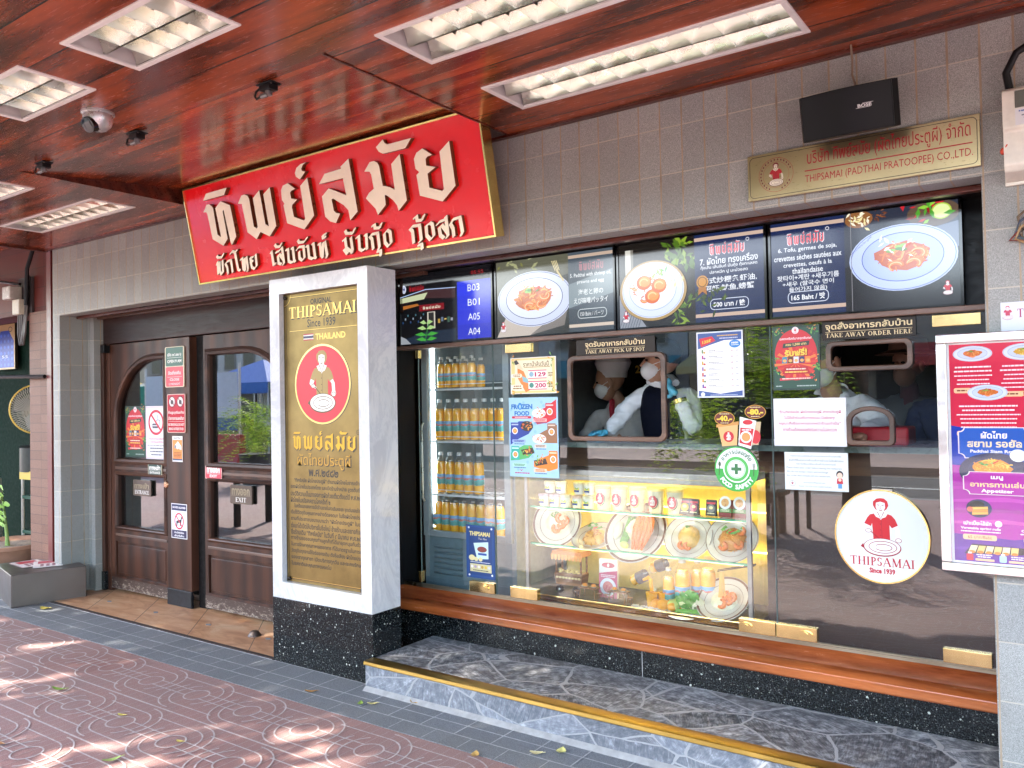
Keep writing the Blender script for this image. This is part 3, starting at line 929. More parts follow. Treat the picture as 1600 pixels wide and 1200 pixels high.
def terracotta():
    t = NT('terracotta_tile')
    p = t.coord()
    a = t.noise(t.coord(scale=(.8, 2.2, 1), rot=(0, 0, .5)), 4, 7, .65, .8)
    c = t.ramp(a, [(.35, (.42, .20, .10)), (.5, (.58, .31, .165)), (.64, (.66, .42, .25))])
    sp = t.n('SeparateXYZ'); t.l(p, sp.inputs[0])
    q1 = t.math('DIVIDE', t.math('ADD', t.math('ADD', sp.outputs[0], sp.outputs[1]), 20.0-.1067), .6086)
    q2 = t.math('DIVIDE', t.math('ADD', t.math('SUBTRACT', sp.outputs[0], sp.outputs[1]), 20.0+.0), .6086)
    e1 = t.math('GREATER_THAN', t.math('ABSOLUTE', t.math('SUBTRACT', t.math('FRACT', q1), .5)), .4945)
    q2b = t.math('ADD', q2, .19)
    e2 = t.math('GREATER_THAN', t.math('ABSOLUTE', t.math('SUBTRACT', t.math('FRACT', q2b), .5)), .4965)
    c = t.mix(e2, c, (.24, .13, .08))
    c = t.mix(e1, c, (.06, .045, .035))
    t.col(c)
    return t.set(.4, 0, .4)
M_terra = terracotta()

# ------------------------------------------------------------------ ground
g = MB((0, 0, -.14)); g.quad((-400, -400, -.14), (400, -400, -.14), (400, 400, -.14), (-400, 400, -.14))
g.obj('ground', plain('dusty_ground', (.22, .20, .17), .9, var=.2, scale=3, obj=False), kind='structure', smooth=0)
g = MB((0, -6, -.12)); g.quad((-90, -10.2, -.128), (60, -10.2, -.128), (60, -5.3, -.128), (-90, -5.3, -.128))
g.obj('road', plain('asphalt', (.06, .06, .062), .85, var=.25, scale=8, obj=False), kind='structure', smooth=0)
g = MB((0, -6, -.12))
for i in range(-22, 10):
    g.box(i*4, i*4+2, -7.9, -7.78, -.127, -.124)
g.obj('road_markings', plain('road_paint', (.75, .74, .68), .6, obj=False), kind='structure', smooth=0)
g = MB((0, 0, 0))
g.box(-60, 40, -5.20, 2.655, -.2, 0)
g.obj('pavement', M_paver, kind='structure', smooth=0)
g = MB((0, -3, 0)); g.box(-60, 40, -5.36, -5.205, -.2, .004)
g.obj('kerb', M_cement, kind='structure', smooth=0, bevel=.015)
g = MB((0, -12, 0)); g.box(-90, 60, -21.0, -10.2, -.2, .02)
g.obj('opposite_pavement', plain('opposite_pavers', (.30, .22, .20), .8, var=.2, scale=6, obj=False), kind='structure', smooth=0)

# grey border strip, dark edge strip and the orange entrance tiles
g = MB((-3, 2.8, 0)); g.box(-60, 40, 2.657, 3.60, -.2, .002)
g.obj('grey_pavement_border', M_border, kind='structure', smooth=0)
J = MB((-3, 2.8, 0))
def strip(mb, pts, w, z, k=None):
    P = [Vector((p[0], p[1])) for p in pts]; A, B = [], []
    for i, p in enumerate(P):
        t = P[min(i+1, len(P)-1)]-P[max(i-1, 0)]; t.normalize(); n = Vector((-t.y, t.x))*w/2
        A.append((p.x+n.x, p.y+n.y, z)); B.append((p.x-n.x, p.y-n.y, z))
    n = len(P)
    mb.add(A+B, [(j, n+j, n+j+1, j+1) for j in range(n-1)], k)
for y, x0 in ((2.764, -9), (2.862, -9), (3.012, -3.8)):
    strip(J, [(x0, y), (4, y)], .007, .0045)
strip(J, [(-9, 3.012), (-3.82, 3.012)], .012, .0045)
for i in range(-30, 22):
    x = -2.488+i*.1955
    strip(J, [(x, 2.764), (x, 2.862)], .006, .0046)
    strip(J, [(x+.0, 2.862), (x+.0, 3.01)], .006, .0046)
    strip(J, [(x+.1, 2.66), (x+.1, 2.764)], .004, .0046)
J.obj('border_joints', plain('pale_grout', (.42, .42, .42), .8, var=.3, scale=40, obj=False), kind='structure', smooth=0)
g = MB((-5, 3.03, 0)); g.box(-9, -3.815, 3.018, 3.046, 0, .008)
g.obj('threshold_strip', plain('dark_brown_strip', (.05, .032, .028), .6, obj=False), kind='structure', smooth=0)
g = MB((-5, 3.2, 0)); g.box(-6.56, -3.3, 3.047, 3.62, -.1, .007)
g.obj('entrance_floor', M_terra, kind='structure', smooth=0)
g = MB((-5, 3.2, 0))
for i in range(-2, 4):
    x = -5.387+i*.6085
    g.prism([(x-.028, 3.262), (x, 3.246), (x+.028, 3.262), (x, 3.278)], .0075, .0105, 'XY')
g.obj('entrance_floor_insets', plain('grey_inset_tile', (.20, .21, .22), .5, obj=False), kind='structure', smooth=0)

# red paver pattern: running lines, rings and the S-shaped bands that swing round them
L = MB((-3, 1.5, 0)); D = MB((-3, 1.5, 0))
P_ = .4005
zl = .0022
for r in range(-1, 19):
    cy = 2.448-P_*r
    if cy > 2.7: continue
    yl = cy-P_/2
    if yl > -5.18: strip(L, [(-13, yl), (2, yl)], .009, zl)
    for c in range(-22, 14):
        cx = -4.09+P_*c+(.0 if r % 2 == 0 else .012)
        clip = lambda Q: [q for q in Q if q[1] < 2.652]
        if -5.1 < cy < 2.58: strip(L, arc(cx, cy, .062, .062, 0, 360, 20), .0075, zl+.0002)
        for rad, ex in ((.128, .30), (.176, .02)):
            up = [(cx-ex, cy+rad), (cx-.02, cy+rad)]+arc(cx, cy, rad, rad, 90, -48 if rad < .13 else -24, 14)
            dn = [(cx+ex, cy-rad), (cx+.02, cy-rad)]+arc(cx, cy, rad, rad, 270, 132 if rad < .13 else 156, 14)
            for Q in (up, dn):
                Q = clip(Q)
                if len(Q) > 1: strip(L, Q, .007, zl+.0004+.0003*(rad > .13))
        strip(L, [(cx-P_+.058, cy+.03), (cx-.055, cy+.03)], .0068, zl+.001)
        strip(L, [(cx-P_+.058, cy-.03), (cx-.055, cy-.03)], .0068, zl+.001)
        for k in range(7):
            x = cx-P_/2+k*P_/7+.02
            strip(D, [(x, cy-P_/2+.01), (x, min(2.65, cy+P_/2-.01))], .0036, zl-.0008, 0)
L.obj('paving_pattern_joints', M_groove, kind='structure', smooth=0)
D.obj('paving_cross_joints', M_jointdark, kind='structure', smooth=0)

# ------------------------------------------------------------------ the restaurant building
B0 = (-3.5, 3.2, 0)
bld = thing('restaurant_building', 'tiled restaurant front with glass shop window, wooden doors and timber canopy', 'building', B0)
YT = 3.177
w = MB(B0)
cor = [(-6.62, YT)]+[(-6.68+.06-.06*math.sin(R(a)), YT+.06-.06*math.cos(R(a))) for a in (15, 30, 45, 60, 75, 90)]+[(-6.68, 3.6), (-6.53, 3.6), (-6.53, YT)]
# upper band (with rounded left end), jamb and right pier butt end to end
w.prism(cor, 0, 2.170, 'XY')
cor2 = cor[:7]+[(-6.68, 3.6), (-6.5, 3.6), (-6.5, 3.29), (2.2, 3.29), (2.2, YT)]
w.prism(cor2, 2.170, 2.95, 'XY')
w.box(-.283, 2.2, YT, 3.6, 0, 2.1699)
w.obj('wall', [M_tile], bld, smooth=30, bevel=.002)
w = MB(B0); w.box(-6.531, -6.5285, 3.18, 3.39, .0, 2.169)
w.obj('jamb', M_tileY, bld, smooth=0)
w = MB(B0); w.box(-6.528, -6.44, 3.396, 3.6, .0, 2.169); w.box(-6.5285, -6.50, 3.392, 3.396, 0, 2.169)
w.obj('jamb', M_tileY, bld, smooth=0)
# soffit behind the tiled band: tile return, dark trim and the black blind box over the screens
w = MB(B0)
w.box(-6.52, 2.2, 3.291, 3.62, 2.172, 2.5)
w.obj('soffit', M_dark, bld, smooth=0)
w = MB(B0); w.box(-6.52, -.285, 3.30, 3.34, 2.150, 2.1715); w.box(-6.52, -.285, 3.36, 3.375, 2.158, 2.1715)
w.obj('soffit_trim', M_fascia, bld, smooth=0, bevel=.003)
# canopy ceiling with its sloping bay over the sign
FIX = [(-1.967, -.757, 2.010, 2.311), (-1.967, -.757, 2.610, 2.908), (-2.862, -2.257, 1.398, 1.690), (-3.76, -3.168, 1.398, 1.690), (-6.05, -4.868, 1.940, 2.238), (-6.05, -4.855, 2.550, 2.832)]
BAY = (-4.585, -2.225, 2.010, YT)
CZ = 2.70
w = MB(B0)
w.grid(-6.70, 3.0, .75, YT, CZ, [(a+.012, b-.012, c+.012, d-.012) for a, b, c, d in FIX]+[BAY], 'XY')
w.obj('ceiling', M_ceil, bld, smooth=0)
w = MB(B0)
zb = CZ+.115
w.quad((BAY[0], BAY[2], CZ), (BAY[1], BAY[2], CZ), (BAY[1], YT, zb), (BAY[0], YT, zb))
w.obj('ceiling_bay', M_ceil, bld, smooth=0)
w = MB(B0)
w.quad((BAY[0], BAY[2], CZ), (BAY[0], YT, zb), (BAY[0], YT, CZ), (BAY[0], BAY[2]+.001, CZ))
w.quad((BAY[1], BAY[2], CZ), (BAY[1], YT, zb), (BAY[1], YT, CZ), (BAY[1], BAY[2]+.001, CZ))
w.box(BAY[1], BAY[1]+.01, BAY[2], YT-.001, CZ-.004, CZ-.0005)
w.box(-6.70, 3.0, YT-.03, YT-.001, CZ-.012, CZ-.0006)
w.obj('ceiling_edge', M_fascia, bld, smooth=0)
w = MB(B0)
w.box(-6.70, 3.0, .60, 3.6, CZ+.35, CZ+.45)          # canopy roof deck
w.box(-6.70, 3.0, .68, .749, CZ-.03, CZ+.349)       # front fascia
w.box(-6.73, -6.701, .68, YT-.001, CZ-.015, CZ+.349)
w.box(3.001, 3.03, .68, YT-.001, CZ-.03, CZ+.349)
w.obj('canopy', M_fascia, bld, smooth=0)
w = MB(B0); w.box(-6.8, 3.2, 3.3, 9.0, 2.96, 6.4); w.box(-6.8, -6.55, 3.61, 9, 0, 2.959); w.box(3.0, 3.2, 3.61, 9, 0, 2.959)
w.obj('upper_storey', plain('painted_render', (.55, .52, .46), .8, obj=False), bld, smooth=0)

# door head and frame
YD = 3.483
w = MB(B0)
w.box(-6.44, -3.2, YD-.012, 3.56, 1.952, 2.171)
w.obj('door_head', M_head, bld, smooth=0, bevel=.004)
w = MB(B0)
w.box(-6.50, -3.0, YD-.06, YD-.02, 2.150, 2.1705)
w.obj('door_head', M_beam, bld, smooth=0, bevel=.003)
w = MB(B0)
w.box(-6.44, -6.40, YD-.035, 3.56, .155, 1.951); w.box(-6.399, -6.347, YD-.012, 3.56, .0075, 1.951)
w.obj('door_frame', M_door, bld, smooth=0, bevel=.004)
w = MB(B0)
w.box(-6.443, -6.396, YD-.04, 3.56, .0075, .154)
w.obj('door_foot', M_granite, bld, smooth=0, bevel=.003)
w = MB(B0); w.box(-5.545, -5.250, YD-.034, YD-.0125, .0075, .125)
w.obj('door_foot', plain('scuffed_plate', (.012, .012, .014), .4, var=.9, scale=45, spec=.3), bld, smooth=0, bevel=.003)
w = MB(B0)
w.box(-5.249, -5.122, YD+.03, 3.57, .0075, 1.951)
w.obj('door_gap_shade', M_dark, bld, smooth=0)  # dark box put in for the shade of the gap between post and leaf

def door(x0, x1, gx0, gx1, side, panel_x):
    """one leaf: stiles and rails round an arched pane, a square pane and a raised panel; side: where the arch bends down"""
    z0, z1 = .03, 1.945
    out = [(x0, z0), (x1, z0), (x1, z1), (x0, z1)]
    ah, ax = 1.80, .50
    if side < 0:       # curve on the left
        up = [(gx1, 1.05), (gx1, ah), (gx0+ax, ah)]+[(gx0+ax-ax*math.sin(R(a)), ah-.46+.46*math.cos(R(a))) for a in range(10, 91, 10)]+[(gx0, 1.05)]
    else:
        up = [(gx0, 1.05), (gx0, ah), (gx1-ax, ah)]+[(gx1-ax+ax*math.sin(R(a)), ah-.46+.46*math.cos(R(a))) for a in range(10, 91, 10)]+[(gx1, 1.05)]
    lo = [(gx0, .525), (gx1, .525), (gx1, .918), (gx0, .918)]
    pn = [(panel_x[0], .135), (panel_x[1], .135), (panel_x[1], .40), (panel_x[0], .40)]
    d = MB(B0)
    me = curve_mesh([out, up, lo, pn], .026, .004)
    add_mesh(d, me, 0, Matrix.Translation((0, YD+.02, 0)) @ UP)
    leaf = d.obj('door', M_door, bld, smooth=30)
    def mould(loop, w_, y, name='moulding', mat=M_doorh):
        m = MB(B0)
        n = len(loop); c = Vector((sum(p[0] for p in loop)/n, sum(p[1] for p in loop)/n))
        def off(dist):
            res = []
            for i in range(n):
                a, b, e = Vector(loop[i-1]), Vector(loop[i]), Vector(loop[(i+1) % n])
                t1 = (b-a).normalized(); t2 = (e-b).normalized()
                n1, n2 = Vector((-t1.y, t1.x)), Vector((-t2.y, t2.x))
                if area < 0: n1, n2 = -n1, -n2
                nn = (n1+n2); nn = nn/max(nn.length_squared/2, .3)
                res.append(b+nn*dist)
            return res
        area = sum(loop[i][0]*loop[(i+1) % n][1]-loop[(i+1) % n][0]*loop[i][1] for i in range(n))
        rings = [(off(0), y-.0), (off(-.006), y-.012), (off(-w_*.5), y-.016), (off(-w_), y-.006), (off(-w_-.002), y+.004)]
        V, F = [], []
        for rg, yy in rings:
            V += [(p.x, yy, p.y) for p in rg]
        for k in range(len(rings)-1):
            for i in range(n):
                F.append((k*n+i, k*n+(i+1) % n, (k+1)*n+(i+1) % n, (k+1)*n+i))
        m.add(V, F)
        o = m.obj(name, mat, leaf, smooth=30, loc=(0, 0, 0))
    mould(up, .045, YD-.006)
    mould(lo, .03, YD-.006)
    for lp in (up, lo):
        p = MB(B0); p.add([(q[0], YD+.022, q[1]) for q in lp], [tuple(range(len(lp)))])
        p.obj('pane', M_doorglass, leaf, smooth=0, loc=(0, 0, 0))
    p = MB(B0)
    a, b = panel_x
    p.box(a-.004, b+.004, YD+.012, YD+.03, .131, .404)
    p.box(a+.02, b-.02, YD+.002, YD+.0119, .155, .38)
    p.obj('raised_panel', M_door, leaf, smooth=0, bevel=.004, loc=(0, 0, 0))
    for zz in (.965, .445):
        p = MB(B0); p.box(gx0-.03, gx1+.03, YD-.012, YD-.0065, zz, zz+.02); p.obj('rail_bead', M_beam, leaf, smooth=0, bevel=.003, loc=(0, 0, 0))
    return leaf
leafL = door(-6.345, -5.565, -6.25, -5.608, -1, (-6.29, -5.60))
leafR = door(-5.120, -4.10, -5.05, -4.17, 1, (-5.085, -4.14))
w = MB(B0); w.box(-5.545, -5.250, YD-.028, 3.55, .1255, 1.945)
post = w.obj('door_post', M_door, bld, smooth=0, bevel=.004)
k = MB(B0)
k.lathe([(.0, .032), (.022, .03), (.03, .018), (.03, .008), (.036, .006), (.036, 0)], n=24)
k.V = [Vector((-5.552, YD-.006, .876))+Vector((v.x, -v.z, v.y)) for v in k.V]
k.obj('knob', steel('copper_knob', (.45, .27, .17), .22), leafL, smooth=40, loc=(0, 0, 0))
# worn paint along the doors' feet: bare wood flecks
def worn():
    t = NT('worn_wood')
    n = t.noise(t.coord(scale=(.55, 1, 1.3)), 60, 8, .8)
    sp = t.n('SeparateXYZ'); t.l(t.coord(), sp.inputs[0])
    n2 = t.math('ADD', n, t.math('MULTIPLY', t.math('SUBTRACT', .06, sp.outputs[2]), 1.3))
    t.col(t.ramp(n2, [(.50, (.052, .026, .018)), (.545, (.16, .115, .085)), (.58, (.30, .25, .20))], 'LINEAR'))
    return t.set(.6)
M_worn = worn()
w = MB(B0); w.box(-6.345, -5.567, YD-.0085, YD-.0065, .032, .118)
w.obj('kick_rail', M_worn, leafL, smooth=0, loc=(0, 0, 0))
w = MB(B0); w.box(-5.118, -4.105, YD-.0085, YD-.0065, .032, .118)
w.obj('kick_rail', M_worn, leafR, smooth=0, loc=(0, 0, 0))

# shop window: skirting, moulded sill, beam, reveals, screen recess
w = MB(B0); w.box(-3.7, -.284, 3.485, 3.6, 0, .285)
w.obj('skirting', M_granite, bld, smooth=0)
w = MB(B0); w.box(-1.745, -1.742, 3.483, 3.486, .13, .284)
w.obj('skirting_joint', M_cement, bld, smooth=0)
w = MB(B0)
w.prism([(3.56, .28), (3.56, .402), (3.492, .402), (3.488, .398), (3.462, .345), (3.424, .327), (3.418, .322), (3.418, .286), (3.424, .280)], -3.62, -.285, 'YZ')
w.obj('window_sill', M_sill, bld, smooth=25, bevel=.002)
w = MB(B0); w.box(-3.4, -.285, 3.486, 3.52, .4025, .414); w.box(-3.4, -.285, 3.492, 3.51, .4145, .420)
w.obj('glazing_channel', steel('dull_channel', (.32, .27, .2), .4, False), bld, smooth=0)
w = MB(B0); w.box(-3.3, -.285, 3.462, 3.54, 1.742, 1.764)
w.obj('window_beam', M_beam, bld, smooth=0, bevel=.003)
w = MB(B0)
w.box(-3.62, -.285, 3.54, 3.56, 1.7641, 2.1715)
w.box(-3.62, -3.24, 3.47, 3.6, .4025, 2.1714)
w.box(-.3, -.2835, 3.44, 3.6, .4025, 2.1714)
w.obj('window_reveal', M_black, bld, smooth=0)
gl = MB(B0)
YG = 3.50
H1 = (-2.095, -1.612, 1.258, 1.635); H2 = (-.862, -.575, 1.552, 1.640); H3 = (-.790, -.646, 1.255, 1.372)
gl.grid(-3.115, -2.5925, .42, 1.742, YG)
gl.obj('window_pane', M_glass, bld, smooth=0)
gl = MB(B0); gl.grid(-2.5875, -1.1145, .42, 1.742, YG, [H1])
gl.obj('window_pane', M_glass, bld, smooth=0)
gl = MB(B0); gl.grid(-1.1105, -.302, .42, 1.742, YG, [H2, H3])
gl.obj('window_pane', M_glass, bld, smooth=0)
for x in (-3.115, -2.5925, -2.5888, -1.1145, -1.1118):
    gl = MB(B0); gl.box(x, x+.0012, YG-.004, YG+.004, .42, 1.742)
    gl.obj('pane_edge', plain('pane_edge_glass', (.12, .17, .16), .15, obj=False), bld, smooth=0)
def patch(x0, x1, z0, z1):
    p = MB(B0)
    p.box(x0, x1, YG-.016, YG-.001, z0, z1)
    p.obj('patch_fitting', M_brass, bld, smooth=0, bevel=.002)
    q = MB(B0); q.box(x0, x1, YG+.001, YG+.014, z0, z1)
    q.obj('patch_fitting', M_brass, bld, smooth=0, bevel=.002)
    return p
for a in ((-2.762, -2.5955, .421, .477), (-2.493, -2.325, .421, .477), (-1.276, -1.117, .421, .479), (-1.114, -.947, .421, .479), (-.484, -.322, .421, .474), (-2.496, -2.336, 1.690, 1.736), (-.488, -.324, 1.692, 1.737), (-3.125, -3.105, .43, .49), (-3.125, -3.105, 1.69, 1.738)):
    patch(*a)
for x, z in ((-1.245, .450), (-.992, .450), (-2.66, .45)):
    k = MB(B0); k.prism([(x+p[0], z+p[1]) for p in arc(0, 0, .028, .015, 0, 345, 20)], YG-.022, YG-.0163, 'XZ')
    k.prism([(x+p[0], z+p[1]) for p in arc(0, 0, .012, .009, 0, 345, 14)], YG-.025, YG-.0222, 'XZ')
    k.obj('lock', M_brass, bld, smooth=0)

# interior shell
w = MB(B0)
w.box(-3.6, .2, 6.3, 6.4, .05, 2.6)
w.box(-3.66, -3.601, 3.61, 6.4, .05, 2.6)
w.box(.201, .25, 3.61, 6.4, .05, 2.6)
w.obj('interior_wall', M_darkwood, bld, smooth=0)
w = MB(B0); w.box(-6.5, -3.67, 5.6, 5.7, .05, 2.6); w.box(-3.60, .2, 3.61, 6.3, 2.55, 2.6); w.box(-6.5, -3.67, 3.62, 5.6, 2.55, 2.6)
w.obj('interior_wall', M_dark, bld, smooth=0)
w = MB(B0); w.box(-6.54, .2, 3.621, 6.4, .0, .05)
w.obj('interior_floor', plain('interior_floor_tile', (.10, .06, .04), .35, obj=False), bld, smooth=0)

# stone step with brass nosing
st = thing('stone_step', 'long low step of crazy grey stone below the shop window', 'step', (-1.6, 3.2, 0))
w = MB((-1.6, 3.2, 0)); w.box(-3.027, 1.4, 2.972, 3.484, 0, .135); w.obj('step_body', M_cement, st, smooth=0)
w = MB((-1.6, 3.2, 0)); w.box(-3.026, 1.4, 2.966, 3.484, .1352, .142); w.obj('tread', M_stone, st, smooth=0)
w = MB((-1.6, 3.2, 0)); w.box(-3.026, 1.4, 2.962, 2.9715, .0, .126); w.obj('riser', M_stonev, st, smooth=0)
w = MB((-1.6, 3.2, 0))
w.prism([(3.022, .1425), (3.022, .1455), (2.962, .1475), (2.951, .144), (2.948, .130), (2.951, .1262), (2.9655, .1262), (2.9655, .1425)], -3.026, 1.4, 'YZ')
w.obj('nosing', M_nosing, st, smooth=30)
w = MB((-1.6, 3.2, 0)); w.prism([(2.936, .002), (2.961, .02), (2.961, .002)], -3.025, 1.4, 'YZ')
w.obj('cement_fillet', M_cement, st, smooth=0)

# marble display pillar on a black granite foot
pl = thing('marble_pillar', 'square white marble pillar on black granite foot between doors and window', 'pillar', (-3.42, 3.12, 0))
O = (-3.42, 3.12, 0)
w = MB(O); w.box(-3.812, -3.028, 3.018, 3.23, 0, .3605); w.obj('granite_foot', M_granite, pl, smooth=0, bevel=.002)
w = MB(O)
w.grid(-3.81, -3.0305, .361, 2.153, 3.020, [(-3.728, -3.105, .452, 2.066)])
w.box(-3.81, -3.729, 3.0201, 3.23, .361, 2.153); w.box(-3.1045, -3.0305, 3.0201, 3.23, .361, 2.153)
w.box(-3.7285, -3.105, 3.0201, 3.23, 2.0665, 2.153); w.box(-3.7285, -3.105, 3.0201, 3.23, .361, .4515)
w.box(-3.7285, -3.105, 3.060, 3.23, .452, 2.066)
w.obj('marble_frame', M_marble, pl, smooth=0)
w = MB(O)
for (a, b) in (((-3.81, .361), (-3.728, .452)), ((-3.0305, .361), (-3.105, .452)), ((-3.81, 2.153), (-3.728, 2.066)), ((-3.0305, 2.153), (-3.105, 2.066))):
    d = Vector((b[0]-a[0], b[1]-a[1])); d.normalize(); n = Vector((-d.y, d.x))*.0012
    w.quad((a[0]+n.x, 3.0192, a[1]+n.y), (b[0]+n.x, 3.0192, b[1]+n.y), (b[0]-n.x, 3.0192, b[1]-n.y), (a[0]-n.x, 3.0192, a[1]-n.y))
w.obj('mitre_joints', plain('mitre_grey', (.5, .5, .5), .5), pl, smooth=0)

# lights let into the ceiling
def ceiling_light(x0, x1, y0, y1, label):
    L_, W_ = x1-x0, y1-y0
    cx, cy = (x0+x1)/2, (y0+y1)/2
    t = thing('ceiling_light', label, 'ceiling light', (cx, cy, CZ), group='recessed louvre lights in the timber ceiling')
    a, b = L_/2, W_/2
    f = MB()
    f.box(-a, a, -b, -b+.022, -.006, .004); f.box(-a, a, b-.022, b, -.006, .004)
    f.box(-a, -a+.022, -b+.0221, b-.0221, -.006, .004); f.box(a-.022, a, -b+.0221, b-.0221, -.006, .004)
    f.obj('frame', M_white, t, smooth=0, local=True, bevel=.002)
    p = MB()
    p.box(-a+.012, a-.012, -b+.012, b-.012, .085, .09)
    p.box(-a+.012, -a+.0145, -b+.012, b-.012, .0045, .0849); p.box(a-.0145, a-.012, -b+.012, b-.012, .0045, .0849)
    p.obj('pan', M_white, t, smooth=0, local=True)
    r = MB()
    n = 8
    for s0, s1 in ((-b+.022, 0), (0, b-.022)):          # two troughs, each with two curved mirror sides
        mid = (s0+s1)/2
        for q, e in ((s0, 1), (s1, -1)):
            prof = [(q+e*.004+(abs(mid-q)*.62)*(i/n)**1.7*e, .002+.078*(i/n)) for i in range(n+1)]
            V = [(xx, yy, zz) for (yy, zz) in prof for xx in (-a+.022, a-.022)]
            r.add(V, [(2*i, 2*i+1, 2*i+3, 2*i+2) for i in range(n)])
    r.obj('reflector', M_alu, t, smooth=40, local=True)
    m = max(3, int(round(L_/.118)))
    for i in range(1, m):
        x = -a+.022+(L_-.044)*i/m
        for s0, s1 in ((-b+.026, -.004), (.004, b-.026)):
            mid = (s0+s1)/2
            v = MB()
            v.add([(x-.012, s0, .050), (x-.012, s1, .050), (x, s1, .002), (x, s0, .002), (x+.012, s0, .050), (x+.012, s1, .050)],
                  [(0, 1, 2, 3), (3, 2, 5, 4)])
            v.obj('louvre_blade', M_alu, t, smooth=0, local=True)
    for yy in (-b/2, b/2):
        tb = MB()
        tb.cyl((-a+.03, yy, .062), .013, L_-.06, 10, 'X')
        tb.obj('tube', plain('unlit_tube', (.8, .8, .78), .25), t, local=True)
    return t
LB = ['long louvre light in ceiling, farther of two over the shop window from wall', 'long louvre light in ceiling close along the grey wall above the loudspeaker',
      'short louvre light in ceiling near the dome camera, right of its pair', 'short louvre light at left edge of picture, left of the dome camera',
      'long louvre light cut by left edge, beside the recessed sign bay', 'long louvre light over the wooden entrance doors by the grey wall']
for q, lb in zip(FIX, LB):
    ceiling_light(*q, lb)
# ------------------------------------------------------------------ the red shop sign
SG = (-4.525, 3.06, 2.202)
sg = thing('shop_sign', 'big tilted red sign with raised cream lettering and gold edge', 'sign', SG, (R(11.56), 0, 0))
M_red = plain('sign_red', (.86, .006, .012), .25, coat=.2, var=.05, scale=5)
M_cream = plain('letter_cream', (.95, .88, .68), .35, var=.05, scale=14)
M_bronze = plain('letter_sides', (.16, .085, .03), .3, metal=.6)
M_gold = brass('sign_gold', .2, (.85, .62, .22))
SW, SH = 2.298, .584
m = MB(); m.box(.009, SW-.009, 0, .06, .009, SH-.009); m.obj('sign_panel', M_red, sg, local=True, smooth=0)
m = MB()
m.box(0, SW, -.008, .061, 0, .0088); m.box(0, SW, -.008, .061, SH-.0088, SH)
m.box(0, .0088, -.008, .061, .0089, SH-.0089); m.box(SW-.0088, SW, -.008, .061, .0089, SH-.0089)
m.obj('gold_edge', M_gold, sg, local=True, smooth=0)
def letter(outlines, depth, rim=True):
    m = MB()
    for j, o in enumerate(outlines):
        area = sum(o[i][0]*o[(i+1) % len(o)][1]-o[(i+1) % len(o)][0]*o[i][1] for i in range(len(o)))
        if area < 0: o = o[::-1]
        P = [(p[0]/1000, p[1]/1000) for p in o]
        y0 = -depth-.0004*(j % 4)
        n = len(P)
        V = [(p[0], y0, p[1]) for p in P]+[(p[0], -.0005, p[1]) for p in P]
        m.add(V, [tuple(range(n))], 0)
        m.add(V, [(i, n+i, n+(i+1) % n, (i+1) % n) for i in range(n)], 1)
    return m
for gl_ in GLY:
    letter([gl_], .027).obj('raised_letter', [M_cream, M_bronze], sg, local=True, smooth=0)
for grp in ((0, 1), (2,), (3,), (4, 5), (6, 7), (8, 9), (10,), (11,), (12, 13), (14, 15), (16,), (17,), (18, 19), (20, 21), (22,), (23, 24, 25), (26,), (27, 28), (29,), (30,), (31,), (32,), (33,), (34,), (35,), (36,), (37, 38), (39,)):
    letter([q for i in grp for q in nib(STR[i], (15, 8), 6)], .02).obj('small_letter', [M_cream, M_bronze], sg, local=True, smooth=0)
m = MB()
for x in (.4, 1.15, 1.9):
    m.box(x-.02, x+.02, .0615, .10, .08, .12)
m.obj('wall_bracket', M_black, sg, local=True, smooth=0)

# ------------------------------------------------------------------ brass plaque in the marble pillar
A = Art('brass')
DKB, LTB = '#120c04', '#c9a65c'  # offset dark copies paint relief shade under lettering, emblem and border lines
bw, z0 = .616, -.80          # local z: 0 = plaque middle (world 1.259)
ZC = 1.259
Zp = lambda z: z-ZC
A.text('ORIGINAL', 0, Zp(2.008), .030, DKB, w=.17, bold=.025, kind='paper')
A.serif('THIPSAMAI', .010, Zp(1.953), .068, DKB, w=.55, kind='paper')
A.serif('THIPSAMAI', .004, Zp(1.957), .062, LTB, w=.54)
A.text('Since 1939', 0, Zp(1.89), .045, DKB, w=.225, bold=.01, kind='paper')
A.rect(-.26, Zp(1.852), .30, Zp(1.855), LTB)
A.rect(-.26, Zp(1.850), .30, Zp(1.852), DKB, 'paper')
A.text('THAILAND', .07, Zp(1.812), .034, LTB, w=.235, bold=.02)
for i, c in enumerate(('#a82430', '#e8e4da', '#2a2d52', '#2a2d52', '#e8e4da', '#a82430')):
    A.rect(-.145, Zp(1.795)+i*.0062, -.065, Zp(1.795)+(i+1)*.0062, c, 'paper')
A.ell(.006, Zp(1.549), .222, .220, DKB, 48, 'paper')
A.ell(0, Zp(1.551), .221, .219, '#f0cf83', 48)
A.ell(0, Zp(1.551), .211, .209, '#d92a38', 48, 'paper')
lady(A, .0, Zp(1.563), .345, '#a98d4c', '#efe9dc', '#a98d4c', '#f1ece0', '#5a4a24', 'paper')
brand(A, .009, Zp(1.240), .508, DKB, 'paper', h=.115); brand(A, .003, Zp(1.245), .50, '#d9ad48', None, h=.112)
A.ring(.272, Zp(1.29), .014, .014, .003, DKB, kind='paper'); A.text('R', .272, Zp(1.29), .012, DKB, kind='paper')
A.text('ผัดไทยประตูผี', .006, Zp(1.126), .088, DKB, w=.425, bold=.005, kind='paper')
A.text('ผัดไทยประตูผี', 0, Zp(1.130), .086, '#b8934a', w=.42, bold=.006)
A.text('พ.ศ.๒๔๘๒', 0, Zp(1.066), .040, DKB, w=.235, bold=.02, kind='paper')
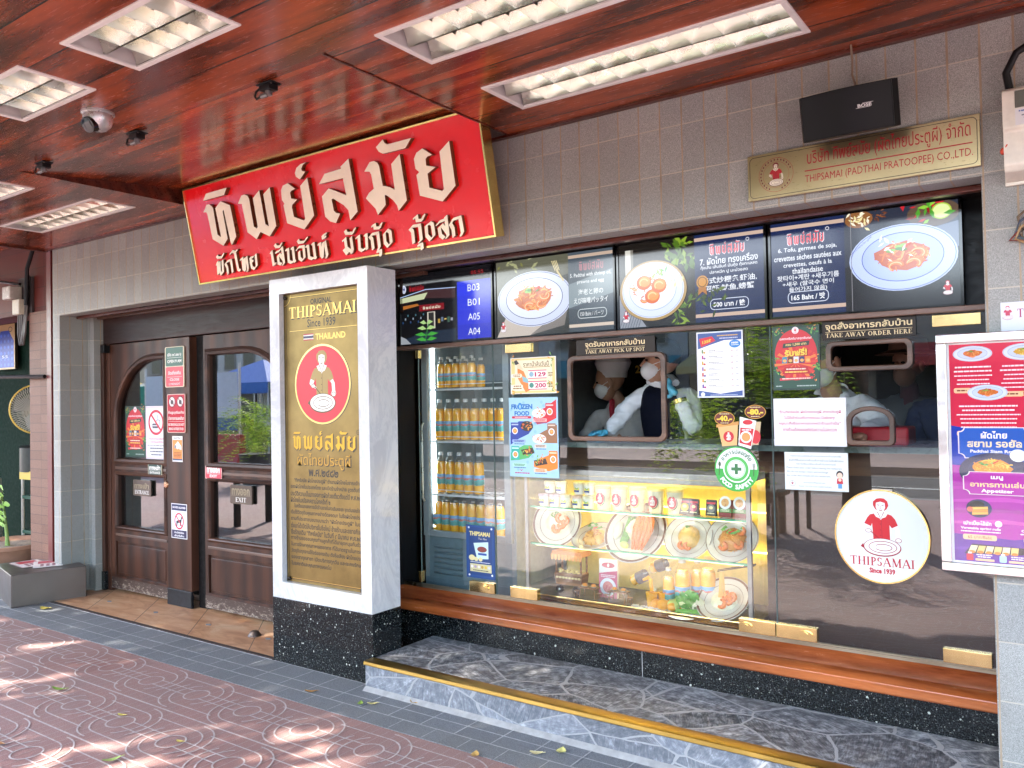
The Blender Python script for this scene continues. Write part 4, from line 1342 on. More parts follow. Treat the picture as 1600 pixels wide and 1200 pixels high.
TXT = ['“ทิพย์สมัย ผัดไทยประตูผี” ตำนานผัดไทยโบราณเจ้าแรก', 'ของผัดไทยในประเทศไทย และเปิดร้านจำหน่าย สูตรต้นตำรับ', 'ประวัติความเป็นมาของการผัดก๋วยเตี๋ยวตั้งแต่ปี พ.ศ.๒๔๘๒', 'ผัดไทยในสมัยสงครามโลกครั้งที่ ๒',
       'ในครั้งแรกของการเปิดร้านขายในสวนริมคลอง จุดเด่นของร้านนั้น', 'เริ่มใช้วัตถุดิบคุณภาพอย่างดีตลอดมา ในชื่อผัดไทยประตูผี', 'ตามที่ประชาชนขนานนามว่า “ผัดไทยประตูผี” ในเวลา', 'ต่อมาได้เปิดให้บริการในชื่อใหม่ ย้ายร้านและขยายกิจการ', 'ชื่อร้านเดิม “ทิพย์สมัย” ในวันที่ ๙ มีนาคม พ.ศ.๒๕๒๖', 'ทางร้านขอขอบคุณท่านลูกค้าที่ได้มาอุดหนุนกันด้วยดี', 'ในการรักษาคุณภาพของอาหาร ที่ได้มาตรฐานในการปรุง', 'วัตถุดิบทุกจานให้อร่อยคงเดิม ดังชื่อเสียง ผัดไทยประตูผี', 'ของเราทุกสาขา เปิดบริการทุกวัน และจะคงรักษาไว้', 'ในรสชาติและคุณภาพตลอดไป']
for i, s_ in enumerate(TXT):
    ind = .03 if i in (0, 4) else 0
    A.text(s_, -.27+ind, Zp(1.020-i*.0357), .031, '#171006', w=(.585-ind)*(.55 if i in (3, 13) else 1), bold=.022, align='L', kind='paper')
for s_ in (.006, .0):
    c, kk = (DKB, 'paper') if s_ else (LTB, None)
    for q in ([(-.285, -.785), (.30, -.785)], [(-.26, .785), (.30, .785)], [(-.295, -.76), (-.295, .73)]):
        A.line([(p[0]+s_*.5, p[1]-s_*.5) for p in q], .003, c, kk)
A.line(arc(-.305, .80, .055, .06, -90, 0, 6), .003, LTB)
plq = thing('brass_plaque', 'tall brass plaque with red oval emblem and engraved Thai text in the marble pillar', 'plaque', (-3.417, 3.052, ZC))
m = MB(); m.box(-.3105, .311, 0, .007, -.806, .806); m.obj('plate', M_brassp, plq, local=True, smooth=0)
A.obj('engraving', (0, 0, 0), parent=plq)
for x, z in ((-.292, .786), (-.285, -.79), (.29, -.79)):
    m = MB((0, 0, 0)); m.ell((x, -.006, z), .012, .010, .012, 10, 6); m.obj('screw', plain('dark_screw', (.03, .025, .02), .3, .8), plq, local=True)

# ------------------------------------------------------------------ four menu screens over the window
SZ0, SZ1, SY = 1.772, 2.168, 3.474
def screen(x0, x1, label, paint):
    t = thing('menu_screen', label, 'screen', ((x0+x1)/2, SY, SZ0-.012), group='menu screens over the shop window')
    w_ = (x1-x0)/2
    m = MB(); m.box(-w_, w_, 0, .05, 0, SZ1-SZ0+.022); m.obj('casing', M_blackplastic, t, local=True, smooth=0, bevel=.003)
    A = Art('screen')
    pw, ph = (x1-x0)-.022, SZ1-SZ0-.004
    paint(A, -pw/2, .013, pw, ph)
    A.obj('display', (0, -.0008, 0), parent=t)
    m = MB(); b = .010
    m.box(-w_, w_, -.006, -.0001, .0, .012); m.box(-w_, w_, -.006, -.0001, SZ1-SZ0+.010, SZ1-SZ0+.022)
    m.box(-w_, -w_+b, -.006, -.0001, .0121, SZ1-SZ0+.0099); m.box(w_-b, w_, -.006, -.0001, .0121, SZ1-SZ0+.0099)
    m.obj('bezel', plain('gloss_black', (.004, .004, .005), .1), t, local=True, smooth=0)
    return t
def navy(A, x, z, w_, h, lines, price, num=None):
    A.rect(x, z, x+w_, z+h, '#16264f')
    A.rect(x, z+h*.925, x+w_, z+h*.965, '#c2a899'); A.rect(x, z+h*.055, x+w_, z+h*.095, '#c2a899')
    for k in range(6):
        A.line([(x+w_*.02, z+h*(.2+.1*k)), (x+w_*.98, z+h*(.23+.1*k))], h*.004, '#1d3064')
    brand(A, x+w_*.48, z+h*.82, w_*.52, '#e7e2ea', h=h*.15); brand(A, x+w_*.48, z+h*.82, w_*.505, '#d1203a', h=h*.135)
    A.ring(x+w_*.78, z+h*.885, h*.02, h*.02, h*.006, '#e7e2ea', n=12)
    for t_, yy, hh, ww in lines:
        A.text(t_, x+w_*.5, z+h*yy, h*hh, '#e9ecf4', w=w_*ww, bold=.012)
    A.box(x+w_*.22, z+h*.13, x+w_*.78, z+h*.255, h*.008, '#cfd6e8', h*.05)
    A.text(price, x+w_*.5, z+h*.192, h*.068, '#f2f4fa', w=w_*.46, bold=.02)
def tv4(A, x, z, w_, h):
    A.rect(x+w_*.42, z, x+w_, z+h, '#15181f')
    A.poly([(x+w_*.42, z+h*.45), (x+w_*.6, z+h*.55), (x+w_, z+h*.62), (x+w_, z+h), (x+w_*.42, z+h)], '#2b3140')
    A.poly([(x+w_*.75, z+h*.72), (x+w_, z+h*.55), (x+w_, z+h*.8)], '#6e7890')
    A.ell(x+w_*.50, z+h*.93, w_*.075, h*.085, '#8a5a32', 20); leafy(A, [(x+w_*.47, z+h*.94), (x+w_*.52, z+h*.95), (x+w_*.5, z+h*.92)], '#e7d9a0', '#f3ead0', 22, w_*.018, 3)
    leafy(A, [(x+w_*.585, z+h*.955), (x+w_*.62, z+h*.965)], '#6b3a22', '#8f5330', 16, w_*.014, 4)
    A.ell(x+w_*.88, z+h*.90, w_*.13, h*.13, '#5d4a3c', 24); leafy(A, [(x+w_*.8, z+h*.93), (x+w_*.82, z+h*.9)], '#c0202c', '#8d1620', 12, w_*.03, 5)
    A.ell(x+w_*.92, z+h*.91, w_*.05, h*.08, '#a7c544', 20); A.ell(x+w_*.92, z+h*.91, w_*.042, h*.068, '#dce8a2', 20)
    leafy(A, [(x+w_*.87, z+h*.96)], '#4c9a2c', '#8cc63e', 9, w_*.03, 6)
    dish(A, x+w_*.72, z+h*.50, w_*.275, h*.33, 11, '#b9c8f0', '#a9bbec', '#3a50a8', ('#d8772c', '#e9a257', '#b64f20'), True, 3)
    leafy(A, [(x+w_*.65, z+h*.6), (x+w_*.75, z+h*.62)], '#efe6da', '#f5f0e8', 12, w_*.02, 9)
    A.text('ผัดไทยประตูผี', x+w_*.51, z+h*.66, h*.035, '#2c3f96', w=w_*.11, slope=.8)
    lady(A, x+w_*.94, z+h*.16, h*.14, '#c2203a', '#eceaf0', '#c2203a', '#eceaf0', '#7a1020')
    navy(A, x, z, w_*.42, h, [('6. Tofu, germes de soja,', .70, .06, .80), ('crevettes sèches sautées aux', .62, .06, .92), ('crevettes, oeufs à la', .54, .055, .66), ('thaïlandaise', .475, .06, .42), ('팟타이+계란 +새우기름', .405, .06, .84), ('+새우 (쌀국수 면이', .335, .06, .70), ('들어가지 않음)', .275, .055, .52)], '165 Baht / 밧')
    A.rect(x+w_*.455, z, x+w_*.458, z+h, '#8f8c92')
def tv3(A, x, z, w_, h):
    A.rect(x, z, x+w_*.55, z+h, '#17140f')
    A.poly([(x, z), (x+w_*.2, z), (x+w_*.05, z+h*.35), (x, z+h*.4)], '#8a8f9a')
    for k in range(8):
        A.line([(x+w_*.01*k*2, z), (x+w_*(.01*k*2+.06), z+h*.28)], w_*.004, '#4a4e5a')
    A.rect(x+w_*.05, z+h*.45, x+w_*.09, z+h*.93, '#c9c6bd'); A.rect(x+w_*.09, z+h*.45, x+w_*.11, z+h*.93, '#77736b')
    leafy(A, [(x+w_*.42, z+h*.82), (x+w_*.47, z+h*.7), (x+w_*.5, z+h*.85), (x+w_*.5, z+h*.2), (x+w_*.45, z+h*.12)], '#4a6a1c', '#7f9a2e', 60, w_*.035, 21)
    A.ell(x+w_*.25, z+h*.42, w_*.245, h*.36, '#2b1b12', 36)
    A.ring(x+w_*.25, z+h*.42, w_*.243, h*.355, w_*.02, '#a98b52', 0, 360, 44)
    dish(A, x+w_*.25, z+h*.425, w_*.225, h*.33, 12, '#cfd8ee', '#dde4f4', '#8b99c4', ('#d9741f', '#e79238', '#c25514'), False, 3, rice=True)
    leafy(A, [(x+w_*.31, z+h*.6), (x+w_*.28, z+h*.64)], '#5c9c2c', '#9cc85a', 14, w_*.02, 23)
    leafy(A, [(x+w_*.38, z+h*.56), (x+w_*.4, z+h*.5)], '#cfdc9a', '#e5edc4', 12, w_*.022, 24)
    for q in ((.19, .52), (.25, .35), (.30, .47)):
        A.ell(x+w_*q[0], z+h*q[1], w_*.055, h*.085, '#cf5f14', 18); A.ell(x+w_*(q[0]+.006), z+h*(q[1]+.012), w_*.042, h*.062, '#ea8f32', 16); A.line(arc(x+w_*q[0], z+h*q[1], w_*.03, h*.045, 20, 220, 8), w_*.008, '#f6c27c')
    lady(A, x+w_*.05, z+h*.13, h*.14, '#c2203a', '#eceaf0', '#c2203a', '#eceaf0', '#7a1020')
    A.rect(x+w_*.55, z, x+w_, z+h*.05, '#20301a')
    navy(A, x+w_*.55, z, w_*.45, h, [('7. ผัดไทย ทรงเครื่อง', .69, .085, .84), ('กุ้งเส้น เส้นจันท์ มันกุ้ง กุ้งทะเลสด', .615, .05, .82), ('ปลาหมึก ปู มะม่วงสด', .555, .05, .55), ('泰式炒粿条虾油,', .465, .075, .80), ('河虾,鱿鱼,螃蟹', .375, .075, .72)], '500 บาท / 铢')
    leafy(A, [(x+w_*.6, z+h*.35), (x+w_*.62, z+h*.25), (x+w_*.7, z+h*.3)], '#33461c', '#566a22', 26, w_*.025, 27)
    A.ell(x+w_*.60, z+h*.46, w_*.04, h*.075, '#c78a2c', 16); A.ring(x+w_*.60, z+h*.46, w_*.032, h*.06, w_*.006, '#6d4712', n=20)
    A.poly([(x+w_*.575, z+h*.40), (x+w_*.625, z+h*.40), (x+w_*.63, z+h*.31), (x+w_*.6, z+h*.35), (x+w_*.57, z+h*.31)], '#a86a20')
def tv2(A, x, z, w_, h):
    A.rect(x, z, x+w_, z+h, '#2a2c26')
    A.poly([(x, z+h*.5), (x+w_*.65, z+h*.75), (x+w_*.65, z+h), (x, z+h)], '#5c5c4c')
    A.poly([(x, z), (x+w_*.3, z), (x+w_*.63, z+h*.35), (x+w_*.6, z+h*.42), (x+w_*.1, z+h*.3)], '#b9aea4')
    A.poly([(x+w_*.3, z), (x+w_*.6, z+h*.1), (x+w_*.63, z+h*.33)], '#77706a')
    leafy(A, [(x+w_*.1, z+h*.9), (x+w_*.3, z+h*.92)], '#78793f', '#9b9c74', 14, w_*.03, 31)
    dish(A, x+w_*.34, z+h*.47, w_*.33, h*.36, 13, '#c3cbe4', '#d2d9ee', '#3a3f66', ('#cf7d2c', '#e2a052', '#b85c22'), True, 3)
    for k in range(4):
        A.line([(x+w_*(.50+k*.013), z+h*.93), (x+w_*(.53+k*.012), z+h*.8)], w_*.006, '#d8c99a')
    A.line([(x+w_*.545, z+h*.8), (x+w_*.6, z+h*.66)], w_*.014, '#c7b680')
    lady(A, x+w_*.06, z+h*.13, h*.14, '#c2203a', '#eceaf0', '#c2203a', '#eceaf0', '#7a1020')
    X = x+w_*.64; ww = w_*.36
    A.rect(X, z, x+w_, z+h, '#47525c')
    A.poly([(X, z+h*.3), (x+w_, z+h*.45), (x+w_, z+h*.75), (X, z+h*.6)], '#7d8b92'); A.poly([(X, z), (x+w_, z), (x+w_, z+h*.2), (X, z+h*.3)], '#3a444c')
    A.rect(X, z+h*.925, x+w_, z+h*.965, '#b9a392'); A.rect(X, z+h*.055, x+w_, z+h*.095, '#c9b9aa')
    brand(A, X+ww*.52, z+h*.82, ww*.55, '#a86a74', h=h*.13)
    for t_, yy, hh, wq in (('5. Padthai with shrimp oil,', .70, .062, .92), ('prawns and egg', .615, .055, .6), ('海老と卵の', .49, .075, .56), ('えび味噌パッタイ', .385, .075, .76)):
        A.text(t_, X+ww*.5, z+h*yy, h*hh, '#e4e8ea', w=ww*wq, bold=.01)
    A.box(X+ww*.2, z+h*.16, X+ww*.85, z+h*.28, h*.008, '#cfd6d8', h*.05); A.text('150 Baht / バーツ', X+ww*.52, z+h*.22, h*.06, '#e8ecee', w=ww*.52)
def tv1(A, x, z, w_, h):
    A.rect(x, z, x+w_, z+h, '#0b0c0f')
    A.ell(x+w_*.045, z+h*.80, w_*.025, h*.06, '#c6cbe0', 18); lady(A, x+w_*.045, z+h*.80, h*.09, '#27306a', '#c6cbe0', '#27306a', '#c6cbe0', '#27306a')
    brand(A, x+w_*.19, z+h*.80, w_*.17, '#a81e28', h=h*.09)
    A.text('05:55', x+w_*.86, z+h*.92, h*.05, '#a01c20', w=w_*.13)
    A.poly([(x, z+h*.58), (x, z+h*.66), (x+w_*.3, z+h*.76), (x+w_*.63, z+h*.74), (x+w_*.63, z+h*.6), (x+w_*.3, z+h*.64)], '#3c2527')
    A.poly([(x, z+h*.60), (x, z+h*.67), (x+w_*.32, z+h*.72), (x+w_*.28, z+h*.63)], '#b8bf9a')
    A.line([(x, z+h*.685), (x+w_*.3, z+h*.765), (x+w_*.63, z+h*.745)], h*.012, '#9fb4d8')
    A.poly([(x, z+h*.50), (x+w_*.22, z+h*.545), (x+w_*.2, z+h*.575), (x, z+h*.555)], '#a5632a')
    A.rect(x+w_*.22, z+h*.46, x+w_*.5, z+h*.55, '#7a141c'); brand(A, x+w_*.36, z+h*.505, w_*.2, '#d8cdb8', h=h*.05)
    A.rect(x+w_*.31, z+h*.2, x+w_*.40, z+h*.44, '#b9b4a6'); A.rect(x+w_*.325, z+h*.21, x+w_*.385, z+h*.43, '#2c2a28')
    for k in range(5):
        A.rect(x+w_*(.43+k*.035), z+h*(.27+.02*(k % 3)), x+w_*(.455+k*.035), z+h*(.33+.02*(k % 2)), ('#a8893c', '#5a6a7c', '#c2a860', '#3c5a4a', '#8a8f9c')[k])
    for k in range(9):
        A.rect(x+w_*(.02+.03*k), z+h*(.3+.05*(k % 3)), x+w_*(.035+.03*k), z+h*(.33+.05*(k % 3)), ('#22406a', '#7a8894', '#3a5f6a')[k % 3])
    A.poly([(x, z), (x+w_*.63, z), (x+w_*.63, z+h*.18), (x+w_*.3, z+h*.16), (x, z+h*.06)], '#1c2838')
    A.line([(x+w_*.28, z+h*.02), (x+w_*.33, z+h*.3)], w_*.012, '#2c7a34')
    for yy, d in ((.04, .08), (.11, .09), (.2, .07), (.28, .05)):
        for sx in (-1, 1):
            A.poly([(x+w_*.3, z+h*yy), (x+w_*(.3+sx*d*.6), z+h*(yy+.05)), (x+w_*(.3+sx*d*1.5), z+h*(yy+.02)), (x+w_*(.3+sx*d*.7), z+h*(yy-.01))], '#3f9a3a' if yy < .15 else '#9fc27c')
    A.poly([(x, z), (x+w_*.12, z), (x+w_*.06, z+h*.08), (x, z+h*.12)], '#8d9299')
    for k, (tt, c) in enumerate((('A04', '#1020b8'), ('A05', '#1424c6'), ('B01', '#1226cc'), ('B03', '#142ad6'))):
        y0 = z+h*.015+k*h*.2
        A.rect(x+w_*.645, y0, x+w_*.995, y0+h*.2, c)
        A.text(tt, x+w_*.82, y0+h*.10, h*.095, '#e3e8f8', w=w_*.125)
screen(-3.232, -2.562, 'menu screen with queue numbers on blue panel, next to marble pillar', tv1)
screen(-2.548, -1.835, 'menu screen with Japanese text, second from the marble pillar', tv2)
screen(-1.826, -1.112, 'menu screen with plate of prawns and Chinese text, third from pillar', tv3)
screen(-1.102, -.376, 'bright menu screen with French and Korean text, farthest from the pillar', tv4)

# ------------------------------------------------------------------ signs and papers on the glass
YP = YG-.0045
def paper(name, x0, x1, z0, z1, label, cat, paint, back='#f2f0ea', t=.0025, y=YP, r=0, group=None, sleeve=.0, kind='paper', rot=(0, 0, 0)):
    A = Art(kind)
    w_, h = x1-x0, z1-z0
    paint(A, -w_/2, -h/2, w_, h)
    o = A.obj(name, ((x0+x1)/2, y-t, (z0+z1)/2), rot, label=label, cat=cat, group=group, sheet=(-w_/2, -h/2, w_/2, h/2, t, back, r))
    return o
def juice(A, x, z, w, h):
    A.rect(x+w*.02, z+h*.02, x+w*.98, z+h*.98, '#f4d687'); A.rect(x+w*.1, z+h*.08, x+w*.92, z+h*.93, '#faedc6')
    leafy(A, [(x+w*.06, z+h*.9), (x+w*.9, z+h*.92), (x+w*.95, z+h*.12), (x+w*.08, z+h*.08), (x+w*.9, z+h*.3)], '#f0a63a', '#6fa04a', 40, w*.035, 41)
    A.poly([(x+w*.16, z+h*.72), (x+w*.3, z+h*.62), (x+w*.46, z+h*.12), (x+w*.34, z+h*.04), (x+w*.16, z+h*.45)], '#f08a3c')
    A.poly([(x+w*.1, z+h*.88), (x+w*.17, z+h*.92), (x+w*.3, z+h*.66), (x+w*.17, z+h*.7)], '#f6d9b0'); A.poly([(x+w*.08, z+h*.9), (x+w*.14, z+h*.95), (x+w*.2, z+h*.84), (x+w*.12, z+h*.8)], '#2c2a2c')
    A.poly([(x+w*.26, z+h*.5), (x+w*.38, z+h*.42), (x+w*.42, z+h*.28), (x+w*.28, z+h*.34)], '#8fc0c8')
    A.rr(x+w*.02, z+h*.45, x+w*.26, z+h*.56, .01, '#fff3d6'); A.scribble(x+w*.05, z+h*.46, x+w*.24, z+h*.55, '#a87434', 2)
    A.rr(x+w*.02, z+h*.1, x+w*.28, z+h*.26, .01, '#fff3d6'); A.scribble(x+w*.05, z+h*.12, x+w*.26, z+h*.25, '#a87434', 2)
    A.text('ราคาน้ำส้มวันนี้', x+w*.57, z+h*.82, h*.14, '#7a5a2c', w=w*.56, bold=.01)
    A.scribble(x+w*.3, z+h*.71, x+w*.88, z+h*.745, '#b08a4c')
    for y, p in ((.42, '129'), (.12, '200')):
        A.rect(x+w*.4, z+h*y, x+w*.8, z+h*(y+.22), '#fff8ea'); A.rect(x+w*.4, z+h*(y+.2), x+w*.8, z+h*(y+.225), '#d83a6a'); A.rect(x+w*.4, z+h*(y-.01), x+w*.8, z+h*(y+.012), '#d83a6a')
        A.ell(x+w*.47, z+h*(y+.11), w*.05, h*.07, '#8fb6c8' if y > .3 else '#3f8a78', 16)
        A.text(p, x+w*.665, z+h*(y+.105), h*.13, '#c2185a', w=w*.24, bold=.035)
        A.scribble(x+w*.83, z+h*(y+.04), x+w*.93, z+h*(y+.16), '#8a6a34', 2)
paper('price_notice', -2.471, -2.191, 1.475, 1.662, 'yellow orange-juice price notice reading 129 and 200 on the glass', 'notice', juice, '#f3f1ea')
def pouch(A, x, z, w, h, c, c2):
    A.rr(x-w/2, z-h/2, x+w/2, z+h/2, w*.06, c); A.rect(x-w*.42, z+h*.3, x+w*.42, z+h*.4, c2)
    A.ell(x, z-h*.12, w*.36, h*.26, '#f4f2ee', 18); A.ell(x, z-h*.12, w*.25, h*.18, '#e58a3a', 14); A.ell(x, z-h*.1, w*.14, h*.1, '#f0b45e', 10)
def frozen(A, x, z, w, h):
    A.rect(x, z, x+w, z+h, '#a9d4ee')
    g = random.Random(5)
    for k in range(26):
        A.ell(x+w*g.uniform(.04, .96), z+h*g.uniform(.03, .97), w*.03, w*.03, '#96c8e8', 6)
    A.text('FROZEN', x+w*.27, z+h*.885, h*.065, '#2070b8', w=w*.44, bold=.05); A.text('FOOD', x+w*.27, z+h*.80, h*.06, '#2070b8', w=w*.31, bold=.05)
    A.ell(x+w*.235, z+h*.89, w*.045, h*.045, '#2f86cc', 14); A.ell(x+w*.235, z+h*.885, w*.018, h*.025, '#a9d4ee', 10)
    A.rr(x+w*.06, z+h*.735, x+w*.46, z+h*.765, .004, '#d02a44'); A.scribble(x+w*.1, z+h*.742, x+w*.42, z+h*.758, '#f6e4e4')
    D = lambda pts, c: A.poly([(x+w*a, z+h*b) for a, b in pts], c)
    D([(.97, .97), (.97, .74), (.78, .68), (.58, .66), (.5, .74), (.6, .83), (.75, .87)], '#dc2430')
    D([(.02, .40), (.02, .55), (.2, .70), (.42, .70), (.5, .62), (.4, .54), (.2, .48)], '#1c3c98')
    D([(.98, .43), (.98, .66), (.72, .58), (.5, .50), (.55, .43)], '#a06c46')
    D([(.02, .2), (.02, .3), (.3, .40), (.46, .4), (.52, .32), (.4, .24), (.2, .21)], '#58b868')
    D([(.98, .12), (.98, .33), (.8, .28), (.5, .2), (.5, .13), (.8, .08)], '#f08a2c')
    for px, py, c, c2 in ((.84, .84, '#d0202e', '#f0c8c0'), (.12, .60, '#20409c', '#b8c4e8'), (.87, .59, '#9a6a48', '#e0cdb8'), (.12, .30, '#2fb4a0', '#c8ece0'), (.89, .25, '#ee8424', '#f8dcb4')):
        pouch(A, x+w*px, z+h*py, w*.17, h*.17, c, c2)
    for i, (px, py) in enumerate(((.62, .80), (.37, .64), (.62, .48), (.38, .32), (.64, .19))):
        if i in (1,): A.ell(x+w*px, z+h*py, w*.13, h*.065, '#33261f', 20)
        elif i in (3, 4): A.poly([(x+w*(px-.14), z+h*(py+.02)), (x+w*(px+.1), z+h*(py+.05)), (x+w*(px+.14), z+h*(py-.02)), (x+w*(px-.1), z+h*(py-.05))], '#3a2c26')
        else: A.ell(x+w*px, z+h*py, w*.14, h*.06, '#f6f4f0', 20)
        leafy(A, [(x+w*px, z+h*py), (x+w*(px+.03), z+h*(py+.005)), (x+w*(px-.03), z+h*(py+.005))], '#e4692c', '#f0a03c', 14, w*.028, 50+i)
        if i > 2: leafy(A, [(x+w*(px-.07), z+h*(py+.02))], '#7cc03c', '#aede6a', 8, w*.025, 60+i)
    for a, b, c, d, col, tx in ((.5, .695, .78, .735, '#f4b8b0', '#d02030'), (.06, .43, .34, .47, '#9db4ea', '#20306a'), (.52, .37, .76, .41, '#e8d4c0', '#5a3a20'), (.06, .13, .34, .17, '#b8ecd0', '#1c6040'), (.5, .065, .76, .11, '#fad8b0', '#c84a14')):
        A.rr(x+w*a, z+h*b, x+w*c, z+h*d, .004, col); A.scribble(x+w*(a+.02), z+h*(b+.006), x+w*(c-.02), z+h*(d-.006), tx, 2)
        A.scribble(x+w*(a+.02), z+h*(b-.025), x+w*(c), z+h*(b-.006), '#3c5f88', 1)
    A.scribble(x+w*.08, z+h*.035, x+w*.44, z+h*.06, '#c01c50', 1); A.poly([(x+w*.2, z+h*.10), (x+w*.24, z+h*.07), (x+w*.28, z+h*.10), (x+w*.24, z+h*.085)], '#c01c50')
paper('frozen_food_poster', -2.485, -2.185, 1.048, 1.456, 'light blue frozen food poster with pouches and bowls on the glass', 'poster', frozen, '#a9d4ee')
M_plateb = plain('dark_brown_plate', (.022, .014, .010), .4, spec=.25)
def engraved(thai, eng, thw, enw):
    def f(A, x, z, w, h):
        c = '#e8cf9c'
        A.text(thai, x+w*.5, z+h*.67, h*.48, c, w=w*thw, bold=.022)
        A.rect(x+w*(.5-thw/2), z+h*.40, x+w*(.5+thw/2), z+h*.42, c)
        A.serif(eng, x+w*.5, z+h*.23, h*.22, c, w=w*enw)
    return f
paper('pick_up_sign', -2.067, -1.645, 1.654, 1.731, 'dark brown pick-up sign with gold lettering above the hatch', 'sign', engraved('จุดรับอาหารกลับบ้าน', 'TAKE AWAY PICK UP SPOT', .76, .76), M_plateb, .008, r=.004)
paper('order_sign', -.894, -.545, 1.664, 1.742, 'dark brown order-here sign with gold lettering above the small hatches', 'sign', engraved('จุดสั่งอาหารกลับบ้าน', 'TAKE AWAY ORDER HERE', .93, .93), M_plateb, .008, r=.004)
def pricelist(A, x, z, w, h):
    A.rect(x+w*.03, z+h*.02, x+w*.97, z+h*.98, '#fbf9f4')
    A.poly([(x+w*.03, z+h*.98), (x+w*.97, z+h*.98), (x+w*.97, z+h*.86), (x+w*.6, z+h*.86), (x+w*.3, z+h*.80), (x+w*.03, z+h*.74)], '#3f5b9a')
    A.poly([(x+w*.06, z+h*.9), (x+w*.34, z+h*.93), (x+w*.42, z+h*.86), (x+w*.1, z+h*.77)], '#d8303c'); A.text('135฿', x+w*.23, z+h*.855, h*.05, '#f6c83c', w=w*.2, bold=.04, slope=.2)
    A.scribble(x+w*.42, z+h*.92, x+w*.93, z+h*.945, '#e8b43c'); A.scribble(x+w*.5, z+h*.88, x+w*.9, z+h*.905, '#c8d2e8')
    A.ell(x+w*.83, z+h*.80, w*.12, h*.06, '#2f86d0', 20); A.text('HIGH', x+w*.83, z+h*.815, h*.028, '#ffffff', w=w*.14, bold=.04); A.scribble(x+w*.74, z+h*.775, x+w*.92, z+h*.79, '#ffffff')
    cols = ['#6f8f5a', '#b8468c', '#d8a83c', '#8a5aa0', '#c83c3c', '#d89030', '#6a4a9c']
    pr = ['99', '99', '100', '120', '120', '140', '160']
    for i in range(7):
        yy = z+h*(.70-.088*i)
        A.rect(x+w*.11, yy-h*.026, x+w*.145, yy+h*.03, cols[i]); A.ell(x+w*.17, yy-h*.015, w*.025, h*.016, cols[(i+2) % 7], 10)
        A.scribble(x+w*.26, yy+h*.002, x+w*(.42+.05*(i % 3)), yy+h*.018, '#5a5a62', 1, align='L'); A.scribble(x+w*.26, yy-h*.018, x+w*.62, yy-h*.004, '#85858c', 1, align='L')
        A.text(pr[i], x+w*.76, yy, h*.024, '#8a3040', bold=.01); A.scribble(x+w*.84, yy-h*.008, x+w*.9, yy+h*.01, '#85858c')
    A.poly([(x+w*.03, z+h*.02), (x+w*.97, z+h*.02), (x+w*.97, z+h*.10), (x+w*.5, z+h*.055), (x+w*.03, z+h*.11)], '#3f5b9a'); A.ell(x+w*.12, z+h*.05, w*.045, w*.045, '#e8ecf4', 14)
    A.scribble(x+w*.25, z+h*.03, x+w*.9, z+h*.045, '#c8d2e8')
paper('price_list', -1.443, -1.230, 1.438, 1.731, 'white drinks price list with blue header on the glass beside the pick-up hatch', 'poster', pricelist, '#e4e6ea')
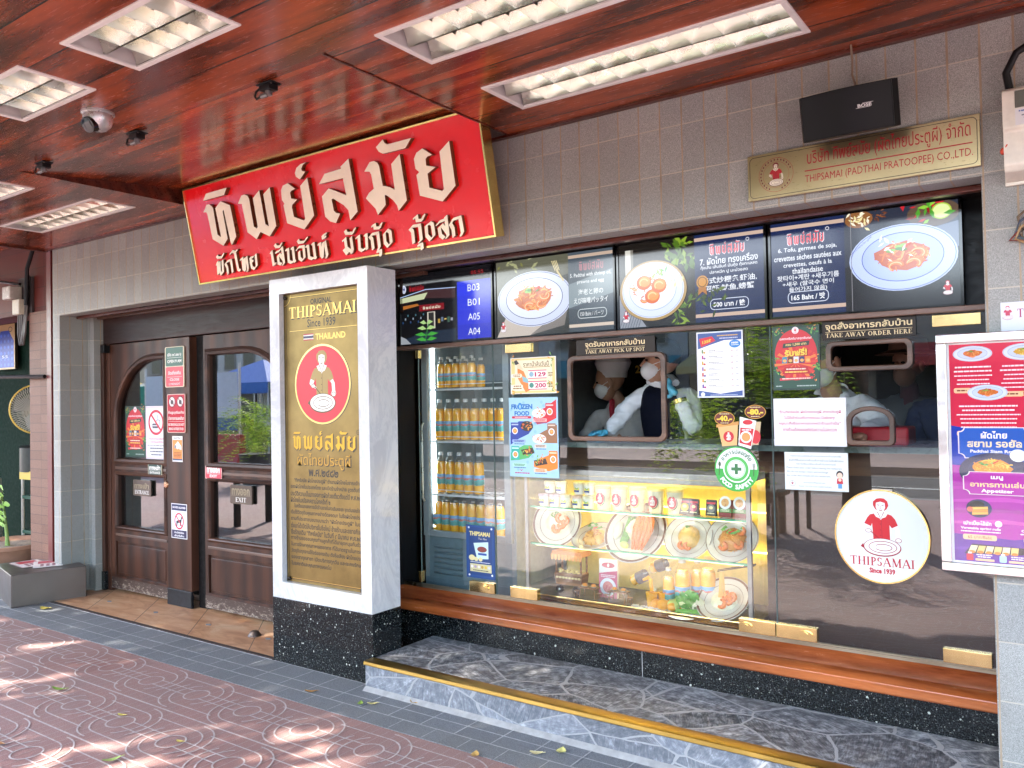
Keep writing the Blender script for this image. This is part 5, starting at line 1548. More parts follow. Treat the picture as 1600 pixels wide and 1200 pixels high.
def xmas(A, x, z, w, h):
    A.rect(x, z, x+w, z+h, '#16342c'); A.rect(x+w*.03, z+h*.03, x+w*.97, z+h*.97, '#1d4a38')
    g = random.Random(8)
    A.poly(arc(x+w*.5, z+h*.55, w*.45, h*.40, 0, 350, 30), '#cf2a36')
    for k in range(18):
        a = 2*math.pi*k/18
        A.poly([(x+w*.5, z+h*.42), (x+w*(.5+.46*math.cos(a)), z+h*(.42+.26*math.sin(a))), (x+w*(.5+.46*math.cos(a+.17)), z+h*(.42+.26*math.sin(a+.17)))], '#e8803a' if k % 2 else '#d83c34')
    leafy(A, [(x+w*.08, z+h*.5), (x+w*.12, z+h*.3), (x+w*.93, z+h*.35), (x+w*.9, z+h*.9), (x+w*.1, z+h*.92)], '#3f8a3c', '#73b04a', 46, w*.035, 71)
    leafy(A, [(x+w*.9, z+h*.2), (x+w*.85, z+h*.95), (x+w*.15, z+h*.95), (x+w*.9, z+h*.5)], '#e8562c', '#f0a04c', 24, w*.03, 72)
    A.ell(x+w*.5, z+h*.93, w*.075, h*.055, '#f4e8e8', 18); lady(A, x+w*.5, z+h*.93, h*.08, '#d02a36', '#f4e8e8', '#d02a36', '#f4e8e8', '#d02a36')
    A.text('ฉลองคริสต์มาสสุดพิเศษ!', x+w*.5, z+h*.80, h*.05, '#f8ecec', w=w*.68, bold=.02)
    A.poly([(x+w*.22, z+h*.66), (x+w*.78, z+h*.69), (x+w*.8, z+h*.76), (x+w*.24, z+h*.73)], '#2b3a36'); A.text('ครบ 1,500 บาท', x+w*.51, z+h*.71, h*.045, '#f6d880', w=w*.44, bold=.03, slope=.04)
    A.text('รับฟรี!', x+w*.51, z+h*.58, h*.12, '#8a1c10', w=w*.5, bold=.06, slope=.05); A.text('รับฟรี!', x+w*.5, z+h*.585, h*.11, '#fbd04c', w=w*.48, bold=.04, slope=.05)
    for k, c in enumerate(('#3c8aa8', '#5a3a2a', '#d8e0e4', '#22386a', '#e88a3c')):
        A.poly([(x+w*(.2+.125*k), z+h*.42), (x+w*(.31+.125*k), z+h*.42), (x+w*(.32+.12*k), z+h*.52), (x+w*(.215+.12*k), z+h*.52)], c); A.ell(x+w*(.262+.123*k), z+h*.46, w*.04, h*.025, '#f0b060', 10)
    A.poly([(x+w*.2, z+h*.25), (x+w*.8, z+h*.25), (x+w*.74, z+h*.36), (x+w*.26, z+h*.36)], '#b8202c'); A.scribble(x+w*.25, z+h*.31, x+w*.75, z+h*.345, '#f8e0d0'); A.scribble(x+w*.25, z+h*.265, x+w*.75, z+h*.30, '#f8d060')
    A.poly([(x+w*.15, z+h*.15), (x+w*.85, z+h*.17), (x+w*.85, z+h*.21), (x+w*.15, z+h*.19)], '#d03040'); A.scribble(x+w*.2, z+h*.165, x+w*.8, z+h*.195, '#f8e0d0')
    A.scribble(x+w*.5, z+h*.05, x+w*.92, z+h*.08, '#a8b8b0'); A.scribble(x+w*.05, z+h*.05, x+w*.2, z+h*.08, '#a8b8b0')
paper('promotion_poster', -1.102, -.908, 1.463, 1.732, 'small red and green festive promotion poster on the shop window glass', 'poster', xmas, '#cfd4d2', t=.003)
def notice1(A, x, z, w, h):
    A.box(x+w*.025, z+h*.03, x+w*.975, z+h*.97, .0015, '#c9ccd2')
    for i, (s_, ww) in enumerate((('“ร้านทิพย์สมัย ผัดไทยประตูผี สาขาประตูผี', .86), ('ไม่ได้เข้าร่วมกับทางระบบ Delivery', .70), ('กรุณาสั่งซื้ออาหารจากหน้าร้านเท่านั้น”', .86), ('ทางร้านต้องขออภัยในความไม่สะดวก', .74))):
        A.text(s_, x+w*.5, z+h*(.71-.12*i), h*.085, '#c2285a', w=w*ww, bold=.014)
paper('white_notice', -1.104, -.811, 1.229, 1.428, 'white notice with pink Thai text beside the arched order hatch', 'notice', notice1, '#eeeff2')
def notice2(A, x, z, w, h):
    for i, (s_, ww, c) in enumerate((('กรุณาตรวจเช็คสินค้าก่อนออกจากร้านทุกครั้ง', .80, '#3f4a50'), ('สินค้าที่ซื้อออกจากร้านแล้วทางร้านจะไม่รับผิดชอบ', .86, '#3f4a50'), ('และไม่รับเปลี่ยนสินค้าในทุกกรณี', .62, '#3f4a50'), ('Please check your order before leaving the restaurant.', .88, '#52606a'), ('We do not accept return and exchange', .66, '#52606a'), ('the order that already left the restaurant.', .70, '#52606a'))):
        A.text(s_, x+w*.03 if i > 2 else x+w*.5, z+h*(.90-.105*i), h*.06, c, w=w*ww, align='L' if i > 2 else 'C')
    A.ring(x+w*.12, z+h*.17, w*.05, w*.05, .001, '#6a6a70', n=18); lady(A, x+w*.12, z+h*.17, h*.13, '#b03040', '#eef2f0', '#b03040', '#eef2f0', '#b03040')
    A.text('ขอบคุณที่อุดหนุน', x+w*.47, z+h*.2, h*.055, '#52606a', w=w*.34)
    A.text('THANK YOU FOR YOUR UNDERSTANDING', x+w*.48, z+h*.1, h*.04, '#7a868c', w=w*.52)
    X, Z = x+w*.87, z+h*.3
    A.ell(X, Z+h*.14, w*.055, h*.1, '#2b2a2c', 16); A.ell(X, Z+h*.11, w*.042, h*.08, '#f2cdb4', 14)
    A.poly([(X-w*.05, Z-h*.1), (X+w*.05, Z-h*.1), (X+w*.04, Z+h*.04), (X-w*.04, Z+h*.04)], '#c8283c'); A.rect(X-w*.03, Z-h*.22, X+w*.03, Z-h*.1, '#5a9ad0')
    A.ell(X, Z-h*.0, w*.025, h*.04, '#f2cdb4', 10)
paper('grey_notice', -1.063, -.809, 1.046, 1.203, 'pale grey-green check-your-order notice below the white notice', 'notice', notice2, '#e3eae6')
def bluecard(A, x, z, w, h):
    A.rect(x, z, x+w, z+h, '#1f4a86'); A.rect(x+w*.1, z+h*.06, x+w*.9, z+h*.96, '#1a3f78')
    for a, b in ((.1, .95), (.9, .95), (.1, .05), (.9, .08)):
        A.ell(x+w*a, z+h*b, w*.03, w*.03, '#e6eaf0', 10)
    A.text('THIPSAMAI', x+w*.48, z+h*.84, h*.085, '#f0e08c', w=w*.72, bold=.03); A.text('To Go', x+w*.58, z+h*.75, h*.035, '#f0e8c8', w=w*.3)
    A.poly([(x+w*.26, z+h*.66), (x+w*.78, z+h*.70), (x+w*.78, z+h*.38), (x+w*.38, z+h*.36)], '#d4ecea'); A.ell(x+w*.56, z+h*.55, w*.17, h*.055, '#8a3c34', 18); A.rect(x+w*.42, z+h*.44, x+w*.72, z+h*.48, '#2a50a0')
    for a in (.2, .35, .5):
        A.ell(x+w*a, z+h*(.38-.02*(a > .3)), w*.11 if a < .3 else w*.07, h*.055 if a < .3 else h*.04, '#e8dca0', 16)
    A.scribble(x+w*.14, z+h*.29, x+w*.84, z+h*.315, '#d8dce8')
    A.rect(x+w*.13, z+h*.12, x+w*.88, z+h*.27, '#d8cf9c')
    for k in range(6):
        A.ell(x+w*(.2+.12*k), z+h*.215, w*.045, h*.028, ('#f0ecec', '#b8a0b8', '#efe8dc', '#c8a048', '#e8c440', '#dcd8d4')[k], 12)
    A.scribble(x+w*.17, z+h*.135, x+w*.84, z+h*.165, '#5a5a40')
paper('blue_card', -2.786, -2.595, .494, .776, 'navy blue ice cream card at the foot of the glass before the fridge', 'poster', bluecard, '#1f4a86')
# round food-safety sticker
A = Art()
A.ell(0, 0, .0985, .0985, '#f2f3ee', 56)
A.poly(arc(0, 0, .0965, .0965, 180, 360, 40), '#3fae49')
A.ring(0, 0, .0985, .0985, .006, '#3fae49', 0, 360, 56)
A.ell(0, 0, .060, .060, '#f6f7f2', 44); A.ell(0, 0, .054, .054, '#58bd58', 44); A.ell(0, 0, .041, .041, '#f6f7f2', 40); A.ring(0, 0, .038, .038, .002, '#3fae49', n=40)
A.rect(-.023, -.007, .023, .007, '#3c7a46'); A.rect(-.007, -.023, .007, .023, '#3c7a46')
def curved(A, s_, r, amid, aw, h, c, top=True, bold=.02):
    n = len(s_)
    for i, ch in enumerate(s_):
        if ch == ' ': continue
        a = amid+(aw*(.5-(i+.5)/n) if top else aw*((i+.5)/n-.5))
        V, F, bb = text_geo(ch, bold)
        if not V: continue
        k = h/.72; cx_ = (bb[0]+bb[2])/2
        ro = R(a-90) if top else R(a+90)
        P = []
        for v in V:
            u_, w_ = (v[0]-cx_)*k, v[1]*k-h/2
            P.append((r*math.cos(R(a))+u_*math.cos(ro)-w_*math.sin(ro), r*math.sin(R(a))+u_*math.sin(ro)+w_*math.cos(ro)))
        A.raw(P, F, c)
curved(A, 'FOOD SAFETY', .078, 270, 120, .019, '#f6f7f2', False, .05)
def curved_groups(A, groups, r, a0, a1, h, c):
    for i, s_ in enumerate(groups):
        a = a0+(a1-a0)*(i+.5)/len(groups)
        V, F, bb = text_geo(s_, .02)
        k = h/.72; cx_ = (bb[0]+bb[2])/2; ro = R(a-90); P = []
        for v in V:
            u_, w_ = (v[0]-cx_)*k, v[1]*k-h/2
            P.append((r*math.cos(R(a))+u_*math.cos(ro)-w_*math.sin(ro), r*math.sin(R(a))+u_*math.sin(ro)+w_*math.cos(ro)))
        A.raw(P, F, c)
curved_groups(A, ['อ', 'า', 'ห', 'า', 'ร', 'ป', 'ล', 'อ', 'ด', 'ภั', 'ย'], .076, 150, 30, .018, '#2f6f3a')
A.line([(-.079, -.03), (-.076, .01)], .004, '#44603c'); A.ell(-.0755, .02, .006, .011, '#44603c', 12)
A.line([(.076, -.03), (.078, .012)], .004, '#44603c')
for k in (-1, 0, 1): A.line([(.078+k*.004, .01), (.0775+k*.004, .026)], .002, '#44603c')
A.obj('food_safety_sticker', (-1.273, YP-.0015, 1.124), label='round green and white food safety sticker on the glass', cat='sticker', extra=(arc(0, 0, .0985, .0985, 0, 355, 55), .0014, '#f2f3ee'))
# cup and pouch cut-out sticker with the 40 and 80 badges
A = Art()
cx, cz = -1.262, 1.285
X = lambda x_: x_-cx
Z = lambda z_: z_-cz
A.poly([(X(-1.215), Z(1.33)), (X(-1.16), Z(1.33)), (X(-1.172), Z(1.232)), (X(-1.21), Z(1.228))], '#cdb48c'); A.ell(X(-1.185), Z(1.265), .022, .03, '#d02a36', 18)
A.poly([(X(-1.353), Z(1.31)), (X(-1.262), Z(1.318)), (X(-1.268), Z(1.228)), (X(-1.335), Z(1.222))], '#e8b878'); A.poly([(X(-1.360), Z(1.305)), (X(-1.258), Z(1.318)), (X(-1.258), Z(1.332)), (X(-1.360), Z(1.318))], '#d89a50')
A.ell(X(-1.305), Z(1.265), .024, .024, '#d02a36', 22); lady(A, X(-1.305), Z(1.266), .036, '#f4e8e0', '#f4e8e0', '#f4e8e0', '#f4e8e0', '#d02a36')
A.poly([(X(-1.252), Z(1.352)), (X(-1.180), Z(1.334)), (X(-1.206), Z(1.212)), (X(-1.262), Z(1.228))], '#f3f1ec'); A.ell(X(-1.218), Z(1.328), .022, .011, '#d02a36', 18)
A.poly([(X(-1.251), Z(1.305)), (X(-1.192), Z(1.300)), (X(-1.206), Z(1.225)), (X(-1.257), Z(1.238))], '#d02a36'); A.ell(X(-1.227), Z(1.264), .026, .026, '#f3f1ec', 24); A.ell(X(-1.227), Z(1.264), .019, .019, '#e9a05a', 18)
A.scribble(X(-1.248), Z(1.290), X(-1.20), Z(1.300), '#f8ece8')
for bx, bz, s_ in ((-1.322, 1.345, '-40.-'), (-1.184, 1.373, '-80.-')):
    A.ell(X(bx), Z(bz), .046, .030, '#f0b83c', 26); A.ell(X(bx), Z(bz), .044, .028, '#6a1c18', 26); A.text(s_, X(bx), Z(bz), .026, '#f8d040', w=.07, bold=.05)
    A.scribble(X(bx)-.025, Z(bz)+.017, X(bx)+.025, Z(bz)+.023, '#e8d8a0'); A.scribble(X(bx)-.02, Z(bz)-.023, X(bx)+.02, Z(bz)-.017, '#e8d8a0')
A.obj('price_sticker', (cx, YP-.0006, cz), label='cut-out sticker of cup and pouch with 40 and 80 badges on the glass', cat='sticker')
# round white window sign
A = Art()
A.ell(0, 0, .168, .178, '#e6efe9', 64)
lady(A, 0, .035, .232, '#d01626', '#f3f3ee', '#d01626', '#eef2ee', '#a01226')
A.serif('THIPSAMAI', 0, -.100, .034, '#c01c34', w=.238)
A.text('Since 1939', .0, -.136, .022, '#c01c34', w=.095, bold=.05)
ws = thing('round_window_sign', 'round white sign with red cook emblem and gold rim on the glass', 'sign', (-.690, YP-.011, .878))
A.obj('face', (0, 0, 0), parent=ws, extra=(arc(0, 0, .170, .180, 0, 355, 71), .009, '#e6efe9'))
m = MB()
o_, i_ = arc(0, 0, .1745, .1845, 0, 355, 71), arc(0, 0, .1695, .1795, 0, 355, 71)
n = 72
V = [(p[0], -.004, p[1]) for p in o_]+[(p[0], .010, p[1]) for p in o_]+[(p[0], -.004, p[1]) for p in i_]+[(p[0], .010, p[1]) for p in i_]
m.add(V, [(i, (i+1) % n, n+(i+1) % n, n+i) for i in range(n)]+[(i, 2*n+i, 2*n+(i+1) % n, (i+1) % n) for i in range(n)]+[(2*n+i, 3*n+i, 3*n+(i+1) % n, 2*n+(i+1) % n) for i in range(n)])
m.obj('gold_rim', M_gold, ws, local=True)
m = MB(); m.box(-.03, .045, -.0035, .004, .178, .188); m.obj('tape', plain('beige_tape', (.5, .44, .36), .6), ws, local=True, smooth=0, bevel=.002)

# wooden hatch frames on the glass
M_hatch = wood('hatch_wood', (.055, .028, .017), (.17, .09, .055), 'X', 1.2, .4, .2)
def hatch(name, outer, inner, label):
    xs = [p[0] for p in outer]; zs = [p[1] for p in outer]
    c = ((min(xs)+max(xs))/2, YG-.013, min(zs))
    me = curve_mesh([outer, inner], .012, .004)
    m = MB(c); add_mesh(m, me, 0, Matrix.Translation((0, YG-.013, 0)) @ UP)
    return m.obj(name, M_hatch, label=label, cat='window frame', smooth=35)
hatch('hatch_frame', rrect(-2.117, 1.238, -1.592, 1.655, .035), rrect(-2.094, 1.261, -1.615, 1.632, .022), 'large rounded wooden hatch frame below the pick-up sign')
hatch('hatch_frame', rrect(-.881, 1.534, -.556, 1.656, .03), rrect(-.860, 1.554, -.577, 1.637, .018), 'wide low wooden hatch frame just under the order sign')
def archo(x0, z0, x1, z1, r, s_):
    return [(x0+r, z0), (x1-r, z0)]+arc(x1-r, z0+r, r, r, -90, 0, 4)[1:]+arc((x0+x1)/2, z1-s_, (x1-x0)/2, s_, 0, 180, 14)+arc(x0+r, z0+r, r, r, 180, 270, 4)[:-1]
hatch('hatch_frame', archo(-.808, 1.236, -.628, 1.392, .02, .055), archo(-.788, 1.256, -.648, 1.374, .012, .042), 'small arched wooden hatch frame beside the white notice')

# papers and stickers on the doors
YS = YD-.0065
YSP = YD-.0305
def greenred(A, x, z, w, h):
    A.rr(x+w*.04, z+h*.52, x+w*.96, z+h*.985, .01, '#1f5a44'); A.rr(x+w*.04, z+h*.015, x+w*.96, z+h*.505, .01, '#d8384a')
    A.text('เปิด ๐๙.๐๐ น', x+w*.5, z+h*.81, h*.085, '#f2efe6', w=w*.72, bold=.03); A.rect(x+w*.12, z+h*.725, x+w*.88, z+h*.732, '#f2efe6'); A.text('OPEN 9 AM', x+w*.5, z+h*.64, h*.08, '#f2efe6', w=w*.74, bold=.03)
    A.text('ปิดเที่ยงคืน', x+w*.5, z+h*.36, h*.1, '#f8e8e6', w=w*.66, bold=.02); A.rect(x+w*.12, z+h*.25, x+w*.88, z+h*.256, '#f8e8e6'); A.text('CLOSE', x+w*.5, z+h*.19, h*.06, '#f8e8e6', w=w*.5, bold=.02); A.text('12 MIDNIGHT', x+w*.5, z+h*.08, h*.055, '#f8e8e6', w=w*.6)
paper('opening_hours_sign', -5.540, -5.304, 1.586, 1.880, 'opening hours sign, green above red, on the door post', 'sign', greenred, '#e8d9b8', .006, YSP, .012)
def nosmoke(A, x, z, w, h):
    A.rr(x+w*.03, z+h*.02, x+w*.97, z+h*.98, .01, '#c81c26')
    for sx in (.28, .74):
        A.ell(x+w*sx, z+h*.80, w*.19, h*.15, '#f0e4dc', 24); A.ring(x+w*sx, z+h*.80, w*.19, h*.15, w*.035, '#8c1018', n=28); A.line([(x+w*(sx-.13), z+h*.9), (x+w*(sx+.13), z+h*.70)], w*.03, '#8c1018')
        A.ell(x+w*sx, z+h*.79, w*.08, h*.06, '#54423c', 12)
    A.text('ห้ามสูบบุหรี่และห้าม', x+w*.5, z+h*.52, h*.10, '#f4e6d8', w=w*.86, bold=.03); A.text('นำอาหารภายนอกเข้ามา', x+w*.5, z+h*.38, h*.10, '#f4e6d8', w=w*.86, bold=.03); A.rect(x+w*.08, z+h*.285, x+w*.92, z+h*.292, '#f4e6d8')
    A.text('NO SMOKING & DO NOT', x+w*.5, z+h*.21, h*.07, '#f4e6d8', w=w*.88, bold=.03); A.text('BRING OUTSIDE FOOD', x+w*.5, z+h*.10, h*.07, '#f4e6d8', w=w*.82, bold=.03)
paper('no_smoking_sign', -5.518, -5.295, 1.256, 1.536, 'glossy red no-smoking sign on the door post', 'sign', nosmoke, '#e6b8a8', .006, YSP, .012, kind='gloss')
def cctv(A, x, z, w, h):
    A.rect(x+w*.04, z+h*.02, x+w*.96, z+h*.98, '#f08c2c'); A.rect(x+w*.04, z+h*.85, x+w*.96, z+h*.98, '#e8e4dc'); A.text('CCTV', x+w*.5, z+h*.915, h*.06, '#202030', w=w*.7, bold=.04)
    A.poly([(x+w*.2, z+h*.62), (x+w*.55, z+h*.8), (x+w*.85, z+h*.62), (x+w*.5, z+h*.48)], '#f2efe8'); A.ell(x+w*.3, z+h*.58, w*.12, h*.07, '#8a8a8c', 14); A.poly([(x+w*.6, z+h*.5), (x+w*.9, z+h*.62), (x+w*.9, z+h*.46)], '#d8d4cc')
    A.scribble(x+w*.1, z+h*.16, x+w*.9, z+h*.38, '#7a3c08', 4); A.rect(x+w*.04, z+h*.02, x+w*.96, z+h*.12, '#d8d8e0'); A.rect(x+w*.04, z+h*.06, x+w*.96, z+h*.12, '#28305a')
paper('camera_warning_sticker', -5.466, -5.339, 1.046, 1.232, 'small orange camera warning sticker on the door post', 'sticker', cctv, '#e8e4dc', .001, YSP)
def nopets(A, x, z, w, h):
    A.rect(x+w*.03, z+h*.02, x+w*.97, z+h*.98, '#f4f2f4'); A.rect(x+w*.03, z+h*.8, x+w*.97, z+h*.98, '#20285a'); A.text('NO PETS ALLOWED', x+w*.5, z+h*.89, h*.055, '#f4f2f4', w=w*.82, bold=.04)
    A.poly([(x+w*.32, z+h*.5), (x+w*.6, z+h*.55), (x+w*.66, z+h*.66), (x+w*.74, z+h*.6), (x+w*.66, z+h*.56), (x+w*.62, z+h*.36), (x+w*.56, z+h*.36), (x+w*.55, z+h*.46), (x+w*.4, z+h*.44), (x+w*.38, z+h*.34), (x+w*.32, z+h*.34)], '#26262c')
    A.ring(x+w*.5, z+h*.5, w*.3, h*.24, w*.06, '#d82448', n=36); A.line([(x+w*.3, z+h*.66), (x+w*.7, z+h*.34)], w*.05, '#d82448')
    A.rect(x+w*.03, z+h*.02, x+w*.97, z+h*.24, '#28204c'); A.text('ห้ามนำสัตว์เลี้ยง', x+w*.5, z+h*.17, h*.06, '#f4f2f4', w=w*.6, bold=.03); A.text('เข้ามาในร้าน', x+w*.5, z+h*.08, h*.06, '#f4f2f4', w=w*.6, bold=.03)
paper('no_pets_sticker', -5.487, -5.294, .495, .744, 'white and navy no-pets sticker low on the door post', 'sticker', nopets, '#f4f2f4', .001, YSP)
paper('promotion_poster', -6.177, -5.893, 1.059, 1.456, 'large red and green festive promotion poster in the left door pane', 'poster', xmas, '#9cb0a8', .002, YD+.0195)
def nofood(A, x, z, w, h):
    A.box(x+w*.02, z+h*.015, x+w*.98, z+h*.985, .004, '#e89ab0')
    X, Z = x+w*.52, z+h*.70
    A.poly([(X-w*.02, Z+h*.04), (X+w*.16, Z+h*.04), (X+w*.13, Z-h*.08), (X+w*.01, Z-h*.08)], '#50505a'); A.poly([(X, Z+h*.03), (X+w*.14, Z+h*.03), (X+w*.115, Z-h*.07), (X+w*.025, Z-h*.07)], '#f1eef2'); A.line([(X+w*.07, Z+h*.04), (X+w*.05, Z+h*.13)], w*.02, '#50505a')
    A.rr(X-w*.2, Z-h*.12, X+w*.08, Z-h*.03, .01, '#50505a'); A.rect(X-w*.19, Z-h*.08, X+w*.07, Z-h*.065, '#f1eef2')
    A.ring(X-w*.02, Z-h*.01, w*.37, h*.24, w*.07, '#d4203a', n=40); A.line([(X-w*.27, Z+h*.15), (X+w*.22, Z-h*.17)], w*.06, '#d4203a')
    A.text('ห้ามนำอาหารและเครื่องดื่ม', x+w*.52, z+h*.385, h*.04, '#d4506a', w=w*.72, bold=.02); A.text('จากภายนอกเข้าร้าน', x+w*.52, z+h*.325, h*.04, '#d4506a', w=w*.6, bold=.02)
    A.text('NO FOOD OR DRINK ALLOWED', x+w*.5, z+h*.255, h*.03, '#5a4048', w=w*.84, bold=.02)
    for k, ww in enumerate((.62, .6, .5)): A.scribble(x+w*(.5-ww/2), z+h*(.185-.06*k), x+w*(.5+ww/2), z+h*(.215-.06*k), '#6a6a78', 1, .9, 0)
paper('no_food_poster', -5.890, -5.612, 1.054, 1.452, 'white poster with red crossed-out cup and burger in door pane', 'poster', nofood, '#f1eef2', .002, YD+.0195)
def ent(c, t1, t2):
    def f(A, x, z, w, h):
        A.rr(x+w*.03, z+h*.05, x+w*.97, z+h*.95, .006, c); A.text(t1, x+w*.5, z+h*.66, h*.42, '#f0ece2', w=w*.8, bold=.05); A.rect(x+w*.1, z+h*.38, x+w*.9, z+h*.4, '#f0ece2'); A.text(t2, x+w*.5, z+h*.22, h*.2, '#f0ece2', w=w*(.75 if len(t2) > 4 else .45), bold=.03)
    return f
paper('entrance_sign', -5.809, -5.628, .936, 1.023, 'small dark green entrance sign on the rail of left door', 'sign', ent('#183c34', 'ทางเข้า', 'ENTRANCE'), '#c8bfa0', .004, YD-.0125, .006)
paper('exit_sign', -5.093, -4.906, .937, 1.027, 'small pinkish red exit sign on the rail of right door', 'sign', ent('#d83a50', 'ทางออก', 'EXIT'), '#e8b8b0', .004, YD-.0125, .006)
def brownplate(t1, t2, ww):
    def f(A, x, z, w, h):
        A.text(t1, x+w*.49, z+h*.65, h*.36, '#8a7a5c', w=w*.82, bold=.04); A.rect(x+w*.06, z+h*.44, x+w*.94, z+h*.455, '#8a7a5c')
        A.serif(t2, x+w*.5, z+h*.23, h*.24, '#f0ece4', w=w*ww)
    return f
M_plate2 = plain('brown_acrylic', (.085, .062, .045), .2)
paper('entrance_plate', -6.044, -5.803, .770, .891, 'brown entrance plate hanging in the lower pane of left door', 'sign', brownplate('ทางเข้า', 'ENTRANCE', .80), M_plate2, .012, YD+.012, .012)
paper('exit_plate', -4.837, -4.602, .776, .902, 'brown exit plate hanging in the lower pane of right door', 'sign', brownplate('ทางออก', 'EXIT', .5), M_plate2, .012, YD+.012, .012)

# ------------------------------------------------------------------ company plate on the wall
cp = thing('company_sign', 'long polished brass company plate with red lettering above the screens', 'sign', (-.678, 3.158, 2.2905))
m = MB(); m.box(-.398, .398, 0, .01, -.0885, .0885); m.obj('plate', brass('satin_brass', .3, (.40, .31, .17), .2), cp, local=True, smooth=0, bevel=.0015)
A = Art('paper')
A.box(-.39, -.080, .39, .080, .0022, '#2a2216', .018)
RD = '#b01424'
A.text('บริษัท ทิพย์สมัย (ผัดไทยประตูผี) จำกัด', .10, .038, .072, RD, w=.54)
A.rect(-.18, -.008, .375, -.004, RD)
A.text('THIPSAMAI (PADTHAI PRATOOPEE) CO.,LTD.', .098, -.040, .036, RD, w=.555)
A.ring(-.288, 0, .066, .066, .0012, RD, n=44); A.ring(-.288, 0, .05, .05, .0008, RD, n=40)
lady(A, -.288, 0, .092, '#7a1020', '#e8dcc4', '#b01424', '#efe6d2', '#5a0c14')
for k in range(26):
    a = 20+k*12.4
    if 250 < a < 290: continue
    A.rect(-.288+.058*math.cos(R(a))-.0022, .058*math.sin(R(a))-.0032, -.288+.058*math.cos(R(a))+.0022, .058*math.sin(R(a))+.0032, '#7a1826')
A.obj('lettering', (0, -.0002, 0), parent=cp)
m = MB(); [m.cyl((x, .010, z), .008, .009, 10, 'Y') for x in (-.37, .37) for z in (-.06, .06)]; m.obj('standoff', M_brass, cp, local=True)

# ------------------------------------------------------------------ framed menu board by the right edge
mb = thing('menu_board', 'red, blue and purple menu poster in aluminium frame on the right pier', 'menu board', (-.1, 3.11, .84))
MW0, MW1, MH = -.327, .327, .797
M_frame = steel('worn_aluminium', (.72, .70, .68), .22)
m = MB(); fw = .030
m.box(MW0, MW1, -.002, .028, 0, fw); m.box(MW0, MW1, -.002, .028, MH-fw, MH); m.box(MW0, MW0+fw, -.0018, .028, fw+.0001, MH-fw-.0001); m.box(MW1-fw, MW1, -.0018, .028, fw+.0001, MH-fw-.0001)
m.obj('frame', M_frame, mb, local=True, smooth=0, bevel=.003)
m = MB(); m.box(MW0+fw, MW1-fw, .014, .03, fw, MH-fw); m.obj('backing', M_white, mb, local=True, smooth=0)
m = MB(); m.cyl((MW0-.004, .012, .20), .008, .02, 10, 'X'); m.obj('catch', M_steel, mb, local=True)
A = Art('gloss')
x0, x1, zz0, zz1 = MW0+fw+.008, MW1-fw-.008, fw+.006, MH-fw-.006
pw, ph = x1-x0, zz1-zz0
X = lambda a: x0+pw*a
Z = lambda b: zz0+ph*b
A.rect(X(0), Z(0), X(1), Z(1), '#d01c40')
A.poly([(X(0), Z(.0)), (X(1), Z(.0)), (X(1), Z(.52)), (X(.6), Z(.535)), (X(.42), Z(.535)), (X(.25), Z(.565)), (X(.1), Z(.61)), (X(0), Z(.625))], '#1436a4')
A.poly([(X(0), Z(.0)), (X(1), Z(.0)), (X(1), Z(.36)), (X(.62), Z(.395)), (X(.4), Z(.415)), (X(.15), Z(.435)), (X(0), Z(.442))], '#a82098')
A.poly([(X(0), Z(0)), (X(1), Z(0)), (X(1), Z(.12)), (X(.5), Z(.14)), (X(.3), Z(.11)), (X(0), Z(.125))], '#5c2c94')
for k, (yy, c) in enumerate(((.33, '#b92ca6'), (.27, '#c03aac'), (.22, '#9a1c8c'), (.17, '#c44aa8'), (.05, '#6a3aa4'))):
    A.poly([(X(0), Z(yy)), (X(.3), Z(yy+.01)), (X(.7), Z(yy-.02)), (X(1), Z(yy)), (X(1), Z(yy+.018)), (X(.6), Z(yy+.002)), (X(.25), Z(yy+.03)), (X(0), Z(yy+.012))], c)
W_ = '#f4eeee'
def item(cx, cz, r, seed, lines, flag=False, tx=.2):
    dish(A, X(cx), Z(cz), pw*r, ph*r*.36, seed, '#d4deec', '#c3d2e6', '#5a6a90', ('#e08a34', '#ecae58', '#cc6a28') if not flag else ('#e8c23c', '#f0d46a', '#c89a28'), True, 1, n=22)
    for i in range(lines):
        hh = .013 if i < 2 else .010
        A.scribble(X(cx-tx/2), Z(cz-.068-.019*i), X(cx+tx/2), Z(cz-.068-.019*i+hh), W_, 1, .5)
    zb_ = cz-.068-.019*lines-.006
    A.rr(X(cx-tx*.5), Z(zb_-.012), X(cx-.01), Z(zb_+.012), .006, '#ecc394'); A.scribble(X(cx-tx*.44), Z(zb_-.006), X(cx-.03), Z(zb_+.006), '#7a3a20')
    for k in range(3):
        A.ell(X(cx+.025+.036*k), Z(zb_), pw*.014, pw*.014, W_, 12)
item(.12, .955, .10, 101, 5); item(.375, .955, .105, 102, 6, True, .24); item(.66, .955, .105, 103, 5)
item(.90, .955, .09, 108, 5)
A.poly([(X(.44), Z(.985)), (X(.525), Z(.985)), (X(.50), Z(.995)), (X(.45), Z(1.0))], '#f4cc28')
item(.19, .775, .10, 104, 6, False, .32)
dish(A, X(.63), Z(.765), pw*.165, ph*.062, 105, '#d4deec', '#c3d2e6', '#5a6a90', ('#e08a34', '#ecae58', '#cc6a28'), True, 2)
A.text('Original', X(.42), Z(.765), ph*.03, '#f0c878', w=pw*.15); A.ell(X(.45), Z(.71), pw*.042, ph*.025, '#f0e8e0', 18); A.ell(X(.45), Z(.71), pw*.032, ph*.018, '#e87a3c', 14)
for i in range(5): A.scribble(X(.5), Z(.665-.021*i), X(.78), Z(.678-.021*i), W_, 1, .5)
A.rr(X(.49), Z(.543), X(.64), Z(.562), .006, '#ecc394')
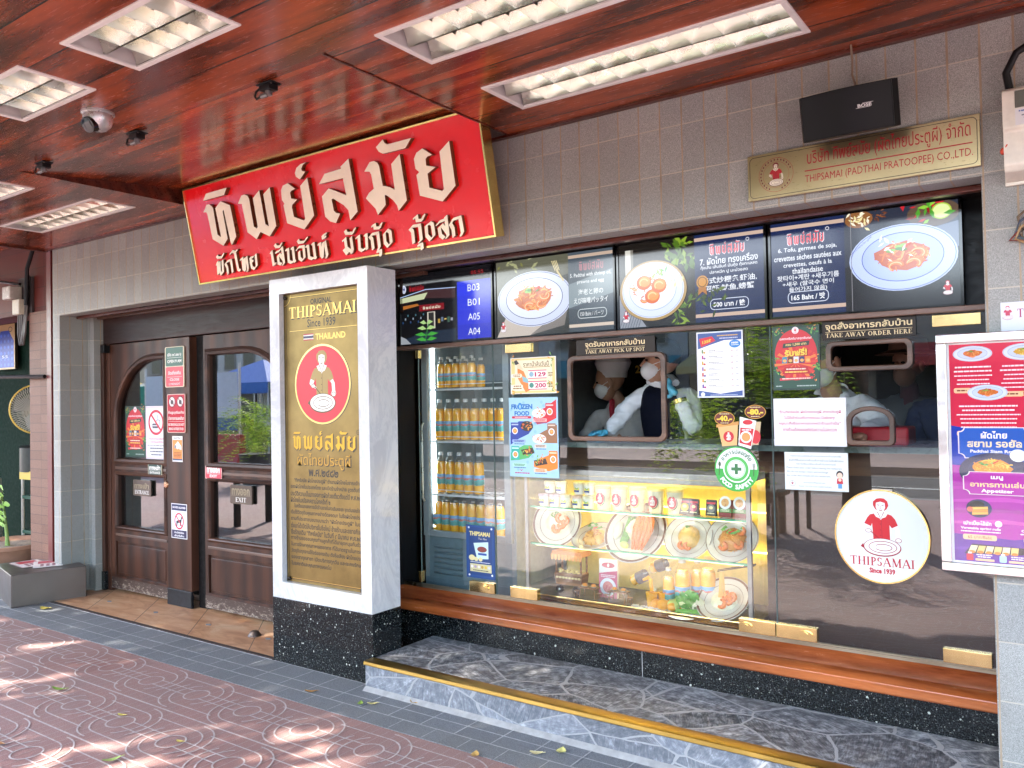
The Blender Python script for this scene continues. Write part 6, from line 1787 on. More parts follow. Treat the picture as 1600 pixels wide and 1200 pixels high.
def plaque_(cx, cz, w2, h2, c, lines):
    o = []
    for sx, sz in ((1, 1), (-1, 1), (-1, -1), (1, -1)):
        q = arc(X(cx)+sx*pw*w2, Z(cz)+sz*ph*h2, pw*.03, ph*.02, *{(1, 1): (270, 180), (-1, 1): (360, 270), (-1, -1): (90, 0), (1, -1): (180, 90)}[(sx, sz)], 5)
        o += q
    c0 = (X(cx), Z(cz))
    A.poly([(c0[0]+(p[0]-c0[0])*1.035, c0[1]+(p[1]-c0[1])*1.05) for p in o], '#e8dcd8'); A.poly(o, c)
    for t_, dz, hh, ww, col in lines: A.text(t_, X(cx), Z(cz+dz), ph*hh, col, w=pw*ww, bold=.03)
plaque_(.215, .545, .175, .068, '#2058b4', [('ผัดไทย', .037, .034, .13, '#f4f0ee'), ('สยาม รอยัล', -.002, .036, .27, '#f0dcae'), ('Padthai Siam Royal', -.04, .018, .24, '#f4f0ee')])
A.ell(X(.21), Z(.415), pw*.175, ph*.085, '#16264a', 36); A.ell(X(.26), Z(.405), pw*.1, ph*.06, '#4a6086', 24)
dish(A, X(.2), Z(.425), pw*.16, ph*.072, 106, '#16264a', '#1c3054', '#16264a', ('#f0ac2c', '#f6c84c', '#e08c1c'), True, 2, n=70, food=.72)
A.ell(X(.33), Z(.49), pw*.04, ph*.028, '#e8f0ee', 20)
for i in range(5): A.scribble(X(.4), Z(.505-.02*i), X(.72), Z(.518-.02*i), '#dfe6f6', 1, .5)
A.rr(X(.395), Z(.395), X(.54), Z(.415), .006, '#ecc394'); A.ell(X(.58), Z(.405), pw*.016, pw*.016, W_, 12)
A.ell(X(.62), Z(.345), pw*.2, ph*.10, '#1c1a20', 36); dish(A, X(.63), Z(.355), pw*.17, ph*.08, 107, '#1c1a20', '#26242a', '#1c1a20', ('#e07a2c', '#eca04c', '#c8581c'), True, 3, True, n=50, food=.7)
leafy(A, [(X(.52), Z(.385)), (X(.56), Z(.39))], '#8cc23c', '#c8dc6a', 14, pw*.022, 109)
plaque_(.225, .362, .165, .05, '#b0249c', [('เมนู', .024, .02, .06, '#f4f0ee'), ('อาหารทานเล่น', -.004, .026, .27, '#f0c88c'), ('Appetizer', -.036, .02, .16, '#f4f0ee')])
for cx_, t_ in ((.13, 'Vegetable spring rolls'), (.43, 'Chicken spring rolls')):
    A.ell(X(cx_), Z(.245), pw*.065, ph*.042, '#1a2450', 22); A.ell(X(cx_-.01), Z(.262), pw*.04, ph*.018, '#141014', 14)
    for k in range(3): A.poly([(X(cx_-.035+k*.0), Z(.215+k*.012)), (X(cx_+.045), Z(.22+k*.012)), (X(cx_+.045), Z(.231+k*.012)), (X(cx_-.035), Z(.226+k*.012))], ('#e8a83c', '#d89028', '#f0bc58')[k])
    A.ell(X(cx_-.045), Z(.24), pw*.016, ph*.012, '#e06a4c', 10)
    A.text('เปาะเปี๊ยะไส้ผัก' if cx_ < .2 else 'เปาะเปี๊ยะไส้ไก่', X(cx_-.01), Z(.178), ph*.02, W_, w=pw*.14, bold=.03); A.ell(X(cx_+.095), Z(.178), pw*.018, pw*.018, W_, 12)
    A.text(t_, X(cx_+.005), Z(.152), ph*.014, W_, w=pw*.2, bold=.03); A.scribble(X(cx_-.1), Z(.134), X(cx_+.11), Z(.143), W_, 1, .5)
    A.rr(X(cx_-.085), Z(.10), X(cx_+.085), Z(.125), .006, '#ecc394'); A.text('65 บาท/Baht', X(cx_), Z(.113), ph*.013, '#6a3a28', w=pw*.12)
A.poly([(X(.05), Z(.035)), (X(.34), Z(.045)), (X(.38), Z(.075)), (X(.09), Z(.082))], '#20242e')
for k in range(6): A.poly([(X(.07+k*.042), Z(.042)), (X(.105+k*.042), Z(.043)), (X(.12+k*.04), Z(.075)), (X(.085+k*.04), Z(.075))], ('#f0e2b0', '#e8c878')[k % 2]); A.ell(X(.09+k*.042), Z(.046), pw*.016, ph*.007, '#e0862c', 10)
A.ell(X(.375), Z(.078), pw*.03, ph*.018, '#f0c48c', 16)
for k, c in enumerate(('#d02a3c', '#a8dcec', '#e8d23c', '#f0906c', '#d02a3c')):
    A.rr(X(.06+k*.165), Z(.006), X(.095+k*.165), Z(.036), .004, c); A.rect(X(.068+k*.165), Z(.036), X(.087+k*.165), Z(.044), '#e8e4ea'); A.scribble(X(.11+k*.165), Z(.02), X(.19+k*.165), Z(.038), '#f0e4f0', 2); A.rr(X(.105+k*.165), Z(.006), X(.2+k*.165), Z(.016), .002, '#ecc394')
for i in range(4): A.scribble(X(.48), Z(.045+.014*i), X(.72), Z(.054+.014*i), W_, 1, .5)
A.obj('poster', (0, .0135, 0), parent=mb)
m = MB(); m.box(MW0+fw, MW1-fw, .001, .0022, fw, MH-fw); m.obj('cover_sheet', thin_glass('poster_cover', .03, (1, 1, 1), .02), mb, local=True, smooth=0)
m = MB(); [m.cyl((x, .0285, z), .012, .038, 10, 'Y') for x in (-.15, .25) for z in (.1, .7)]; m.obj('wall_fixing', M_steel, mb, local=True)
# notice on the pier behind the menu board
def pier(A, x, z, w, h):
    A.rect(x, z, x+w, z+h, '#dfe2ea'); A.poly([(x, z), (x+w, z), (x+w, z+h*.5), (x+w*.6, z+h*.35), (x, z+h*.55)], '#8894b4'); A.poly([(x, z), (x+w, z), (x+w, z+h*.2), (x, z+h*.3)], '#c07a6c')
    A.serif('THIPSAMAI', x+w*.16, z+h*.84, h*.12, '#a83a68', w=w*.6, align='L'); lady(A, x+w*.07, z+h*.85, h*.2, '#c83a5a', '#f0e8ec', '#c83a5a', '#f0e8ec', '#a02040')
paper('wall_notice', -.238, .05, 1.50, 1.736, 'pale laminated notice on the right pier partly behind the menu board', 'notice', pier, '#dfe2ea', .003, YT-.001)
# ------------------------------------------------------------------ fridge with juice bottles
FX0, FX1 = -3.262, -2.60
M_fgrey = plain('fridge_grey', (.30, .34, .34), .4)
M_fin = plain('fridge_liner', (.16, .20, .215), .4)
M_fdark = plain('fridge_base_grey', (.17, .24, .26), .4)
fr = thing('drinks_fridge', 'glass-door drinks fridge full of juice bottles behind the left pane', 'fridge', (-2.93, 3.92, .05))
FO = (-2.93, 3.92, .05)
m = MB(FO); m.box(FX0, FX0+.03, 3.70, 4.2, .41, 1.95); m.box(FX1-.03, FX1, 3.70, 4.2, .41, 1.95); m.box(FX0+.031, FX1-.031, 4.16, 4.2, .41, 1.95); m.box(FX0+.031, FX1-.031, 3.70, 4.159, 1.9, 1.95); m.obj('cabinet', M_fgrey, fr, smooth=0)
m = MB(FO); m.box(FX0+.031, FX0+.04, 3.72, 4.15, .66, 1.899); m.box(FX1-.04, FX1-.031, 3.72, 4.15, .66, 1.899); m.box(FX0+.041, FX1-.041, 4.15, 4.159, .66, 1.899); m.box(FX0+.041, FX1-.041, 3.72, 4.149, .655, .662); m.obj('liner', M_fin, fr, smooth=0)
m = MB(FO); m.box(FX0, FX1, 3.70, 4.2, .05, .4095); m.box(FX0+.0305, FX1-.0305, 3.703, 3.72, .41, .655); m.obj('base', M_fdark, fr, smooth=0)
m = MB(FO)
for k in range(6):
    z = .43+k*.03; m.prism([(3.7025, z), (3.690, z+.012), (3.7025, z+.018)], FX0+.07, FX0+.28, 'YZ')
m.obj('grille', M_fdark, fr, smooth=0)
m = MB(FO); m.box(FX0+.012, FX0+.055, 3.672, 3.699, .655, 1.95); m.box(FX1-.055, FX1-.012, 3.672, 3.699, .655, 1.95); m.box(FX0+.0551, FX1-.0551, 3.672, 3.699, .655, .69); m.obj('door_frame', M_fgrey, fr, smooth=0, bevel=.004)
m = MB(FO); m.quad((FX0+.05, 3.686, .68), (FX1-.05, 3.686, .68), (FX1-.05, 3.686, 1.94), (FX0+.05, 3.686, 1.94)); m.obj('door_glass', M_clear, fr, smooth=0)
m = MB(FO); m.tube([(FX0+.03, 3.665, .86), (FX0+.03, 3.650, .88), (FX0+.03, 3.650, 1.30), (FX0+.03, 3.665, 1.32)], .007); m.obj('handle', M_alu, fr)
m = MB(FO); m.box(FX0+.045, FX0+.06, 3.725, 3.74, .70, 1.88); m.box(FX1-.06, FX1-.045, 3.725, 3.74, .70, 1.88); m.obj('light_strip', lamp_mat('fridge_light', (.88, .95, 1.0), 1.5), fr, smooth=0)
SH = [1.522, 1.222, .917]
sc = 3.75/3.66
zs = [1.44+(z-1.44)*sc for z in SH]
M_wire = plain('white_wire', (.72, .74, .74), .35)
for z in zs:
    m = MB(FO); m.box(FX0+.045, FX1-.045, 3.712, 3.722, z-.016, z-.004); m.box(FX0+.045, FX1-.045, 3.712, 3.718, z+.018, z+.022)
    for k in range(12): m.box(FX0+.06+k*.047, FX0+.064+k*.047, 3.7225, 4.12, z-.010, z-.006)
    m.obj('shelf', M_wire, fr, smooth=0)
def juice_mat():
    t = NT('orange_juice')
    n = t.noise(t.coord(True), 30, 4)
    t.col(t.ramp(n, [(.3, (.90, .36, .01)), (.7, (.97, .50, .03))]))
    return t.set(.12, 0, .5, .5)
M_juice = juice_mat()
M_clearp = thin_glass('clear_plastic', .06, (.96, .97, .97), .02)
M_cap = plain('clear_cap', (.55, .55, .54), .3)
def label_mat():
    t = NT('juice_label')
    c = t.coord(True)
    s = t.n('SeparateXYZ'); t.l(c, s.inputs[0])
    n = t.noise(c, 45, 2)
    z = t.math('ADD', s.outputs[2], t.math('MULTIPLY', n, .028))
    t.col(t.ramp(t.math('MULTIPLY', z, 10), [(.0, (.75, .60, .35)), (.60, (.75, .45, .12)), (.64, (.10, .34, .30)), (.86, (.10, .40, .42)), (.93, (.65, .20, .14)), (1.0, (.22, .42, .66))], 'CONSTANT'))
    return t.set(.35)
M_label = label_mat()
def bottle(label, group, loc):
    b = thing('juice_bottle', label, 'bottle', loc, group=group)
    m = MB(); m.lathe([(0, .002), (.026, .002), (.030, .010), (.0285, .03), (.030, .045), (.030, .105), (.0285, .118), (.0295, .135), (.028, .158), (.022, .172)], n=18); m.obj('juice', M_juice, b, local=True)
    m = MB(); m.lathe([(.0308, .047), (.0308, .103)], n=18, cap=False); m.obj('label', M_label, b, local=True)
    m = MB(); m.lathe([(.0225, .172), (.0285, .160), (.026, .178), (.0165, .196), (.013, .205), (.013, .212)], n=18, cap=False); m.obj('neck', M_clearp, b, local=True)
    m = MB(); m.lathe([(.0145, .206), (.0145, .222), (.012, .224), (0, .224)], n=16); m.obj('cap', M_cap, b, local=True)
    return b
b0 = None
rows = [('top', -3.117, .0545, zs[0], 5), ('second', -3.135, .0640, zs[1], 8), ('third', -3.135, .0690, zs[2], 5), ('bottom', -3.165, .0640, .664, 8)]
rndb = random.Random(4)
for nm, x, dx, z, n in rows:
    for k in range(n):
        lb = 'orange juice bottle in a row on the %s shelf of the fridge' % nm
        gr = 'orange juice bottles on the %s fridge shelf' % nm
        p = ((x+k*dx)*sc+.035, 3.755+rndb.uniform(-.004, .004), z+.001)
        if b0 is None: b0 = o = bottle(lb, gr, p)
        else: o = dup(b0, p, (0, 0, rndb.uniform(-.6, .6)), lb, gr)
        o.scale = (.88, .88, .82) if nm == 'top' else (1.04, 1.04, 1.07)
    for k in range(n):          # second file behind
        if nm == 'third' and k > 3: continue
        o = dup(b0, ((x+k*dx)*sc+.04, 3.84, z+.001), (0, 0, rndb.uniform(-.6, .6)), 'orange juice bottle in the rear file of the %s fridge shelf' % nm, 'rear orange juice bottles on the %s fridge shelf' % nm)
        if nm == 'top': o.scale = (.86, .86, .77)

# ------------------------------------------------------------------ lit display cabinet
CX0, CX1, CY0, CY1 = -2.462, -1.248, 3.585, 3.98
CZ0, CZ1 = .405, 1.055
dc = thing('display_cabinet', 'lit glass display cabinet of dishes and products under the pick-up hatch', 'display cabinet', (-1.85, 3.78, .405))
DO = (-1.85, 3.78, .405)
m = MB(DO); m.box(CX0, CX1, CY0, CY1, CZ0, .424); m.obj('base', plain('slate_board', (.045, .05, .06), .5), dc, smooth=0)
m = MB(DO); m.box(CX0-.004, CX1+.004, CY0-.012, CY0-.001, CZ0, .435); m.obj('front_rail', M_brass, dc, smooth=0, bevel=.003)
m = MB(DO)
for x in (CX0, CX1-.02):
    m.box(x, x+.02, CY0, CY0+.02, .4245, CZ1); m.box(x, x+.02, CY1-.02, CY1, .4245, CZ1)
m.box(CX0, CX1, CY0, CY0+.02, CZ1+.0005, CZ1+.03); m.box(CX0, CX1, CY0+.0205, CY1, CZ1+.0005, CZ1+.03)
m.box(CX0+.0201, CX1-.0201, CY0, CY0+.006, CZ1-.022, CZ1)
m.obj('frame', plain('cabinet_frame', (.30, .30, .29), .35, .8), dc, smooth=0, bevel=.002)
m = MB(DO); m.box(CX0+.021, CX1-.021, CY1-.012, CY1-.006, .425, CZ1-.001); m.obj('back_panel', plain('cream_backing', (.70, .56, .20), .5), dc, smooth=0)
m = MB(DO); m.quad((CX0+.02, CY0+.006, .4245), (CX1-.02, CY0+.006, .4245), (CX1-.02, CY0+.006, CZ1), (CX0+.02, CY0+.006, CZ1)); m.quad((CX0+.006, CY0+.02, .4245), (CX0+.006, CY1-.02, .4245), (CX0+.006, CY1-.02, CZ1), (CX0+.006, CY0+.02, CZ1)); m.quad((CX1-.006, CY0+.02, .4245), (CX1-.006, CY1-.02, .4245), (CX1-.006, CY1-.02, CZ1), (CX1-.006, CY0+.02, CZ1)); m.obj('cabinet_glass', M_clear, dc, smooth=0)
S1, S2 = .884, .690
for z in (S1, S2):
    m = MB(DO); m.quad((CX0+.022, CY0+.03, z), (CX1-.022, CY0+.03, z), (CX1-.022, CY1-.03, z), (CX0+.022, CY1-.03, z)); o = m.obj('shelf', M_clear, dc, smooth=0)
    m = MB(DO); m.box(CX0+.022, CX1-.022, CY0+.020, CY0+.0295, z-.008, z+.002); m.obj('shelf_edge', M_gedge, dc, smooth=0)
LED = lamp_mat('warm_led', (1.0, .72, .20), 2.6)
LEDF = lamp_mat('warm_led_front', (1.0, .78, .34), .7)
for q in ((CX0+.05, CX1-.05, CY0+.034, CY0+.046, CZ1-.008, CZ1-.001), (CX0+.05, CX1-.05, CY0+.031, CY0+.039, S1-.012, S1-.006), (CX0+.05, CX1-.05, CY0+.031, CY0+.039, S2-.012, S2-.006), (CX0+.03, CX1-.03, CY1-.05, CY1-.04, S1-.010, S1-.004), (CX0+.03, CX1-.03, CY1-.05, CY1-.04, S2-.010, S2-.004), (CX0+.03, CX1-.03, CY1-.05, CY1-.04, CZ1-.012, CZ1-.004)):
    m = MB(DO); m.box(*q); m.obj('led_strip', LED if q[2] > 3.8 else LEDF, dc, smooth=0)
# the grey housing beam above the cabinet
# dishes
M_china = plain('white_china', (.62, .58, .50), .18, coat=.4, var=.03)
M_rim = plain('brown_rim_band', (.16, .07, .04), .3)
M_nood = [plain('noodles_a', (.66, .27, .05), .35), plain('noodles_b', (.78, .42, .10), .35), plain('noodles_c', (.50, .17, .03), .35)]
M_prawn = plain('prawn', (.78, .20, .04), .3, var=.3, scale=120)
M_green = plain('salad_green', (.13, .34, .05), .4, var=.4, scale=60)
M_pale = plain('bean_sprouts', (.78, .72, .50), .4)
M_chili = plain('red_chilli', (.60, .03, .02), .25)
M_lime = plain('lime', (.55, .62, .16), .35)
def prawn(m, c, r, a0, tilt, k=0):
    pts, rs = [], []
    for i in range(9):
        a = a0+R(30*i)
        pts.append((c[0]+r*math.cos(a), c[1]+r*math.sin(a)*math.cos(tilt), c[2]+r*math.sin(a)*math.sin(tilt)+.004*i*0))
        rs.append(r*(.55*math.sin(math.pi*(i+1.6)/11)+.08))
    m.tube(pts, rs, 8, k)
def strands(m, n, rx, ry, h, seed, r=.0022, k=0, c=(0, 0, 0)):
    g = random.Random(seed)
    for _ in range(n):
        a, q = g.uniform(0, 6.28), math.sqrt(g.random())*.8
        x, y = rx*q*math.cos(a), ry*q*math.sin(a)
        d, L, bend = g.uniform(0, 6.28), g.uniform(.5, 1.1)*rx, g.uniform(-2.2, 2.2)
        pts = []
        for t in (-.5, -.3, -.1, .1, .3, .5):
            px, py = x+L*t*math.cos(d+bend*t), y+L*t*math.sin(d+bend*t)
            e = (px/rx)**2+(py/ry)**2
            pts.append((c[0]+px, c[1]+py, c[2]+h*max(.04, 1-e)*g.uniform(.75, 1.02)))
        m.tube(pts, r, 5, k, False)
def plate(label, loc, tilt, rad, seed, food, rz=0, band=True):
    t = thing('dish', label, 'dish', loc, (tilt, 0, rz), group=None)
    m = MB(); m.lathe([(0, 0), (rad*.55, 0), (rad*.62, .006), (rad*.97, .020), (rad, .023), (rad*.985, .026), (rad*.64, .011), (rad*.55, .006), (0, .005)], n=40); m.obj('plate', M_china, t, local=True)
    m = MB()
    for q0, q1 in (((.90, .97) if band else (.955, .975)), (.70, .715)):
        z = lambda q: .011+(q-.64)/.345*.015+.0006
        m.lathe([(rad*q0, z(q0)), (rad*q1, z(q1))], n=40, cap=False)
    m.obj('rim_band', M_rim, t, local=True)
    food(t, rad, seed)
    return t
def padthai(t, rad, seed, prawns=3, green=True, noodle=1, size=.55, h=.05, white=False):
    h = h*rad/.14
    m = MB(); m.ell((0, 0, .006), rad*size*.85, rad*size*.8, h*.8, 16, 8, 0, .08); strands(m, 46, rad*size, rad*size*.9, h, seed, rad*.017); m.obj('noodles', M_pale if white else M_nood[noodle], t, local=True)
    m = MB(); strands(m, 26, rad*size, rad*size*.9, h*1.06, seed+50, rad*.017); m.obj('noodles', M_nood[(noodle+1) % 3], t, local=True)
    g = random.Random(seed)
    for i in range(prawns):
        a = R(-120+i*85+g.uniform(-15, 15)); q = .42*size/.55
        m = MB(); prawn(m, (rad*q*math.cos(a), rad*q*math.sin(a), h*.92), rad*.135, g.uniform(0, 6), R(g.uniform(10, 40))); m.obj('prawn', M_prawn, t, local=True)
    if green:
        m = MB()
        for i in range(9):
            a, q = g.uniform(.6, 2.6), g.uniform(.1, .5)*rad*size/.55
            x, y = q*math.cos(a), q*math.sin(a)
            m.add([(x-.012, y, h*1.05), (x, y-.007, h*1.12), (x+.013, y+.002, h*1.08), (x+.002, y+.010, h*1.2)], [(0, 1, 2, 3)])
        m.obj('coriander', M_green, t, local=True)
        m = MB(); m.tube([(-.01, rad*.12, h*1.08), (rad*.12, rad*.2, h*1.12), (rad*.2, rad*.16, h*1.06)], [.004, .004, .001], 6); m.obj('chilli', M_chili, t, local=True)
def rice_prawn(t, rad, seed):
    m = MB(); m.ell((rad*.0, rad*.0, .006), rad*.5, rad*.42, .022, 18, 8, 0, .05); m.obj('rice', M_pale, t, local=True)
    g = random.Random(seed)
    for i, (x, y) in enumerate(((.16, .12), (.22, -.08), (.05, -.25), (.32, .05))):
        m = MB(); prawn(m, (rad*x, rad*y, .032), rad*.14, g.uniform(0, 6), .3); m.obj('prawn', M_prawn, t, local=True)
    m = MB(); strands(m, 14, rad*.22, rad*.18, .05, seed, .0018, 0, (-rad*.1, rad*.25, 0)); m.obj('greens', M_green, t, local=True)
def big_prawns(t, rad, seed):
    m = MB(); m.ell((rad*.05, rad*.1, .01), rad*.38, rad*.34, .05, 16, 8, 0, .08); strands(m, 60, rad*.42, rad*.38, .065, seed, .0018, 0, (rad*.05, rad*.1, 0)); m.obj('fine_noodles', M_pale, t, local=True)
    m = MB()
    for k in range(7): m.tube([(-rad*.42+k*.006, -rad*.35, .014), (-rad*.30+k*.007, rad*.45, .03+.003*(k % 3))], .0035, 6)
    m.obj('chives', M_green, t, local=True)
    m = MB(); m.ell((-rad*.58, rad*.02, .02), rad*.14, rad*.3, .018, 12, 6, 0, .1); m.obj('sprouts', M_pale, t, local=True)
    m = MB(); m.ell((-rad*.22, -rad*.45, .026), rad*.14, rad*.10, .022, 12, 7); m.obj('lime', M_lime, t, local=True)
    for k in range(4):
        m = MB(); q = rad*(.12+.13*k)
        m.tube([(q*.7, -rad*.58, .03), (q, -rad*.3, .055), (q*1.15, 0, .065), (q*1.1, rad*.3, .06), (q*.9, rad*.5, .045)], [.006, .013, .017, .014, .005], 8)
        for j in (-1, 1): m.tube([(q*1.1, rad*.35, .06), (q*1.2+j*.02, rad*.6, .05), (q*1.1+j*.03, rad*.75, .035)], .0012, 4)
        m.obj('prawn', M_prawn, t, local=True)
def egg_wrap(t, rad, seed):
    m = MB(); m.ell((0, 0, .01), rad*.42, rad*.48, .052, 20, 10, 0, .03); m.obj('egg_wrap', plain('omelette', (.82, .50, .14), .35, var=.2, scale=60), t, local=True)
    m = MB(); strands(m, 30, rad*.44, rad*.5, .062, seed, .0016); m.obj('noodles', M_nood[1], t, local=True)
    for s_ in (-1, 1):
        m = MB(); prawn(m, (s_*rad*.12, -rad*.42, .035), rad*.13, R(90), .3); m.obj('prawn', M_prawn, t, local=True)
    m = MB(); strands(m, 10, rad*.15, rad*.12, .075, seed+3, .0016, 0, (0, rad*.28, 0)); m.obj('greens', M_green, t, local=True)
ZT = S2+.004
plate('tilted brown-rimmed plate of rice and prawns, leftmost in the lit cabinet', (-2.325, 3.70, ZT+.095), R(66), .140, 3, rice_prawn, R(8))
plate('low plate of plain noodles between rice plate and big prawn plate', (-2.10, 3.70, ZT+.025), R(25), .125, 5, lambda t, r, s: padthai(t, r, s, 0, True, 1, .6, .06), 0, False)
plate('largest tilted plate with whole prawns, chives and fine noodles', (-1.865, 3.70, ZT+.072), R(55), .168, 7, big_prawns)
plate('white plate with egg-wrapped noodles on the middle cabinet shelf', (-1.585, 3.70, ZT+.072), R(56), .123, 9, egg_wrap, 0, False)
plate('white plate of noodles with prawns at right end of middle cabinet shelf', (-1.372, 3.70, ZT+.080), R(56), .125, 11, lambda t, r, s: padthai(t, r, s, 3, True, 0, .58), 0, False)
pp = plate('brown-rimmed plate with noodles lifted by chopsticks, bottom of cabinet', (-1.415, 3.685, .428+.060), R(40), .130, 13, rice_prawn, R(-6))
m = MB(); 
g_ = random.Random(3)
for k in range(16):
    x = g_.uniform(-.014, .014)
    m.tube([(x*1.5, .0, .03), (x, .02, .06), (x*.8, .055, .10), (x*.6, .075, .125)], .0022, 5)
m.obj('lifted_noodles', M_nood[1], pp, local=True)
m = MB()
for d in (0, .008): m.tube([(-.02, .075+d, .125), (.16, .115+d, .150)], [.0022, .0034], 6)
m.obj('chopsticks', M_darkwood, pp, local=True)
# top shelf: cups, sachets, pouches
M_cupcream = plain('cream_cup', (.66, .60, .42), .3)
M_lid = plain('yellow_lid', (.80, .62, .22), .3)
def big_cup(loc, ring, label):
    t = thing('noodle_cup', label, 'cup', loc)
    m = MB(); m.lathe([(0, 0), (.032, 0), (.034, .004), (.041, .106), (.041, .108)], n=26); m.obj('cup', M_cupcream, t, local=True)
    m = MB(); m.lathe([(.0428, .104), (.0435, .112), (.040, .118), (0, .119)], n=26); m.obj('lid', M_lid, t, local=True)
    A = Art(); A.ell(0, 0, .024, .030, '#c8283c', 26); A.ring(.002, -.002, .028, .034, .004, ring, -100, 40, 24); lady(A, 0, 0, .042, '#f2e8dc', '#f2e8dc', '#f2e8dc', '#f2e8dc', '#c8283c')
    A.obj('emblem', (0, -.0405, .055), (R(-4), 0, 0), parent=t)
    return t
cups = [('#3f8a78', 'teal'), ('#7a3a86', 'purple'), ('#a8a83c', 'olive'), ('#26304c', 'navy'), ('#20242c', 'black')]
for (c, nm), px in zip(cups, (-2.035, -1.945, -1.845, -1.745, -1.645)):
    big_cup((px, 3.675, S1+.001), c, 'large lidded cup with red emblem and %s arc on the top cabinet shelf' % nm)
M_tub = plain('white_tub', (.74, .72, .64), .3)
TL = [plain('lilac_lid', (.62, .45, .50), .3), plain('ivory_lid', (.72, .66, .48), .3), plain('peach_lid', (.74, .52, .40), .3)]
t0 = None
for k, (px, up, li) in enumerate(((-2.385, 0, 0), (-2.318, 0, 0), (-2.250, 0, 1), (-2.180, 0, 2), (-2.115, 0, 1), (-2.355, 1, 1), (-2.285, 1, 1), (-2.175, 1, 1), (-2.115, 1, 1))):
    z = S1+.001+up*.0665
    t = thing('dessert_tub', 'small white tub in the %s row at left of the top cabinet shelf' % ('upper' if up else 'lower'), 'tub', (px, 3.66+(.0 if not up else .012), z), group='dessert tubs in %s row of the cabinet' % ('upper' if up else 'lower'))
    m = MB(); m.lathe([(0, 0), (.025, 0), (.030, .048), (.030, .05)], n=22); m.obj('tub', M_tub, t, local=True)
    m = MB(); m.lathe([(.032, .048), (.032, .058), (.028, .062), (0, .063)], n=22); m.obj('lid', TL[li], t, local=True)
    A = Art(); A.ell(0, .002, .016, .012, '#e8d86a', 16); A.rect(-.015, -.012, .015, -.002, '#2c3f8a'); A.ell(.0, .008, .009, .006, '#7aa84a', 12); A.obj('print', (0, -.0285, .025), (R(-6), 0, 0), parent=t)
def sachet(px, label, c1, c2, hh=.075, ww=.052):
    A = Art(); A.rr(-ww/2, 0, ww/2, hh, .004, c1); A.ell(0, hh*.45, ww*.38, hh*.26, c2, 18); A.rect(-ww*.4, hh*.72, ww*.4, hh*.84, '#c8283c'); A.scribble(-ww*.35, hh*.1, ww*.35, hh*.2, '#f0e0b0'); A.ell(0, hh*.5, ww*.2, hh*.1, '#e8d8a0', 12)
    t = thing('sachet', label, 'sachet', (px, 3.66, S1+.002), (R(-6), 0, R(random.uniform(-8, 8))))
    m = MB(); m.add([(-ww/2, .0, 0), (ww/2, 0, 0), (ww/2, .022, 0), (-ww/2, .022, 0), (-ww/2, .006, hh), (ww/2, .006, hh), (ww/2, .010, hh), (-ww/2, .010, hh)], [(0, 1, 5, 4), (1, 2, 6, 5), (2, 3, 7, 6), (3, 0, 4, 7), (4, 5, 6, 7), (0, 3, 2, 1)])
    m.obj('bag', ink('#1c1a1e', 'gloss'), t, local=True, smooth=0, bevel=.002)
    A.obj('print', (0, -.0025, .001), (R(-4.5), 0, 0), parent=t)
sachet(-1.592, 'black sachet with yellow print next to the large cups', '#1c1a1e', '#c8a82c'); sachet(-1.548, 'black sachet with pink print, second from the large cups', '#1c1a1e', '#a83c5a'); sachet(-1.462, 'lone black sachet with grey print on the top cabinet shelf', '#1c1a1e', '#7a7a74')
for px, nm in ((-1.392, 'left'), (-1.325, 'right')):
    A = Art(); ww, hh = .062, .095
    A.rr(-ww/2, 0, ww/2, hh*.85, .003, '#7a1c24'); A.rect(-ww/2, hh*.22, ww/2, hh*.42, '#3f7a34'); A.scribble(-ww*.4, hh*.26, ww*.4, hh*.38, '#e8e4c8', 2); A.ell(0, hh*.70, ww*.46, hh*.32, '#dfe6ea', 24); A.ell(0, hh*.70, ww*.3, hh*.2, '#dca868', 18); leafy(A, [(0, hh*.7)], '#8a4a2a', '#e0c080', 10, ww*.07, 131)
    t = thing('sauce_pouch', 'dark red sauce pouch with round dish picture, %s of the pair' % nm, 'pouch', (px, 3.655, S1+.002), (R(-7), 0, 0))
    m = MB(); m.prism([(-ww/2, 0), (ww/2, 0), (ww/2, hh*.84), (-ww/2, hh*.84)], 0, .016, 'XZ'); m.obj('bag', ink('#5a141c', 'gloss'), t, local=True, smooth=0, bevel=.003)
    A.obj('print', (0, -.0006, 0), parent=t)
# bottom of the cabinet
BZ = .4245
def put_bottle(x, y, label, s=(1, 1, 1), rot=(0, 0, .2)):
    o = dup(b0, (x, y, BZ), rot, label, 'juice bottles standing at the bottom of the cabinet'); o.scale = s; del o['group']; return o
put_bottle(-1.700, 3.70, 'smaller juice bottle at left of the bottle cluster at cabinet bottom', (.95, .95, .86)); put_bottle(-1.628, 3.70, 'tall labelled juice bottle in the middle of the cluster at cabinet bottom', (1.2, 1.2, 1.08)); put_bottle(-1.575, 3.76, 'juice bottle half hidden behind the middle one at cabinet bottom', (1.1, 1.1, 1.05)); put_bottle(-1.515, 3.74, 'plain tall juice bottle at right of the cluster at cabinet bottom', (1.25, 1.25, 1.15))
M_cart = wood('cart_wood', (.13, .05, .02), (.34, .16, .07), 'X', 3, .4, .2, obj=True)
ct = thing('model_food_cart', 'small wooden model of a street food cart in the cabinet', 'model', (-2.262, 3.72, BZ))
m = MB(); m.prism([(-.075, .045), (.075, .045), (.085, .10), (-.085, .10)], -.035, .035, 'XZ'); m.box(-.083, .083, -.04, .04, .1005, .106); m.obj('cart_body', M_cart, ct, local=True, smooth=0, bevel=.002)
m = MB(); [m.box(x-.004, x+.004, y-.004, y+.004, .1065, .195) for x in (-.075, .075) for y in (-.03, .03)]; m.obj('posts', M_cart, ct, local=True, smooth=0)
